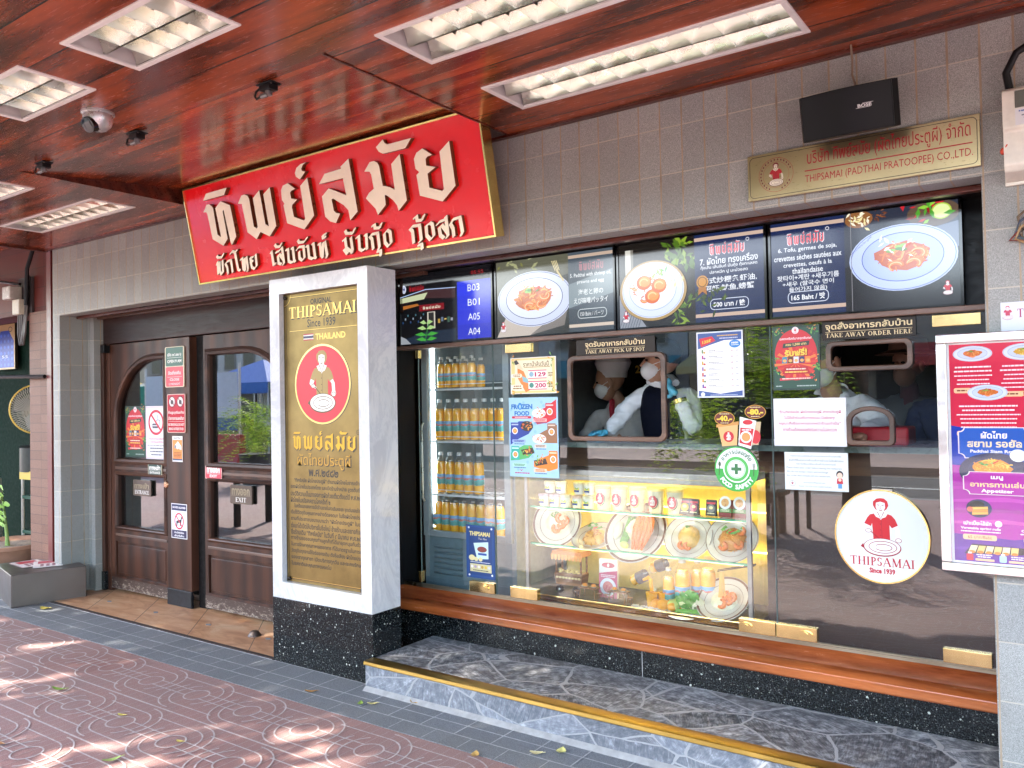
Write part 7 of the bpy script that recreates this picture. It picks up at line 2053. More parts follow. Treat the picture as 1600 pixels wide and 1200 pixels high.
m = MB(); m.prism([(-.095, .198), (.095, .198), (.088, .222), (-.088, .222)], -.05, .05, 'XZ'); m.obj('roof', plain('cart_roof', (.55, .22, .08), .5), ct, local=True, smooth=0)
m = MB()
for k in range(9): m.prism([(-.094+.021*k, .205), (-.075+.021*k, .205), (-.077+.021*k, .180), (-.0845+.021*k, .175), (-.092+.021*k, .180)], -.054, -.0505, 'XZ')
m.obj('fringe', plain('cart_fringe', (.75, .34, .12), .6), ct, local=True, smooth=0)
for x in (-.05, .05):
    m = MB(); m.cyl((x, -.042, .022), .022, .008, 18, 'Y'); m.obj('wheel', M_blackplastic, ct, local=True)
    m = MB(); m.ell((x, -.044, .022), .006, .004, .006, 8, 5); m.obj('hubcap', M_white, ct, local=True)
g_ = random.Random(2)
m = MB()
for k in range(16): m.ell((-.07+.0093*k, g_.uniform(-.03, 0), .110+.008*(k % 3 == 0)), .010, .010, .007, 8, 5)
m.obj('goods', plain('cart_goods', (.78, .58, .25), .5, var=.4, scale=90), ct, local=True)
m = MB()
for k in range(8): m.ell((-.066+.019*k, -.0375, .083), .009, .006, .006, 8, 5)
m.obj('snacks', plain('cart_snacks', (.80, .66, .36), .5), ct, local=True)
def mini_table(x, y, lab):
    t = thing('model_table', lab, 'model', (x, y, BZ))
    m = MB(); m.box(-.05, .05, -.028, .028, .050, .055); m.obj('table_top', M_cart, t, local=True, smooth=0)
    for sx in (-1, 1):
        for sy in (-1, 1):
            m = MB(); m.tube([(sx*.045, sy*.024, 0), (sx*.038, sy*.02, .0499)], .003, 6); m.obj('leg', M_cart, t, local=True)
    for k in (-1, 1):
        d = thing('model_dish', 'tiny plate of noodles on the %s, %s side' % ('table by the pouch' if x > -2.1 else 'table by the cart', 'right' if k > 0 else 'left'), 'model', (x+k*.025, y, BZ+.0555))
        m = MB(); m.lathe([(0, 0), (.014, 0), (.021, .006), (.019, .006), (0, .002)], n=16); m.obj('plate', M_china, d, local=True)
        m = MB(); m.ell((0, 0, .006), .013, .013, .012, 10, 6, 0, .2); m.obj('noodles', M_nood[0], d, local=True)
    for k in (-1, 1):
        s_ = thing('model_stool', 'tiny wooden stool at the %s end of the %s' % ('right' if k > 0 else 'left', 'table by the pouch' if x > -2.1 else 'table by the cart'), 'model', (x+k*.066, y-.012, BZ))
        m = MB(); m.box(-.011, .011, -.011, .011, .030, .034); m.obj('seat', M_cart, s_, local=True, smooth=0)
        for a in (-1, 1):
            for b in (-1, 1):
                m = MB(); m.tube([(a*.010, b*.010, 0), (a*.008, b*.008, .03)], .002, 5); m.obj('leg', M_cart, s_, local=True)
mini_table(-2.125, 3.665, 'tiny wooden table with two plates beside the model cart'); mini_table(-1.955, 3.665, 'tiny wooden table with two plates beside the pink pouch')
A = Art(); ww, hh = .105, .195
A.rect(-ww/2, 0, ww/2, hh, '#efe9e6'); A.ell(0, hh*.84, ww*.36, hh*.07, '#b83a50', 22); A.ell(0, hh*.84, ww*.06, hh*.05, '#f4ecec', 14)
A.poly([(-ww/2, 0), (ww/2, 0), (ww/2, hh*.72), (-ww*.1, hh*.66), (-ww/2, hh*.62)], '#cf6c86'); A.scribble(-ww*.4, hh*.52, ww*.4, hh*.60, '#f6e8ec', 2); A.ell(.0, hh*.28, ww*.44, hh*.23, '#e6eaf2', 28); A.ell(0, hh*.28, ww*.28, hh*.15, '#d88a86', 22); leafy(A, [(0, hh*.28)], '#c8646a', '#eab4a8', 14, ww*.06, 141)
t = thing('noodle_kit_pouch', 'pink and white standing pouch with plate picture behind the tiny tables', 'pouch', (-2.045, 3.715, BZ), (R(-4), 0, 0))
m = MB(); m.prism([(-ww/2, 0), (ww/2, 0), (ww/2, hh), (-ww/2, hh)], 0, .02, 'XZ'); m.obj('bag', ink('#efe9e6', 'gloss'), t, local=True, smooth=0, bevel=.003)
A.obj('print', (0, -.0006, 0), parent=t)
for (x, z, a, lb) in ((-1.905, .50, -62, 'clear bottle pouring juice, lower of two above the cup'), (-1.80, .575, -68, 'clear bottle lying tilted above the juice cup, upper of two')):
    t = thing('pouring_bottle', lb, 'bottle', (x, 3.72, BZ+z-.4), (0, R(-a), 0))
    m = MB(); m.lathe([(0, 0), (.028, 0), (.03, .01), (.03, .10), (.026, .12), (.012, .145), (.012, .165)], n=18); m.obj('glass', M_clearp, t, local=True)
    m = MB(); m.lathe([(.0306, .035), (.0306, .085)], n=18, cap=False); m.obj('label', plain('dark_label', (.05, .05, .06), .4), t, local=True)
    m = MB(); m.lathe([(.0, .004), (.024, .004), (.024, .03), (0, .03)], n=16); m.obj('juice', M_juice, t, local=True)
for x, lb in ((-1.775, 'left'), (-1.725, 'right')):
    t = thing('juice_cup', 'clear cup of orange juice at cabinet bottom, %s of two' % lb, 'cup', (x, 3.665+.03*(lb == 'right'), BZ))
    m = MB(); m.lathe([(.024, .001), (.034, .085), (.036, .088)], n=22, cap=False); m.obj('cup', M_clearp, t, local=True)
    m = MB(); m.lathe([(0, .002), (.0225, .002), (.0295, .07), (0, .071)], n=20); m.obj('juice', M_juice, t, local=True)
m = MB((-1.77, 3.68, .55)); m.tube([(-1.83, 3.69, .545), (-1.80, 3.685, .560), (-1.783, 3.675, .55), (-1.775, 3.668, .50)], [.007, .010, .011, .009], 8); m.obj('juice_stream', M_juice, label='orange stream of juice falling into the cup in cabinet', cat='juice')
M_orange = plain('orange_peel', (.85, .34, .02), .4, var=.1, scale=200)
for k, (x, y, r, lb) in enumerate(((-1.742, 3.645, .026, 'whole orange right below the juice cups'), (-1.700, 3.63, .030, 'largest orange in front of the juice bottles'), (-1.655, 3.632, .024, 'orange nearest the salad plate'))):
    m = MB((x, y, BZ)); m.ell((x, y, BZ+r*.9), r, r, r*.92, 16, 10); m.obj('orange', M_orange, label=lb, cat='orange')
m = MB((-1.7, 3.62, BZ)); g_ = random.Random(9)
for k in range(150):
    r = g_.uniform(.004, .009); m.ell((g_.uniform(-1.87, -1.56), g_.uniform(3.600, 3.655), BZ+r*.5), r, r*g_.uniform(.7, 1), r*.6, 6, 4)
for k in range(40):
    r = g_.uniform(.004, .009); m.ell((g_.uniform(-1.60, -1.40), g_.uniform(3.60, 3.63), BZ+r*.5), r, r, r*.6, 6, 4)
m.obj('pebbles', plain('white_pebbles', (.66, .62, .56), .5, var=.3, scale=80), kind='stuff', label='white pebbles strewn over cabinet floor', cat='pebbles')
sl_ = thing('salad_plate', 'white plate heaped with lettuce, sprouts and chives at cabinet bottom', 'dish', (-1.585, 3.655, BZ), (R(14), 0, 0))
m = MB(); m.lathe([(0, 0), (.06, 0), (.10, .014), (.098, .017), (.055, .005), (0, .005)], n=30, sx=1.1); m.obj('plate', M_china, sl_, local=True)
m = MB(); m.ell((-.075, .0, .025), .035, .04, .028, 10, 6, 0, .15); m.obj('lime', M_lime, sl_, local=True)
m = MB(); strands(m, 60, .05, .05, .06, 5, .002, 0, (.055, .02, .01)); m.obj('sprouts', M_pale, sl_, local=True)
m = MB(); [m.tube([(-.04, -.05+.004*k, .022), (.09, -.045+.006*k, .026+.002*(k % 3))], .004, 6) for k in range(7)]; m.obj('chives', M_green, sl_, local=True)
m = MB(); m.ell((-.012, .015, .05), .035, .03, .038, 10, 6, 0, .2); m.obj('banana_blossom', plain('pale_blossom', (.78, .72, .36), .4), sl_, local=True)
def leaf_fan(m, n, r, seed, z=0):
    g = random.Random(seed)
    for k in range(n):
        a = g.uniform(.3, 2.8); l = r*g.uniform(.7, 1.1); t = g.uniform(.4, 1.0)
        b = Vector((math.cos(a)*math.cos(t)*.6, g.uniform(-.1, .3), math.sin(t))).normalized(); sd = b.cross(Vector((0, 1, .2))).normalized()
        V = []
        for i in range(5):
            q = i/4; w = l*.42*math.sin(math.pi*min(.95, q*.9+.08))
            c = b*l*q
            V += [tuple(c-sd*w+Vector((0, g.uniform(-.006, .006), z))), tuple(c+Vector((0, -.008, z))), tuple(c+sd*w+Vector((0, g.uniform(-.006, .006), z)))]
        m.add(V, [f for i in range(4) for f in ((3*i, 3*i+1, 3*i+4, 3*i+3), (3*i+1, 3*i+2, 3*i+5, 3*i+4))])
m = MB(); leaf_fan(m, 11, .085, 4, .02); m.obj('lettuce', M_green, sl_, local=True)
lt = thing('lettuce_dish', 'dark lettuce and pale noodles on a dish behind the salad plate', 'dish', (-1.46, 3.80, BZ))
m = MB(); m.lathe([(0, 0), (.07, 0), (.10, .014), (.06, .005), (0, .005)], n=26); m.obj('plate', M_china, lt, local=True)
m = MB(); leaf_fan(m, 12, .10, 8, .02); m.obj('lettuce', plain('dark_lettuce', (.05, .20, .03), .4, var=.4, scale=60), lt, local=True)
m = MB(); strands(m, 70, .06, .05, .07, 15, .002, 0, (.05, -.01, .01)); m.obj('noodles', M_pale, lt, local=True)
# counter behind the hatches
kc = thing('service_counter', 'wooden service counter with steel top behind the hatches', 'counter', (-1.2, 3.9, .05))
KO = (-1.2, 3.9, .05)
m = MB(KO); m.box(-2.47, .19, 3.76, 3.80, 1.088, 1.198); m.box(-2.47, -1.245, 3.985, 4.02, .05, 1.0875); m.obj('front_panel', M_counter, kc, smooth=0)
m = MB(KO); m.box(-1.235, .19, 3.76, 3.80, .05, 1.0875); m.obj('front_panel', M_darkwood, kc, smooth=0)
m = MB(KO); m.box(-2.47, .19, 3.60, 4.15, 1.2, 1.222); m.obj('counter_top', plain('counter_steel', (.42, .44, .44), .3, .6), kc, smooth=0, bevel=.003)
m = MB(KO); m.box(-2.47, .19, 3.592, 3.599, 1.198, 1.224); m.obj('counter_edge', plain('dull_glass_edge', (.10, .15, .14), .3), kc, smooth=0)

# ------------------------------------------------------------------ people behind the glass
def skin(name, J, E, mat, parent, sub=2, fold=0):
    """one continuous surface grown round a skeleton; J: name -> (xyz, radius or (rx, ry)); E: joint pairs"""
    names = list(J); me = bpy.data.meshes.new(name)
    o = parent.location
    me.from_pydata([tuple(Vector(J[n][0])-o) for n in names], [(names.index(a), names.index(b)) for a, b in E], [])
    ob = bpy.data.objects.new(name, me); COL.objects.link(ob)
    sm = ob.modifiers.new('skin', 'SKIN'); sm.use_smooth_shade = True; sm.branch_smoothing = .6
    for i, n in enumerate(names):
        r = J[n][1]; v = me.skin_vertices[0].data[i]
        v.radius = (r, r) if isinstance(r, (int, float)) else r
        v.use_root = (i == 0)
    s2 = ob.modifiers.new('sub', 'SUBSURF'); s2.levels = s2.render_levels = sub
    dg = bpy.context.evaluated_depsgraph_get()
    nm = bpy.data.meshes.new_from_object(ob.evaluated_get(dg))
    bpy.data.objects.remove(ob); bpy.data.meshes.remove(me)
    from mathutils import noise as _nz
    if fold:
        nr = [v.normal.copy() for v in nm.vertices]
        for v, q in zip(nm.vertices, nr):
            p = v.co*19
            v.co += q*fold*(_nz.noise(Vector((p.x, p.y, p.z*2.2)))+.5*_nz.noise(p*2.6))
    nm.name = name; nm.materials.clear(); nm.materials.append(mat)
    nm.polygons.foreach_set('use_smooth', [True]*len(nm.polygons))
    return link(name, nm, parent)
M_skin = plain('skin', (.46, .24, .15), .45, var=.06)
M_shirt = plain('white_cotton', (.78, .78, .78), .8, var=.06, scale=12)
M_vest = plain('navy_vest', (.004, .005, .012), .8, spec=.1)
M_glove = plain('blue_glove', (.10, .48, .66), .35, var=.15, scale=25)
M_mask = plain('white_mask', (.80, .80, .80), .7, var=.04)
M_hair = plain('black_hair', (.006, .005, .0045), .7, spec=.15)
def hand(name, wrist, direc, up, mat, parent, size=.085, curl=.5):
    d = Vector(direc).normalized(); u = Vector(up); u = (u-d*u.dot(d)).normalized(); s_ = d.cross(u)
    w = Vector(wrist); J = {'w': (w, (.026, .020)), 'p': (w+d*size*.55, (.034, .018)), 'k': (w+d*size, (.034, .014))}
    E_ = [('w', 'p'), ('p', 'k')]
    for i, (off, L) in enumerate(((-.026, .055), (-.009, .068), (.009, .064), (.026, .048))):
        b = w+d*size*1.02+s_*off
        m1 = b+(d*(1-.3*curl)-u*.5*curl).normalized()*L*.5
        e1 = m1+(d*(1-1.2*curl)-u*1.1*curl).normalized()*L*.5
        J['a%d' % i] = (b, .0095); J['b%d' % i] = (m1, .0085); J['c%d' % i] = (e1, .007)
        E_ += [('k', 'a%d' % i), ('a%d' % i, 'b%d' % i), ('b%d' % i, 'c%d' % i)]
    t1 = w+d*size*.35-s_*.036; t2 = t1+(d*.8-s_*.5-u*.3).normalized()*.034; t3 = t2+(d-u*.5).normalized()*.026
    J['t0'] = (t1, .012); J['t1'] = (t2, .0105); J['t2'] = (t3, .008)
    E_ += [('p', 't0'), ('t0', 't1'), ('t1', 't2')]
    return skin(name, J, E_, mat, parent, 2)
def face(parent, c, yaw, skinm, hair=True, mask=True, hairm=None, tilt=0):
    """head: skull with jaw, nose, ears, eyes; faces along yaw (0 = towards the street)"""
    T = Matrix.Translation(Vector(c)-parent.location) @ Euler((tilt, 0, yaw)).to_matrix().to_4x4()
    m = MB(); m.T = T
    m.ell((0, .012, .03), .074, .092, .092, 22, 14)
    m.ell((0, -.028, -.045), .056, .058, .066, 20, 12)
    m.tube([(0, -.078, .02), (0, -.098, -.012), (0, -.086, -.022)], [.008, .014, .010], 8)
    for s_ in (-1, 1):
        m.ell((s_*.074, .012, -.005), .010, .018, .030, 10, 7)
    o1 = m.obj('head', skinm, parent, local=True)
    m = MB(); m.T = T
    for s_ in (-1, 1):
        m.ell((s_*.030, -.074, .016), .013, .008, .007, 10, 6)
    m.obj('eyes', plain('eye_dark', (.02, .015, .012), .2), parent, local=True)
    if hair:
        m = MB(); m.T = T
        V = []
        m.ell((0, .022, .048), .082, .096, .088, 22, 12)
        m.obj('hair', hairm or M_hair, parent, local=True)
    if mask:
        m = MB(); m.T = T
        m.ell((0, -.045, -.040), .062, .062, .056, 20, 12)
        for s_ in (-1, 1):
            m.tube([(s_*.056, -.05, -.012), (s_*.078, .01, .01)], .0022, 5); m.tube([(s_*.05, -.05, -.07), (s_*.078, .012, -.02)], .0022, 5)
        m.obj('mask', M_mask, parent, local=True)
# waiter leaning one hand on the counter and holding the other at his collar
WO = (-1.90, 4.14, .05)
wt = thing('person', 'person in white shirt, dark vest, face mask and blue gloves at the pick-up hatch', 'person', WO)
hx, hy, hz = -1.885, 4.06, 1.628
face(wt, (hx, hy, hz), R(-62), M_skin)
sh = {'pel': ((-1.83, 4.20, 1.00), (.15, .11)), 'wst': ((-1.85, 4.18, 1.16), (.125, .09)), 'chs': ((-1.91, 4.14, 1.40), (.11, .085)), 'nk': ((-1.89, 4.11, 1.515), (.062, .058)),
      'sl': ((-2.025, 4.07, 1.465), .060), 'el': ((-2.095, 4.0, 1.345), .052), 'wl': ((-2.10, 3.87, 1.268), .037),
      'sr': ((-1.755, 4.16, 1.46), .058), 'er': ((-1.69, 4.03, 1.265), .050), 'wr': ((-1.745, 3.97, 1.44), .035)}
skin('shirt', sh, [('pel', 'wst'), ('wst', 'chs'), ('chs', 'nk'), ('chs', 'sl'), ('sl', 'el'), ('el', 'wl'), ('chs', 'sr'), ('sr', 'er'), ('er', 'wr')], M_shirt, wt, 3, .009)
skin('vest', {'a': ((-1.82, 4.19, 1.02), (.162, .122)), 'b': ((-1.90, 4.16, 1.17), (.165, .125)), 'c': ((-1.915, 4.11, 1.36), (.150, .125)), 'd': ((-1.915, 4.095, 1.46), (.128, .108)), 'e': ((-1.925, 4.08, 1.525), (.085, .07))}, [('a', 'b'), ('b', 'c'), ('c', 'd'), ('d', 'e')], M_vest, wt)
skin('body', {'l': ((-1.84, 4.22, .08), .07), 'p': ((-1.84, 4.22, .9), .13), 'n': ((-1.92, 4.10, 1.45), .05), 'h': ((hx+.01, hy+.015, hz-.06), .052)}, [('l', 'p'), ('p', 'n'), ('n', 'h')], M_skin, wt)
m = MB(WO); m.tube([(-1.84, 4.04, 1.50), (-1.90, 4.03, 1.515), (-1.955, 4.07, 1.53), (-1.945, 4.14, 1.55), (-1.87, 4.17, 1.55), (-1.82, 4.11, 1.52)], .020, 8); m.obj('collar', M_shirt, wt)
hand('glove', (-2.10, 3.87, 1.268), (-.9, -.3, -.08), (.1, -.3, 1), M_glove, wt, .08, .6)
hand('glove', (-1.745, 3.97, 1.455), (-.72, .05, .6), (0, -1, .2), M_glove, wt, .08, .7)
m = MB(WO); m.tube([(-1.737, 3.972, 1.415), (-1.743, 3.971, 1.435)], .037, 14); m.obj('wristwatch', M_gold, wt)
# cook further inside
CO = (-2.46, 4.72, .05)
ck = thing('person', 'person in white cook coat and white cap bending over inside the pick-up hatch', 'person', CO)
face(ck, (-2.50, 4.62, 1.545), R(-65), M_skin, False, True, None, R(12))
skin('coat', {'a': ((-2.42, 4.76, .95), (.17, .13)), 'b': ((-2.42, 4.75, 1.15), (.16, .12)), 'c': ((-2.44, 4.72, 1.32), (.17, .115)), 'n': ((-2.47, 4.68, 1.43), (.07, .065)),
              'sl': ((-2.60, 4.66, 1.34), .07), 'el': ((-2.66, 4.58, 1.17), .06), 'wl': ((-2.60, 4.42, 1.15), .045), 'sr': ((-2.29, 4.78, 1.35), .07), 'er': ((-2.22, 4.72, 1.14), .06), 'wr': ((-2.33, 4.55, 1.10), .045)},
     [('a', 'b'), ('b', 'c'), ('c', 'n'), ('c', 'sl'), ('sl', 'el'), ('el', 'wl'), ('c', 'sr'), ('sr', 'er'), ('er', 'wr')], plain('cream_cotton', (.64, .60, .55), .8), ck, 3, .009)
m = MB(CO); m.tube([(-2.50, 4.66, 1.47), (-2.47, 4.59, 1.38), (-2.46, 4.595, 1.25)], [.016, .020, .020], 6); m.obj('strap', plain('red_strap', (.55, .03, .05), .6), ck)
skin('body', {'l': ((-2.42, 4.76, .08), .07), 'p': ((-2.42, 4.76, .9), .13), 'n': ((-2.47, 4.69, 1.42), .05), 'h': ((-2.49, 4.64, 1.50), .05)}, [('l', 'p'), ('p', 'n'), ('n', 'h')], M_skin, ck)
m = MB(CO); m.lathe([(.088, -.01), (.094, .03), (.118, .085), (.10, .125), (.05, .138), (0, .14)], (-2.48, 4.635, 1.585), 24); m.obj('cap', M_shirt, ck)
hand('hand', (-2.60, 4.42, 1.15), (-.2, -.9, -.2), (0, 0, 1), M_skin, ck, .075, .5); hand('hand', (-2.33, 4.55, 1.10), (-.4, -.9, -.1), (0, 0, 1), M_skin, ck, .075, .5)
# cashier bending behind the order hatches
AO = (-.98, 4.2, .05)
ca = thing('person', 'person in white shirt bending forward behind the small arched hatch', 'person', AO)
face(ca, (-1.02, 3.98, 1.59), R(-30), M_skin, True, True, None, R(30))
skin('shirt', {'a': ((-.98, 4.30, .95), (.16, .12)), 'b': ((-.97, 4.24, 1.15), (.155, .12)), 'c': ((-.97, 4.10, 1.36), (.17, .12)), 'n': ((-1.0, 4.02, 1.47), (.065, .06)),
               'sl': ((-1.13, 4.04, 1.40), .068), 'el': ((-1.17, 3.95, 1.24), .06), 'wl': ((-1.05, 3.82, 1.25), .045), 'sr': ((-.86, 4.05, 1.40), .072), 'er': ((-.75, 3.92, 1.285), .066), 'wr': ((-.80, 3.74, 1.262), .048)},
     [('a', 'b'), ('b', 'c'), ('c', 'n'), ('c', 'sl'), ('sl', 'el'), ('el', 'wl'), ('c', 'sr'), ('sr', 'er'), ('er', 'wr')], M_shirt, ca, 3, .011)
skin('body', {'l': ((-.98, 4.3, .08), .07), 'p': ((-.98, 4.3, .9), .13), 'n': ((-1.0, 4.03, 1.46), .05), 'h': ((-1.01, 4.0, 1.53), .05)}, [('l', 'p'), ('p', 'n'), ('n', 'h')], M_skin, ca)
hand('hand', (-.80, 3.74, 1.265), (-.5, -.8, -.1), (0, 0, 1), M_skin, ca, .075, .5); hand('hand', (-1.05, 3.82, 1.255), (.3, -.9, -.1), (0, 0, 1), M_skin, ca, .075, .5)
m = MB((-2.16, 5.05, 1.3)); m.box(-2.62, -1.75, 5.03, 5.06, .05, 2.3); m.obj('black_partition', M_dark, label='black partition inside behind the cook, carrying gold numerals', cat='partition', smooth=0)
A = Art('paper'); A.text('2 226', 0, 0, .055, '#f0c050', w=.16, bold=.04)
A.obj('gold_numerals', (-2.44, 5.028, 1.638), label='gold numerals 2 226 on the dark partition inside the hatch', cat='lettering')
m = MB((-3.0, 5.1, .05)); m.box(-3.45, -2.64, 4.98, 5.3, .05, 1.85); m.obj('steel_cupboard', plain('kitchen_steel', (.34, .35, .35), .4, .5), label='steel kitchen cupboard in the dark behind the cook', cat='cupboard', smooth=0, bevel=.01)
# two figures put inside to imitate passers-by mirrored in the window
def back_person(loc, label, jacket, trousers, hatc, brim, yaw, head_z=1.60):
    x, y, _ = loc
    t = thing('person', label, 'person', loc)
    face(t, (x, y-.03, head_z), yaw, M_skin, True, False)
    skin('jacket', {'a': ((x, y, .92), (.17, .13)), 'b': ((x, y, 1.12), (.165, .125)), 'c': ((x, y, 1.33), (.175, .12)), 'n': ((x, y-.01, 1.45), (.07, .065)), 'sl': ((x-.19, y, 1.37), .07), 'el': ((x-.23, y-.03, 1.12), .06), 'wl': ((x-.18, y-.2, .98), .045), 'sr': ((x+.19, y, 1.37), .07), 'er': ((x+.23, y-.03, 1.12), .06), 'wr': ((x+.18, y-.2, .98), .045)},
         [('a', 'b'), ('b', 'c'), ('c', 'n'), ('c', 'sl'), ('sl', 'el'), ('el', 'wl'), ('c', 'sr'), ('sr', 'er'), ('er', 'wr')], jacket, t, 3, .014)
    skin('body', {'p': ((x, y, .9), .14), 'n': ((x, y, 1.44), .05), 'h': ((x, y-.02, head_z-.06), .05), 'l1': ((x-.09, y, .5), .08), 'l2': ((x-.09, y, .1), .05), 'r1': ((x+.09, y, .5), .08), 'r2': ((x+.09, y, .1), .05)}, [('p', 'n'), ('n', 'h'), ('p', 'l1'), ('l1', 'l2'), ('p', 'r1'), ('r1', 'r2')], trousers, t)
    m = MB(loc); m.lathe([(.16 if brim else .10, .0), (.165 if brim else .102, .004), (.098, .025), (.09, .08), (.05, .11), (0, .115)], (x, y-.01, head_z+.06), 26); m.obj('hat', hatc, t)
    if not brim:
        m = MB(loc); m.ell((x, y-.11, head_z+.062), .075, .075, .008, 16, 6); m.obj('visor', hatc, t)
    for s_ in (-1, 1): hand('hand', (x+s_*.18, y-.2, .98), (-s_*.4, -.8, .1), (0, 0, 1), M_skin, t, .075, .5)
    return t
back_person((-.78, 4.75, .05), 'stand-in for a mirrored passer-by in brown brimmed hat and dark grey jacket', plain('grey_jacket', (.10, .10, .105), .8), plain('maroon_trousers', (.10, .02, .03), .8), plain('brown_felt', (.22, .12, .08), .85), True, R(-30), 1.585)
back_person((-.50, 4.45, .05), 'stand-in for a mirrored passer-by in blue cap and navy jacket, partly behind the menu board', plain('navy_jacket', (.02, .03, .08), .8), plain('dark_trousers', (.03, .03, .04), .8), plain('blue_cloth', (.08, .13, .32), .8), False, R(-40), 1.42)
m = MB((-.90, 4.0, 1.222)); m.box(-.99, -.62, 3.72, 3.90, 1.2225, 1.30); m.obj('red_box', plain('red_plastic', (.45, .01, .02), .35), label='glossy red box on the counter seen through the arched hatch', cat='box', bevel=.01, smooth=0)
# ------------------------------------------------------------------ fittings on ceiling and wall
t = thing('dome_camera', 'silver dome security camera on the timber ceiling between louvre lights', 'camera', (-3.42, 1.83, CZ))
m = MB(); m.lathe([(.066, 0), (.066, -.008), (.060, -.012), (0, -.012)], n=32); m.obj('base_ring', plain('silver_paint', (.55, .55, .55), .3, .7), t, local=True)
m = MB(); m.lathe([(.058, -.012), (.060, -.03), (.052, -.055), (.035, -.073), (.012, -.081), (0, -.082)], n=32); m.obj('housing', plain('silver_paint', (.55, .55, .55), .3, .7), t, local=True)
m = MB(); d = Vector((.15, -.85, -.5)).normalized(); c = Vector((0, 0, -.038)); m.tube([c+d*.030, c+d*.058, c+d*.060], [.036, .033, .026], 24); m.obj('lens_window', plain('gloss_black', (.004, .004, .005), .1), t, local=True)
fl0 = thing('spotlight_bracket', 'black spotlight bracket with cable loop on ceiling beside the dome camera', 'light fitting', (-3.54, 2.075, CZ), group='black brackets along the edge of sign bay')
m = MB(); m.box(-.045, .045, -.028, .028, -.006, -.0005); m.box(-.03, .03, -.022, .022, -.028, -.0065); m.obj('back_plate', M_blackplastic, fl0, local=True, smooth=0, bevel=.002)
m = MB(); m.cyl((0, -.0, -.0285), .014, -.016, 14); m.tube([(-.01, 0, -.04), (-.035, -.01, -.045)], .009, 10); m.obj('knuckle', plain('grey_knuckle', (.22, .22, .22), .35, .6), fl0, local=True)
m = MB(); m.tube([(-.035, -.01, -.045), (-.058, -.012, -.05), (-.072, -.010, -.036), (-.066, -.008, -.018), (-.046, -.004, -.008)], .0045, 7); m.obj('cable', M_blackplastic, fl0, local=True)
m = MB(); m.cyl((.033, -.015, -.0065), .004, -.003, 8); m.obj('screw', M_steel, fl0, local=True)
dup(fl0, (-4.33, 2.035, CZ), label='black spotlight bracket on ceiling at the far left corner of sign bay')
dup(fl0, (-2.60, 2.07, CZ), label='black spotlight bracket on ceiling above the middle of red sign')
# loudspeaker
sp = thing('loudspeaker', 'black wall loudspeaker with curved grille above the company plate', 'loudspeaker', (-.668, 3.150, 2.385), (R(15), 0, 0))
front = [(-.165, -.10)]+[(-.15+.30*i/12, -.135-.045*math.sin(math.pi*i/12)) for i in range(13)]+[(.165, -.10), (.12, -.012), (-.12, -.012)]
m = MB(); m.prism([(p[0], p[1]) for p in front], 0, .155, 'XY'); m.obj('box', plain('speaker_black', (.006, .006, .0065), .5, spec=.15), sp, local=True, smooth=30, bevel=.006)
m = MB(); gq = [(-.148+.296*i/14, -.1405-.045*math.sin(math.pi*i/14)) for i in range(15)]
V = [(p[0], p[1], z) for z in (.006, .149) for p in gq]; m.add(V, [(i, i+1, 15+i+1, 15+i) for i in range(14)]); m.obj('grille', plain('grille_black', (.007, .007, .008), .45, 0, .15, scale=300), sp, local=True)
for x in (-.15, .1485):
    m = MB(); m.box(x, x+.0015, -.139, -.10, .003, .152); m.obj('seam', M_black, sp, local=True, smooth=0)
A = Art('paper'); A.text('BOSE', 0, 0, .011, '#d8d8d8', w=.044, bold=.03, slope=.0); A.line([(-.028, -.007), (.018, -.007)], .0012, '#d8d8d8'); A.line([(-.006, .007), (.028, .007)], .0012, '#d8d8d8')
A.obj('logo', (.068, -.1775, .085), (0, 0, R(20)), parent=sp)
m = MB(); m.box(-.03, .03, -.0115, .035, .04, .12); m.obj('bracket', M_black, sp, local=True, smooth=0)
m = MB(); m.tube([(.005, -.01, .155), (.003, .03, .17), (-.008, .045, .21), (-.004, .048, .26), (-.004, .045, .315)], .004, 7); m.obj('cable', plain('tan_cable', (.20, .14, .09), .6), sp, local=True)
# electricity meter
mt = thing('electricity_meter', 'cream electricity meter with black cable at the right edge of wall', 'meter', (-.078, YT, 2.12))
M_mcream = plain('meter_cream', (.66, .63, .54), .4)
m = MB(); m.box(-.135, .135, -.012, 0, .0, .30); m.obj('back_plate', M_mcream, mt, local=True, smooth=0, bevel=.003)
m = MB(); m.prism([(-.0125, .01), (-.085, .03), (-.10, .05), (-.10, .155), (-.112, .165), (-.112, .285), (-.095, .297), (-.0125, .297)], -.13, .13, 'YZ'); m.obj('case', M_mcream, mt, local=True, smooth=25, bevel=.004)
m = MB(); m.box(-.095, .10, -.1155, -.1121, .225, .28); m.obj('display_window', plain('lcd_grey', (.10, .11, .09), .15), mt, local=True, smooth=0, bevel=.002)
A = Art(); A.rect(-.095, .17, .10, .222, '#d9dadc'); A.scribble(-.09, .21, .09, .218, '#4a62a8'); A.scribble(-.08, .178, .08, .204, '#8a8c96', 3); A.obj('data_plate', (0, -.1122, 0), parent=mt)
A = Art(); A.rr(-.028, -.018, .028, .018, .003, '#58c428'); A.text('YOU', 0, 0, .016, '#1d4a10', w=.04, bold=.03); A.obj('green_sticker', (-.1302, -.085, .235), (0, R(90), R(-90)), parent=mt)
m = MB(); m.ell((-.132, -.085, .10), .010, .014, .012, 10, 7); m.tube([(-.132, -.09, .10), (-.12, -.105, .115)], .002, 5); m.obj('red_seal', plain('red_seal', (.65, .07, .03), .4), mt, local=True)
m = MB(); m.tube([(-.11, -.06, .298), (-.12, -.06, .36), (-.09, -.06, .42), (-.02, -.05, .46), (.08, -.04, .52), (.15, -.03, .578)], .012, 10); m.obj('supply_cable', M_blackplastic, mt, local=True)
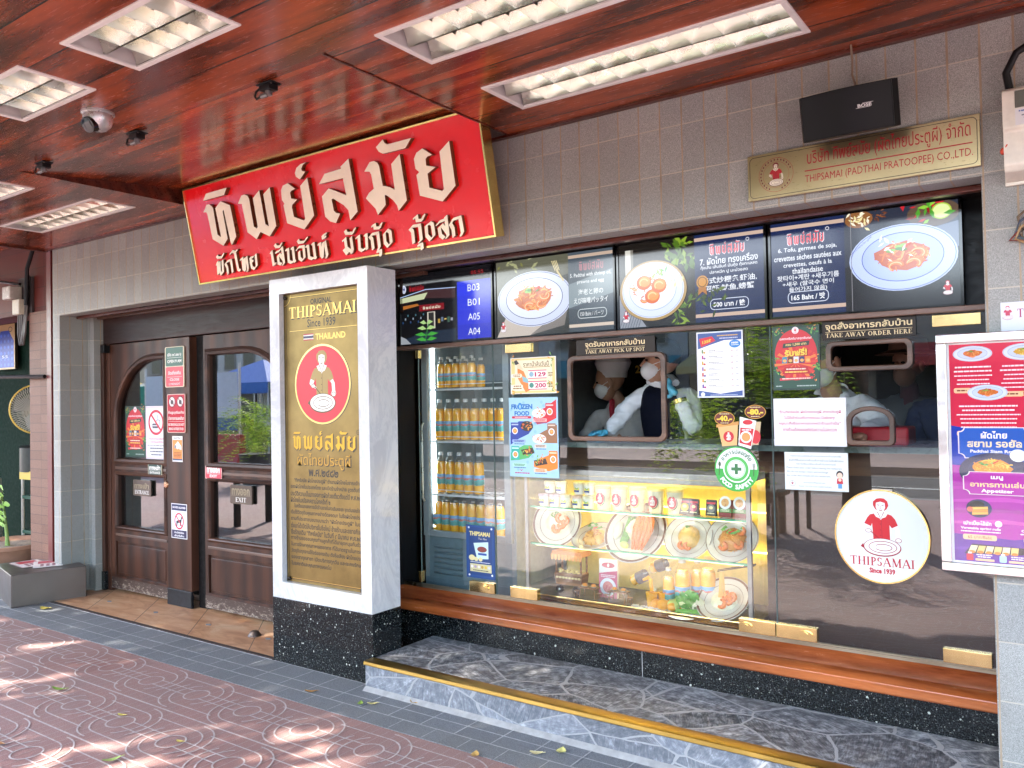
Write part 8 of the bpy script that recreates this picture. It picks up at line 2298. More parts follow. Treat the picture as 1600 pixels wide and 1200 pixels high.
cols = ['#2a2420', '#6a5a44', '#7a2a20', '#3a4a5a', '#a8885c', '#1c1c1e']
for k in range(8):
    r_ = random.Random(k)
    x0_ = -.03+.022*k
    m = MB(); m.tube([(x0_, -.05, .008), (x0_-.02, -.04, -.05), (-.08+r_.uniform(-.03, .03), -.025, -.12+r_.uniform(-.03, .02)), (-.11+r_.uniform(-.02, .03), -.018, -.165+r_.uniform(-.02, .02)), (-.05+r_.uniform(-.02, .03), -.02, -.20+r_.uniform(-.02, .02)), (.03+.012*k, -.015, -.225), (.06+.012*k, -.012, -.36)], .0042, 7); m.obj('wire', ink(cols[k % 6], 'gloss'), mt, local=True)
m = MB((-6.364, 3.44, 1.90)); m.box(-6.39, -6.335, 3.42, 3.469, 1.88, 1.94); m.obj('door_sensor', M_blackplastic, label='small black sensor box at top left corner of the doors', cat='sensor', bevel=.004, smooth=0)
m = MB((-4.30, 3.262, .007)); m.lathe([(.042, 0), (.042, .004), (.034, .012), (.026, .026), (.012, .034), (0, .035)], (-4.30, 3.262, .0072), 24); m.obj('door_stop', M_steel, label='round steel door stop on the orange entrance tiles', cat='door stop')

# ------------------------------------------------------------------ fallen leaves
def leaf(x, y, l, w_, a, c, label, z=.006, curl=.3):
    V, F = [], []
    n = 7
    for i in range(n):
        q = i/(n-1); ww = w_*math.sin(math.pi*min(.98, q*.92+.06))**.8
        h = curl*l*(q-.5)**2*1.6
        V += [(l*(q-.5), -ww/2, h+.004), (l*(q-.5), 0, h), (l*(q-.5), ww/2, h+.004)]
    for i in range(n-1):
        for j in (0, 1): F.append((3*i+j, 3*i+j+1, 3*i+j+4, 3*i+j+3))
    m = MB(); m.add(V, F); m.tube([(l*.5, 0, curl*l*.4), (l*.68, .003, curl*l*.5)], .0012, 5)
    c2 = lin(c)
    m.obj('fallen_leaf', plain('leaf_'+c.lstrip('#'), c2, .5, var=.3, scale=40), local=True, loc=(x, y, z), rot=(0, 0, a), label=label, cat='leaf')
for q in ((-4.352, 2.10, .085, .028, .35, '#6f8a3c', 'long olive green leaf on red paving at the left', .008), (-3.225, 2.776, .06, .022, .5, '#a8783a', 'brown leaf on the grey paving below the black granite foot'), (-2.892, 2.793, .045, .028, 2.2, '#8fa64c', 'small green leaf on grey paving left of a yellow one'), (-2.84, 2.822, .05, .022, .6, '#c8b878', 'pale yellow leaf close beside the small green one'), (-2.689, 2.945, .05, .026, -.3, '#d0a058', 'orange tan leaf against the foot of the step'), (-1.879, 2.787, .055, .03, .4, '#d8cc98', 'cream curled leaf on grey paving near the bottom of picture'), (-1.804, 2.857, .05, .042, 1.8, '#d4cc7c', 'broad yellow leaf on grey paving nearest the step'), (-3.30, 1.80, .07, .03, 1.2, '#a8b86c', 'pale green leaf at the bottom edge on the red paving'), (-6.198, 2.90, .09, .055, .2, '#c8b458', 'yellow leaf on grey paving near the steel box'), (-3.876, 1.62, .05, .03, .2, '#b08058', 'brown leaf on the red paving at lower left'), (-3.738, 2.087, .04, .02, .4, '#d4c060', 'tiny yellow leaf inside a ring of the red paving'), (-2.08, 2.64, .05, .035, 2.0, '#c09a58', 'tan leaf on the boundary of red and grey paving'), (-3.23, 2.06, .035, .02, .3, '#d0b860', 'small yellow leaf on red paving left of the tan one')):
    leaf(*q)

# ------------------------------------------------------------------ neighbouring shop at the left
nb = thing('neighbour_shop', 'neighbouring shop with reddish brown tiles and dark green interior at left edge', 'building', (-8.2, 3.3, 0))
NO = (-8.2, 3.3, 0)
def small_tile(name, a, b, mort, scale=1.0):
    t = NT(name)
    br = t.n('TexBrick'); br.offset = .0
    v = t.coord(rot=(R(-90), 0, 0))
    t.l(v, br.inputs['Vector'])
    br.inputs['Scale'].default_value = 1; br.inputs['Brick Width'].default_value = .21*scale; br.inputs['Row Height'].default_value = .074*scale; br.inputs['Mortar Size'].default_value = .0022
    br.inputs['Color1'].default_value = (*a, 1); br.inputs['Color2'].default_value = (*b, 1); br.inputs['Mortar'].default_value = (*mort, 1)
    n = t.noise(t.coord(), 160, 3, .7)
    t.col(t.mix(.6, br.outputs[0], t.ramp(n, [(.35, (.5,)*3), (.65, (1.25,)*3)]), 'MULTIPLY'))
    t.set(.55, 0, .25)
    return t.m
M_nt = small_tile('brown_pink_tile', (.22, .115, .08), (.18, .09, .062), (.10, .06, .05))
M_ntr = small_tile('red_brown_tile', (.13, .028, .02), (.10, .022, .016), (.05, .02, .015), 2.2)
m = MB(NO); m.box(-7.115, -6.79, 3.22, 3.55, 0, 2.239); m.obj('column', M_nt, nb, smooth=0)
m = MB(NO); m.box(-11.5, -6.786, 3.25, 3.5, 2.24, 3.6); m.obj('upper_wall', M_ntr, nb, smooth=0)
m = MB(NO); m.box(-6.785, -6.715, 3.20, 3.3, 0, 2.95); m.obj('trim_post', plain('dark_red_paint', (.13, .016, .012), .35, obj=False), nb, smooth=0)
m = MB(NO); m.box(-11.5, -6.8, 5.2, 5.3, 0, 3); m.box(-6.95, -6.80, 3.56, 5.199, 0, 3); m.box(-11.6, -11.501, 3.3, 5.3, 0, 3); m.obj('interior_wall', plain('dark_green_paint', (.003, .014, .008), .8, spec=.08, obj=False), nb, smooth=0)
m = MB(NO); m.box(-11.5, -6.8, 3.51, 5.2, 2.9, 3.0); m.obj('interior_ceiling', M_dark, nb, smooth=0)
m = MB(NO); m.box(-7.42, -7.30, 3.60, 3.70, 0, 2.9); m.obj('door_post', plain('dark_maroon_paint', (.06, .008, .006), .4, obj=False), nb, smooth=0)
m = MB(NO); m.box(-11.5, -6.8, .7, 3.249, 2.82, 2.9); m.obj('canopy', M_ceil, nb, smooth=0)
# picture on the green wall
def bluepic(A, x, z, w, h):
    A.rect(x, z, x+w, z+h, '#c8a878'); A.rect(x+w*.05, z+h*.04, x+w*.95, z+h*.96, '#1c3fb4')
    for i in range(6):
        for j in range(5): A.ell(x+w*(.14+.18*j), z+h*(.1+.13*i), w*.05, h*.04, '#3f68dc', 6)
    A.poly([(x+w*.05, z+h*.96), (x+w*.95, z+h*.96), (x+w*.95, z+h*.62), (x+w*.7, z+h*.86), (x+w*.3, z+h*.86), (x+w*.05, z+h*.62)], '#c8a878'); A.ring(x+w*.78, z+h*.88, w*.1, h*.06, w*.02, '#4a3a3c')
    A.text('55', x+w*.5, z+h*.28, h*.06, '#e8ecf8', w=w*.3)
paper('framed_picture', -9.30, -8.86, 1.86, 2.32, 'framed blue patterned picture on the green wall at left edge', 'picture', bluepic, '#2a2018', .03, 3.9)
m = MB((-9.1, 3.95, 0)); m.box(-11.4, -8.2, 3.935, 3.97, 0, 2.9); m.obj('partition', plain('dark_green_paint', (.003, .014, .008), .8, spec=.08, obj=False), label='dark green partition wall behind the fan at left edge', cat='wall', smooth=0)
# fan
fn = thing('electric_fan', 'yellow electric fan with wire cage partly behind the tiled column', 'fan', (-7.93, 3.66, .0))
FC = Vector((0, 0, 1.447)); dirf = Vector((.93, -.36, -.05)).normalized(); sdf = dirf.cross(Vector((0, 0, 1))).normalized(); upf = sdf.cross(dirf)
M_fany = plain('fan_yellow', (.80, .56, .10), .35)
M_fanw = plain('fan_wire', (.60, .56, .46), .35)
rf = .225
m = MB()
for k in range(64):
    a = 2*math.pi*k/64
    pts = [FC+dirf*(.07*(1-(q/rf)**2)*1.2)+(sdf*math.cos(a+.5*q/rf)+upf*math.sin(a+.5*q/rf))*q for q in (.05, .10, .16, .205, rf)]
    m.tube(pts, .0022, 4, None, False)
    m.tube([FC-dirf*(.08*(1-(q/rf)**2)*1.1)+(sdf*math.cos(a)+upf*math.sin(a))*q for q in (.06, .14, .2, rf)], .0020, 4, None, False)
m.obj('cage', M_fanw, fn, local=True)
ringp = lambda r, d: [FC+dirf*d+(sdf*math.cos(R(a))+upf*math.sin(R(a)))*r for a in range(0, 361, 10)]
m = MB(); m.tube(ringp(rf, 0), .008, 8); m.obj('rim', M_fany, fn, local=True)
m = MB(); m.tube([FC+dirf*.085, FC+dirf*.105], [.06, .045], 20); m.obj('badge', M_fany, fn, local=True)
for k in range(4):
    a = R(90*k+20); u_ = sdf*math.cos(a)+upf*math.sin(a); v_ = -sdf*math.sin(a)+upf*math.cos(a)
    m = MB(); m.add([FC+u_*.03-v_*.02+dirf*.02, FC+u_*.18-v_*.085+dirf*.03, FC+u_*.195+v_*.02+dirf*.0, FC+u_*.12+v_*.07-dirf*.02, FC+u_*.03+v_*.03-dirf*.02], [(0, 1, 2, 3, 4)]); m.obj('blade', plain('fan_blade', (.30, .28, .24), .4), fn, local=True)
m = MB(); m.tube([FC-dirf*.04, FC-dirf*.20], [.065, .05], 18); m.obj('motor', M_fany, fn, local=True)
m = MB(); m.tube([FC-dirf*.12-Vector((0, 0, .05)), (-.11, .05, .9), (-.11, .05, .03)], .018, 10); m.lathe([(.18, 0), (.18, .02), (.05, .04), (0, .04)], (-.11, .05, 0), 24); m.obj('stand', M_fany, fn, local=True)
# trolley with pots
tr = thing('kitchen_trolley', 'narrow green and yellow kitchen trolley loaded beside the tiled column', 'trolley', (-7.75, 3.75, 0))
M_tg = plain('trolley_green', (.03, .09, .06), .5)
for z in (.30, .62, .84):
    m = MB(); m.box(-.42, .42, -.14, .22, z, z+.03); m.obj('shelf', M_tg, tr, local=True, smooth=0, bevel=.004)
m = MB(); m.box(-.42, .42, -.15, -.1405, .80, .875); m.obj('drawer', plain('trolley_yellow', (.60, .42, .07), .45), tr, local=True, smooth=0)
for x in (-.40, .02, .40):
    m = MB(); m.tube([(x, -.13, 0), (x, -.13, .84)], .014, 8); m.obj('post', plain('pale_post', (.55, .52, .44), .4), tr, local=True)
def pot(x, y, z, r, h, label, c=(.05, .055, .05)):
    t = thing('cooking_pot', label, 'pot', (x, y, z))
    m = MB(); m.lathe([(0, 0), (r, 0), (r, h), (r*1.03, h+.004), (r*.97, h+.004), (r*.95, h*.5)], n=28); m.obj('pot', plain('dark_pot', c, .35, .6), t, local=True)
    m = MB(); m.lathe([(r*1.03, h+.0045), (r*.9, h+.02), (r*.2, h+.03), (0, h+.03)], n=28); m.ell((0, 0, h+.045), .02, .02, .014, 10, 6); m.obj('lid', plain('dark_pot', c, .35, .6), t, local=True)
    for s_ in (-1, 1):
        m = MB(); m.tube([(s_*r, -.04, h*.7), (s_*(r+.035), -.03, h*.72), (s_*(r+.035), .03, h*.72), (s_*r, .04, h*.7)], .006, 7); m.obj('handle', M_blackplastic, t, local=True)
pot(-8.07, 3.72, .87, .15, .22, 'large dark cooking pot on the trolley below the fan'); pot(-7.75, 3.74, .87, .11, .12, 'smaller steel pot right of the large dark one on trolley', (.35, .35, .34))
t = thing('plastic_bag', 'white plastic bag with blue print on the middle trolley shelf', 'bag', (-7.60, 3.72, .651))
m = MB(); m.lathe([(.0, .0), (.085, 0), (.095, .06), (.08, .11), (.03, .14), (.05, .19), (.02, .20), (0, .17)], n=18); g_ = random.Random(3); m.V = [v+Vector((g_.uniform(-.012, .012), g_.uniform(-.012, .012), g_.uniform(-.006, .006))) for v in m.V]; m.obj('bag', plain('thin_white_plastic', (.72, .70, .72), .4), t, local=True, smooth=80)
m = MB(); m.lathe([(.098, .02), (.099, .065)], n=18, cap=False); m.obj('print', plain('blue_print', (.10, .24, .55), .4), t, local=True)
for k in range(3):
    z = .331+k*.078
    t = thing('carton', ('top', 'middle', 'bottom')[2-k]+' yellow carton of the stack on the lowest trolley shelf', 'carton', (-7.62, 3.70, z))
    m = MB(); m.box(-.12, .12, -.08, .08, 0, .076); m.obj('box', plain('yellow_carton', (.62, .48, .20), .6), t, local=True, smooth=0, bevel=.002)
    A = Art(); A.rect(.02, .015, .09, .06, '#2a2a30'); A.rect(.03, .025, .08, .05, '#d8d0b8'); A.rect(-.10, .01, -.02, .066, '#e8d8a8'); A.obj('label', (0, -.0802, 0), parent=t)
# leaning white frame and steel panel at the picture's left edge
m = MB((-8.6, 3.5, 0)); m.tube([(-8.63, 3.56, 1.80), (-8.42, 3.52, .85), (-8.28, 3.50, 0)], .014, 8); m.obj('leaning_pole', plain('white_pole', (.62, .60, .56), .4), label='white pole leaning in front of the fan at left edge', cat='pole')
m = MB((-8.5, 3.46, 0)); m.box(-8.9, -8.22, 3.44, 3.47, 0, .82); m.obj('steel_screen', plain('grey_green_steel', (.16, .18, .15), .4, .4), label='grey steel screen standing behind the green plant', cat='screen', smooth=0)
# old meter and cables on the neighbour's wall
om = thing('old_meter', 'old glass-fronted meter with looping grey cables on the reddish wall', 'meter', (-7.22, 3.248, 2.20))
m = MB(); m.box(-.10, .13, -.02, 0, .02, .34); m.obj('board', plain('dark_board', (.05, .04, .04), .6), om, local=True, smooth=0)
m = MB(); m.box(-.17, -.03, -.12, -.0205, .16, .27); m.obj('glass_box', plain('dusty_glass', (.45, .42, .38), .25), om, local=True, smooth=0, bevel=.01)
m = MB(); m.box(-.06, .06, -.09, -.0205, .03, .155); m.obj('terminal_box', plain('cream_box', (.55, .52, .42), .45), om, local=True, smooth=0, bevel=.008)
for k in range(3):
    m = MB(); m.tube([(-.03+.03*k, -.05, .03), (-.04+.03*k, -.05, -.12), (-.01+.03*k, -.05, -.22), (.04+.02*k, -.05, -.12), (.06+.015*k, -.04, .05), (.08+.01*k, -.03, .35)], .009, 7); m.obj('cable', plain('grey_cable', (.10, .09, .085), .5), om, local=True)
m = MB(); m.tube([(-1.5, -.10, .42), (-.5, -.08, .36), (.02, -.06, .28)], .012, 7); m.tube([(.1, -.05, .1), (.12, -.05, .4), (.2, -.04, .55)], .016, 7); m.obj('supply_cable', M_blackplastic, om, local=True)
m = MB((-7.6, 3.12, 1.72)); m.tube([(-9.6, 3.05, 1.78), (-7.5, 3.12, 1.72), (-6.80, 3.19, 1.705)], .016, 8); m.obj('wall_rod', M_black, label='dark iron rod running to the trim post in front of the picture', cat='rod')
# steel box with papers on top
sb = thing('steel_box', 'low stainless steel box standing on the paving before the grey corner', 'box', (-6.45, 2.78, .002), (0, 0, R(-14)))
m = MB(); m.box(-.62, -.0, 0, .50, 0, .236); m.obj('box', plain('brushed_steel', (.15, .125, .115), .38, .75, scale=4), sb, local=True, smooth=0, bevel=.004)
for k, (x, y, a, c) in enumerate(((-.42, .2, 8, '#e8cfc8'), (-.30, .30, -12, '#f0ece8'))):
    A = Art(); A.rect(-.14, -.09, .14, .09, '#f0e6e2'); A.rect(-.13, -.07, -.02, .07, '#c8394a'); A.scribble(.0, -.06, .12, .06, '#8a3a4a', 3)
    o = A.obj('leaflet', (0, 0, 0), sheet=(-.15, -.10, .15, .10, .0012, c), label=('reddish leaflet lying under another on the steel box', 'white leaflet lying uppermost on the steel box')[k], cat='leaflet')
    o.matrix_world = Matrix.Translation((-6.45, 2.78, .2415+.002*k)) @ Matrix.Rotation(R(-14), 4, 'Z') @ Matrix.Translation((x, y, 0)) @ Matrix.Rotation(R(a), 4, 'Z') @ Matrix.Rotation(R(-90), 4, 'X')
# potted plant
pt = thing('potted_plant', 'green young plant in a wide terracotta pot at the left edge', 'plant', (-7.72, 3.28, .0))
m = MB(); m.lathe([(0, 0), (.20, 0), (.24, .03), (.34, .20), (.36, .26), (.375, .27), (.375, .30), (.35, .30), (.33, .27), (0, .26)], n=40); m.obj('pot', plain('old_terracotta', (.40, .21, .13), .75, var=.25, scale=10), pt, local=True)
m = MB(); m.lathe([(0, .275), (.2, .272), (.332, .268)], n=30); m.obj('soil', plain('pale_soil', (.32, .25, .19), .9, var=.4, scale=60), pt, local=True)
m = MB(); m.tube([(.05, 0, .27), (.045, .0, .34), (.02, -.01, .55), (-.03, -.01, .72)], [.022, .016, .010, .006], 8); m.obj('stem', plain('green_stem', (.22, .34, .08), .5), pt, local=True)
g_ = random.Random(6)
for k in range(13):
    z = .44+.026*k; s_ = 1 if k % 2 else -1
    c = Vector((.03-.09*(z-.4), -.01, z)); d = Vector((s_*g_.uniform(.7, 1), g_.uniform(-.6, .1), g_.uniform(.15, .7))).normalized(); L_ = .15-.004*k; sd = d.cross(Vector((0, 1, .3))).normalized()
    m = MB(); V, F = [], []
    for i in range(6):
        q = i/5; w_ = L_*.22*math.sin(math.pi*min(.97, q*.9+.06)); p = c+d*L_*q-Vector((0, 0, .03*q*q))
        V += [p-sd*w_, p-Vector((0, .0, .006)), p+sd*w_]
    m.add(V, [f for i in range(5) for f in ((3*i, 3*i+1, 3*i+4, 3*i+3), (3*i+1, 3*i+2, 3*i+5, 3*i+4))]); m.obj('leaf', plain('fresh_leaf', (.22, .42, .07), .4, var=.25, scale=20), pt, local=True)
# ------------------------------------------------------------------ the street the glass mirrors: trees, bench, barriers, far houses
def leafmat(name, c):
    t = NT(name)
    n = t.noise(t.coord(), 2.3, 3)
    t.col(t.ramp(n, [(.3, tuple(x*.6 for x in c)), (.7, tuple(x*1.5 for x in c))]))
    t.set(.5, 0, .4)
    t.b.inputs['Subsurface Weight'].default_value = 0
    # leaves let some light through
    out = [q for q in t.t.nodes if q.type == 'OUTPUT_MATERIAL'][0]
    tl = t.n('BsdfTranslucent'); tl.inputs[0].default_value = (c[0]*2.2, c[1]*2.2, c[2]*1.2, 1)
    mx = t.n('MixShader'); mx.inputs[0].default_value = .35
    t.l(t.b.outputs[0], mx.inputs[1]); t.l(tl.outputs[0], mx.inputs[2]); t.l(mx.outputs[0], out.inputs[0])
    return t.m
M_leafA = leafmat('tree_leaves', (.075, .14, .022))
M_leafB = leafmat('bright_leaves', (.26, .38, .05))
M_bark = plain('bark', (.11, .085, .06), .9, var=.35, scale=9)
LDIR = Vector((SUN_DIR.x*math.cos(SUN_EL), SUN_DIR.y*math.cos(SUN_EL), -math.sin(SUN_EL)))
GAPS = [((-3.4, -2.0, 1.2), 1.5), ((-2.75, -1.9, 1.7), 1.2), ((-3.35, -1.55, .4), .9), ((-4.75, 1.95, 0), .30), ((-4.35, 2.12, 0), .16), ((-2.83, 2.42, 0), .17), ((-5.2, 2.45, 0), .22), ((-4.9, 2.75, 0), .10), ((-4.45, 2.85, 0), .12), ((-3.95, 2.9, 0), .10), ((-1.30, 2.95, .0), .22), ((-1.05, 3.0, .14), .22), ((-1.7, 2.75, 0), .12), ((-5.9, 2.3, 0), .2)]  # crown leaves left out along these sun rays, shaping sun patches and lit ferns
def in_gap(p):
    for c, r in GAPS:
        c = Vector(c)
        d = p-c; t_ = d.dot(LDIR)
        if (d-LDIR*t_).length < r*(.55 if r < .5 else 1): return True
    return False
def tree(loc, label, h, crown, n, leaf_, seed, mats, lean=(0, 0)):
    g = random.Random(seed)
    t = thing('street_tree', label, 'tree', loc, group='street trees along the kerb')
    m = MB(); top = Vector((lean[0], lean[1], h*.62+.9))
    m.tube([(0, 0, 0), (.02, .01, h*.2), top*.7+Vector((.05, 0, 0)), top], [.17, .13, .11, .07], 12)
    limbs = []
    for c, r in crown:
        c = Vector(c)+Vector((0, 0, 1.1)); m.tube([top*.72, (top*.8+c)*.5, c], [.07, .045, .02], 8); limbs.append((c, Vector(r)))
    m.obj('trunk', M_bark, t, local=True)
    V, F, K = [], [], []
    for i in range(n):
        c, r = g.choice(limbs)
        while True:
            d = Vector((g.uniform(-1, 1), g.uniform(-1, 1), g.uniform(-1, 1)))
            if .12 < d.length < 1: break
        d = d.normalized()*d.length**.55
        p = c+Vector((d.x*r.x, d.y*r.y, d.z*r.z))
        if in_gap(p+Vector(loc)): continue
        a = Vector((g.gauss(0, 1), g.gauss(0, 1), g.gauss(0, .5)-.35)).normalized(); b = a.cross(Vector((g.gauss(0, 1), g.gauss(0, 1), g.gauss(0, 1)))).normalized()
        L_, W_ = leaf_*g.uniform(.7, 1.3), leaf_*g.uniform(.3, .5)
        k = len(V)
        V += [p, p+a*L_*.5+b*W_, p+a*L_, p+a*L_*.5-b*W_]; F.append((k, k+1, k+2, k+3)); K.append(0 if g.random() < .6 else 1)
    m = MB(); m.V, m.F, m.M = V, F, K
    m.obj('crown', mats, t, local=True, smooth=0, fix=False)
    return t
tree((-5.6, -2.4, 0), 'spreading street tree at the kerb left of the viewpoint', 4.6, [((0, .2, 3.5), (1.8, 1.5, 1.1)), ((-1.7, .3, 3.9), (1.5, 1.3, 1.1)), ((1.5, .0, 3.9), (1.4, 1.3, 1.0)), ((.2, -.2, 4.9), (1.6, 1.4, .9))], 7000, .17, 3, [M_leafA, M_leafB])
tree((-9.4, -2.5, 0), 'street tree farther left along the kerb', 4.8, [((0, .3, 3.7), (1.9, 1.6, 1.1)), ((-1.5, 0, 4.2), (1.5, 1.3, 1.1)), ((1.6, .2, 4.0), (1.5, 1.4, 1.0)), ((.1, 0, 5.1), (1.6, 1.3, .9))], 6000, .17, 5, [M_leafA, M_leafB])
tree((-2.1, -2.4, 0), 'street tree at the kerb nearest behind the viewpoint', 4.4, [((-.2, .3, 3.4), (1.8, 1.5, 1.0)), ((-1.6, .1, 3.8), (1.4, 1.2, 1.0)), ((1.6, .2, 3.8), (1.5, 1.4, 1.0)), ((.1, -.2, 4.7), (1.6, 1.4, .9))], 7000, .17, 8, [M_leafA, M_leafB])
def fern_bush(loc, label, seed, n=46, L0=1.0):
    g = random.Random(seed)
    t = thing('hanging_fern', label, 'plant', loc)
    m = MB(); V, F, K = [], [], []
    for i in range(n):
        a = g.uniform(0, 6.28); L_ = L0*g.uniform(.5, 1.0); e = g.uniform(.5, 1.3)
        prev = Vector((g.uniform(-.25, .25), g.uniform(-.2, .2), g.uniform(.5, 1.25)))
        d = Vector((math.cos(a)*math.cos(e), math.sin(a)*math.cos(e), math.sin(e)))
        for s_ in range(14):
            p = prev+d*L_/14; d = (d+Vector((0, 0, -.17))).normalized()
            sd = d.cross(Vector((0, 0, 1))); sd = sd.normalized() if sd.length > .01 else Vector((1, 0, 0))
            w_ = .085*math.sin(math.pi*(s_+1)/15.5)+.012
            for q in (-1, 1):
                k = len(V); V += [p, p+sd*q*w_*.55+d*.022, p+sd*q*w_-Vector((0, 0, .012)), p+sd*q*w_*.5-d*.004]; F.append((k, k+1, k+2, k+3)); K.append(0 if g.random() < .35 else 1)
            prev = p
    m.V, m.F, m.M = V, F, K
    m.obj('fronds', [M_leafA, M_leafB], t, local=True, smooth=0, fix=False)
    m = MB(); m.lathe([(0, 0), (.22, 0), (.28, .55), (.30, .56), (.27, .56), (0, .5)], n=24); m.obj('planter', plain('dark_planter', (.05, .05, .055), .6), t, local=True)
    return t
fern_bush((-3.55, -2.0, .0), 'lush fern in tall planter at the kerb mirrored in the window', 31, 90, 1.3)
fern_bush((-2.75, -1.9, .75), 'smaller fern on a stand beside the tall planter', 37, 70, 1.1)
m = MB((-2.75, -1.9, 0)); m.box(-3.0, -2.5, -2.15, -1.65, .70, .749)
for x in (-2.97, -2.53):
    for y in (-2.12, -1.68): m.box(x-.02, x+.02, y-.02, y+.02, 0, .699)
m.obj('plant_stand', M_darkwood, label='dark wooden plant stand under the smaller fern', cat='stand', smooth=0)
fern_bush((-12.6, -2.6, 0), 'leafy fern in planter beside the road barriers', 43, 90, 1.3)
for k, (sx, sy, c, nm) in enumerate(((-19.5, -8.2, (.05, .14, .45), 'blue'), (-23.5, -8.6, (.55, .5, .42), 'white'), (-28, -8.0, (.5, .34, .05), 'yellow'), (-33, -8.4, (.05, .28, .2), 'teal'), (-15.5, -8.5, (.5, .47, .4), 'cream'))):
    t = thing('market_stall', 'market stall under a %s canopy across the road' % nm, 'stall', (sx, sy, -.128))
    m = MB(); m.add([(-1.7, -1.2, 2.2), (1.7, -1.2, 2.2), (1.7, 1.2, 2.2), (-1.7, 1.2, 2.2), (0, 0, 2.9)], [(0, 1, 4), (1, 2, 4), (2, 3, 4), (3, 0, 4)]); m.box(-1.7, 1.7, 1.19, 1.2, 1.9, 2.2); m.obj('canopy', plain('stall_'+nm, c, .7), t, local=True, smooth=0)
    for x in (-1.6, 1.6):
        for y in (-1.1, 1.1):
            m = MB(); m.tube([(x, y, 0), (x, y, 2.2)], .025, 6); m.obj('post', M_white, t, local=True)
    m = MB(); m.box(-1.5, 1.5, -.4, 1.0, .0, .85); m.obj('table', plain('stall_cloth_'+nm, tuple(.6-x for x in c), .8), t, local=True, smooth=0)
    g_ = random.Random(k); m = MB()
    for q in range(14): m.box(*[(a, a+g_.uniform(.1, .3))[j] for a in (g_.uniform(-1.4, 1.1),) for j in (0, 1)], *[(a, a+.25)[j] for a in (g_.uniform(-.3, .7),) for j in (0, 1)], .851, .851+g_.uniform(.1, .45), q % 3)
    m.obj('goods', [plain('goods_a', (.6, .5, .3), .6), plain('goods_b', (.5, .08, .06), .6), plain('goods_c', (.7, .7, .68), .6)], t, local=True, smooth=0)
# bench mirrored in the glass
M_bench = wood('bench_wood', (.16, .08, .03), (.46, .28, .13), 'X', 1, .5, .1)
bn = thing('wooden_bench', 'plain wooden bench at the kerb mirrored in the right pane', 'bench', (-3.35, -1.55, 0))
BO = (-3.35, -1.55, 0)
m = MB(BO); m.box(-4.1, -2.6, -1.72, -1.40, .41, .455); m.obj('seat', M_bench, bn, smooth=0, bevel=.004)
for x in (-4.02, -2.68):
    for y in (-1.68, -1.44):
        m = MB(BO); m.box(x-.03, x+.03, y-.03, y+.03, 0, .4095); m.obj('leg', M_bench, bn, smooth=0)
m = MB(BO); m.box(-4.0, -2.7, -1.46, -1.42, .33, .408); m.obj('rail', M_bench, bn, smooth=0)
# table mirrored in the right-hand door
tb_ = thing('wooden_table', 'dark wooden table on the pavement mirrored in the right door', 'table', (-9.1, .6, 0))
TO = (-9.1, .6, 0)
m = MB(TO); m.box(-9.7, -8.3, .35, .95, .60, .64); m.obj('table_top', M_darkwood, tb_, smooth=0)
for x in (-9.62, -8.38):
    for y in (.42, .88):
        m = MB(TO); m.box(x-.03, x+.03, y-.03, y+.03, 0, .599); m.obj('leg', M_darkwood, tb_, smooth=0)
# road barriers and the banner behind them
M_brr = plain('barrier_red', (.50, .04, .04), .5); M_brw = plain('barrier_white', (.72, .72, .70), .5)
for k in range(6):
    t = thing('road_barrier', '%s plastic road barrier by the kerb, number %s from the tarpaulin end' % (('red', 'white')[k % 2], ('one', 'two', 'three', 'four', 'five', 'six')[k]), 'barrier', (-14.9-1.25*k, -3.6, .001))
    m = MB(); m.prism([(-.25, 0), (.25, 0), (.22, .15), (.09, .4), (.07, .85), (-.07, .85), (-.09, .4), (-.22, .15)], -.6, .6, 'YZ'); m.obj('barrier_body', (M_brr, M_brw)[k % 2], t, local=True, smooth=0, bevel=.02)
def banner(A, x, z, w, h):
    A.rect(x, z, x+w, z+h, '#cdd8e6'); A.rect(x, z, x+w, z+h*.22, '#2c5cae'); A.text('ผัดไทยประตูผี', x+w*.5, z+h*.68, h*.2, '#3a4a78', w=w*.6); A.text('ทางเข้าตลาด', x+w*.5, z+h*.4, h*.12, '#3a4a78', w=w*.5)
A = Art(); banner(A, -1.8, .9, 3.6, 1.3)
bt = thing('street_banner', 'pale blue street banner on posts behind the road barriers', 'banner', (-17.2, -4.3, .001), (0, 0, R(180)))
A.obj('cloth', (0, 0, 0), parent=bt, sheet=(-1.8, .9, 1.8, 2.2, .006, '#cdd8e6'))
for x in (-1.85, 1.85):
    m = MB(); m.tube([(x, .02, 0), (x, .02, 2.4)], .03, 8); m.obj('post', M_white, bt, local=True)
m = MB((-21.5, -4.6, -.1)); m.box(-25, -19.5, -5.15, -4.0, .001, 2.0); m.obj('parked_stall', plain('green_tarp', (.05, .30, .20), .6, var=.3, scale=4), label='market stall wrapped in green tarpaulin beside the banner', cat='stall', bevel=.06, smooth=0)
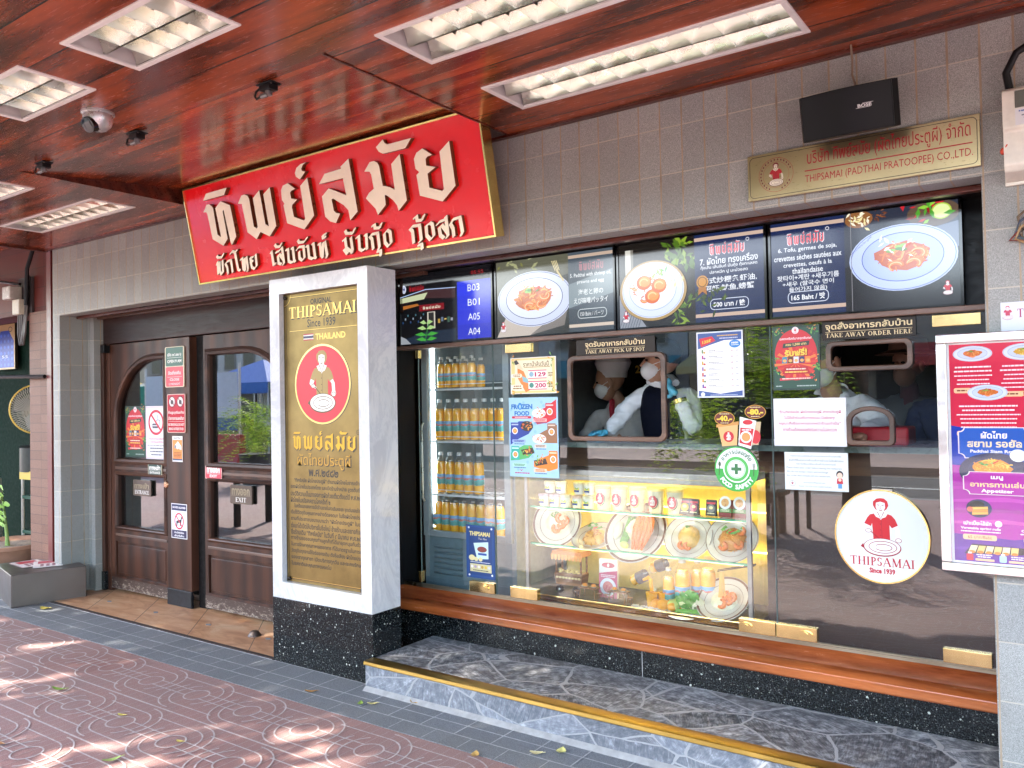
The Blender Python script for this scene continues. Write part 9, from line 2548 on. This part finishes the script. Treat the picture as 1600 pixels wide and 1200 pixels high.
# houses across the road
rh = random.Random(12)
HC = [(.48, .44, .36), (.52, .50, .46), (.36, .33, .28), (.55, .46, .34), (.40, .42, .42), (.50, .40, .30), (.45, .44, .38)]
AW = [(.04, .22, .12), (.08, .16, .42), (.45, .06, .05), (.5, .42, .2), (.06, .25, .3), (.3, .3, .3), (.42, .2, .06)]
x = 12.0
names = ['cream', 'pale grey', 'drab', 'sand coloured', 'blue grey', 'tan', 'stone coloured']
aw_n = ['green', 'blue', 'red', 'ochre', 'teal', 'grey', 'rust']
for k in range(13):
    w_ = 6.2+rh.uniform(-.8, .8); h_ = 5.0+rh.uniform(-1.2, 1.8)
    t = thing('shophouse', '%s shophouse with %s awning across the road%s' % (names[k % 7], aw_n[k % 7], '' if k < 7 else ', far down the street'), 'building', (x-w_/2, -21, 0))
    m = MB((x-w_/2, -21, 0)); m.box(x-w_+.02, x-.02, -27, -21.0, 0, h_); m.obj('wall', plain('shophouse_%d' % k, HC[k % 7], .85, obj=False), t, smooth=0)
    m = MB((x-w_/2, -21, 0)); m.box(x-w_+.5, x-.5, -20.99, -20.9, .05, 2.6); m.obj('shopfront', plain('dark_shopfront', (.04, .04, .045), .3), t, smooth=0)
    m = MB((x-w_/2, -21, 0)); m.add([(x-w_+.2, -20.9, 3.0), (x-.2, -20.9, 3.0), (x-.2, -19.4, 2.5), (x-w_+.2, -19.4, 2.5), (x-w_+.2, -19.4, 2.25), (x-.2, -19.4, 2.25)], [(0, 1, 2, 3), (3, 2, 5, 4)]); m.obj('awning', plain('awning_%d' % k, AW[k % 7], .7), t, smooth=0)
    for f_ in (4.0, 6.0):
        if f_+1.2 > h_: continue
        for q in (.2, .5, .8):
            m = MB((x-w_/2, -21, 0)); m.box(x-w_*q-.5, x-w_*q+.5, -20.99, -20.94, f_-.6, f_+.7); fr_ = m.obj('window', plain('window_frame_paint', (.30, .28, .25), .6), t, smooth=0)
            m = MB((x-w_/2, -21, 0)); m.box(x-w_*q-.42, x-w_*q+.42, -20.939, -20.93, f_-.52, f_+.62); o = m.obj('pane', plain('dark_pane', (.03, .035, .04), .1), fr_, smooth=0, loc=(0, 0, 0))
    x -= w_
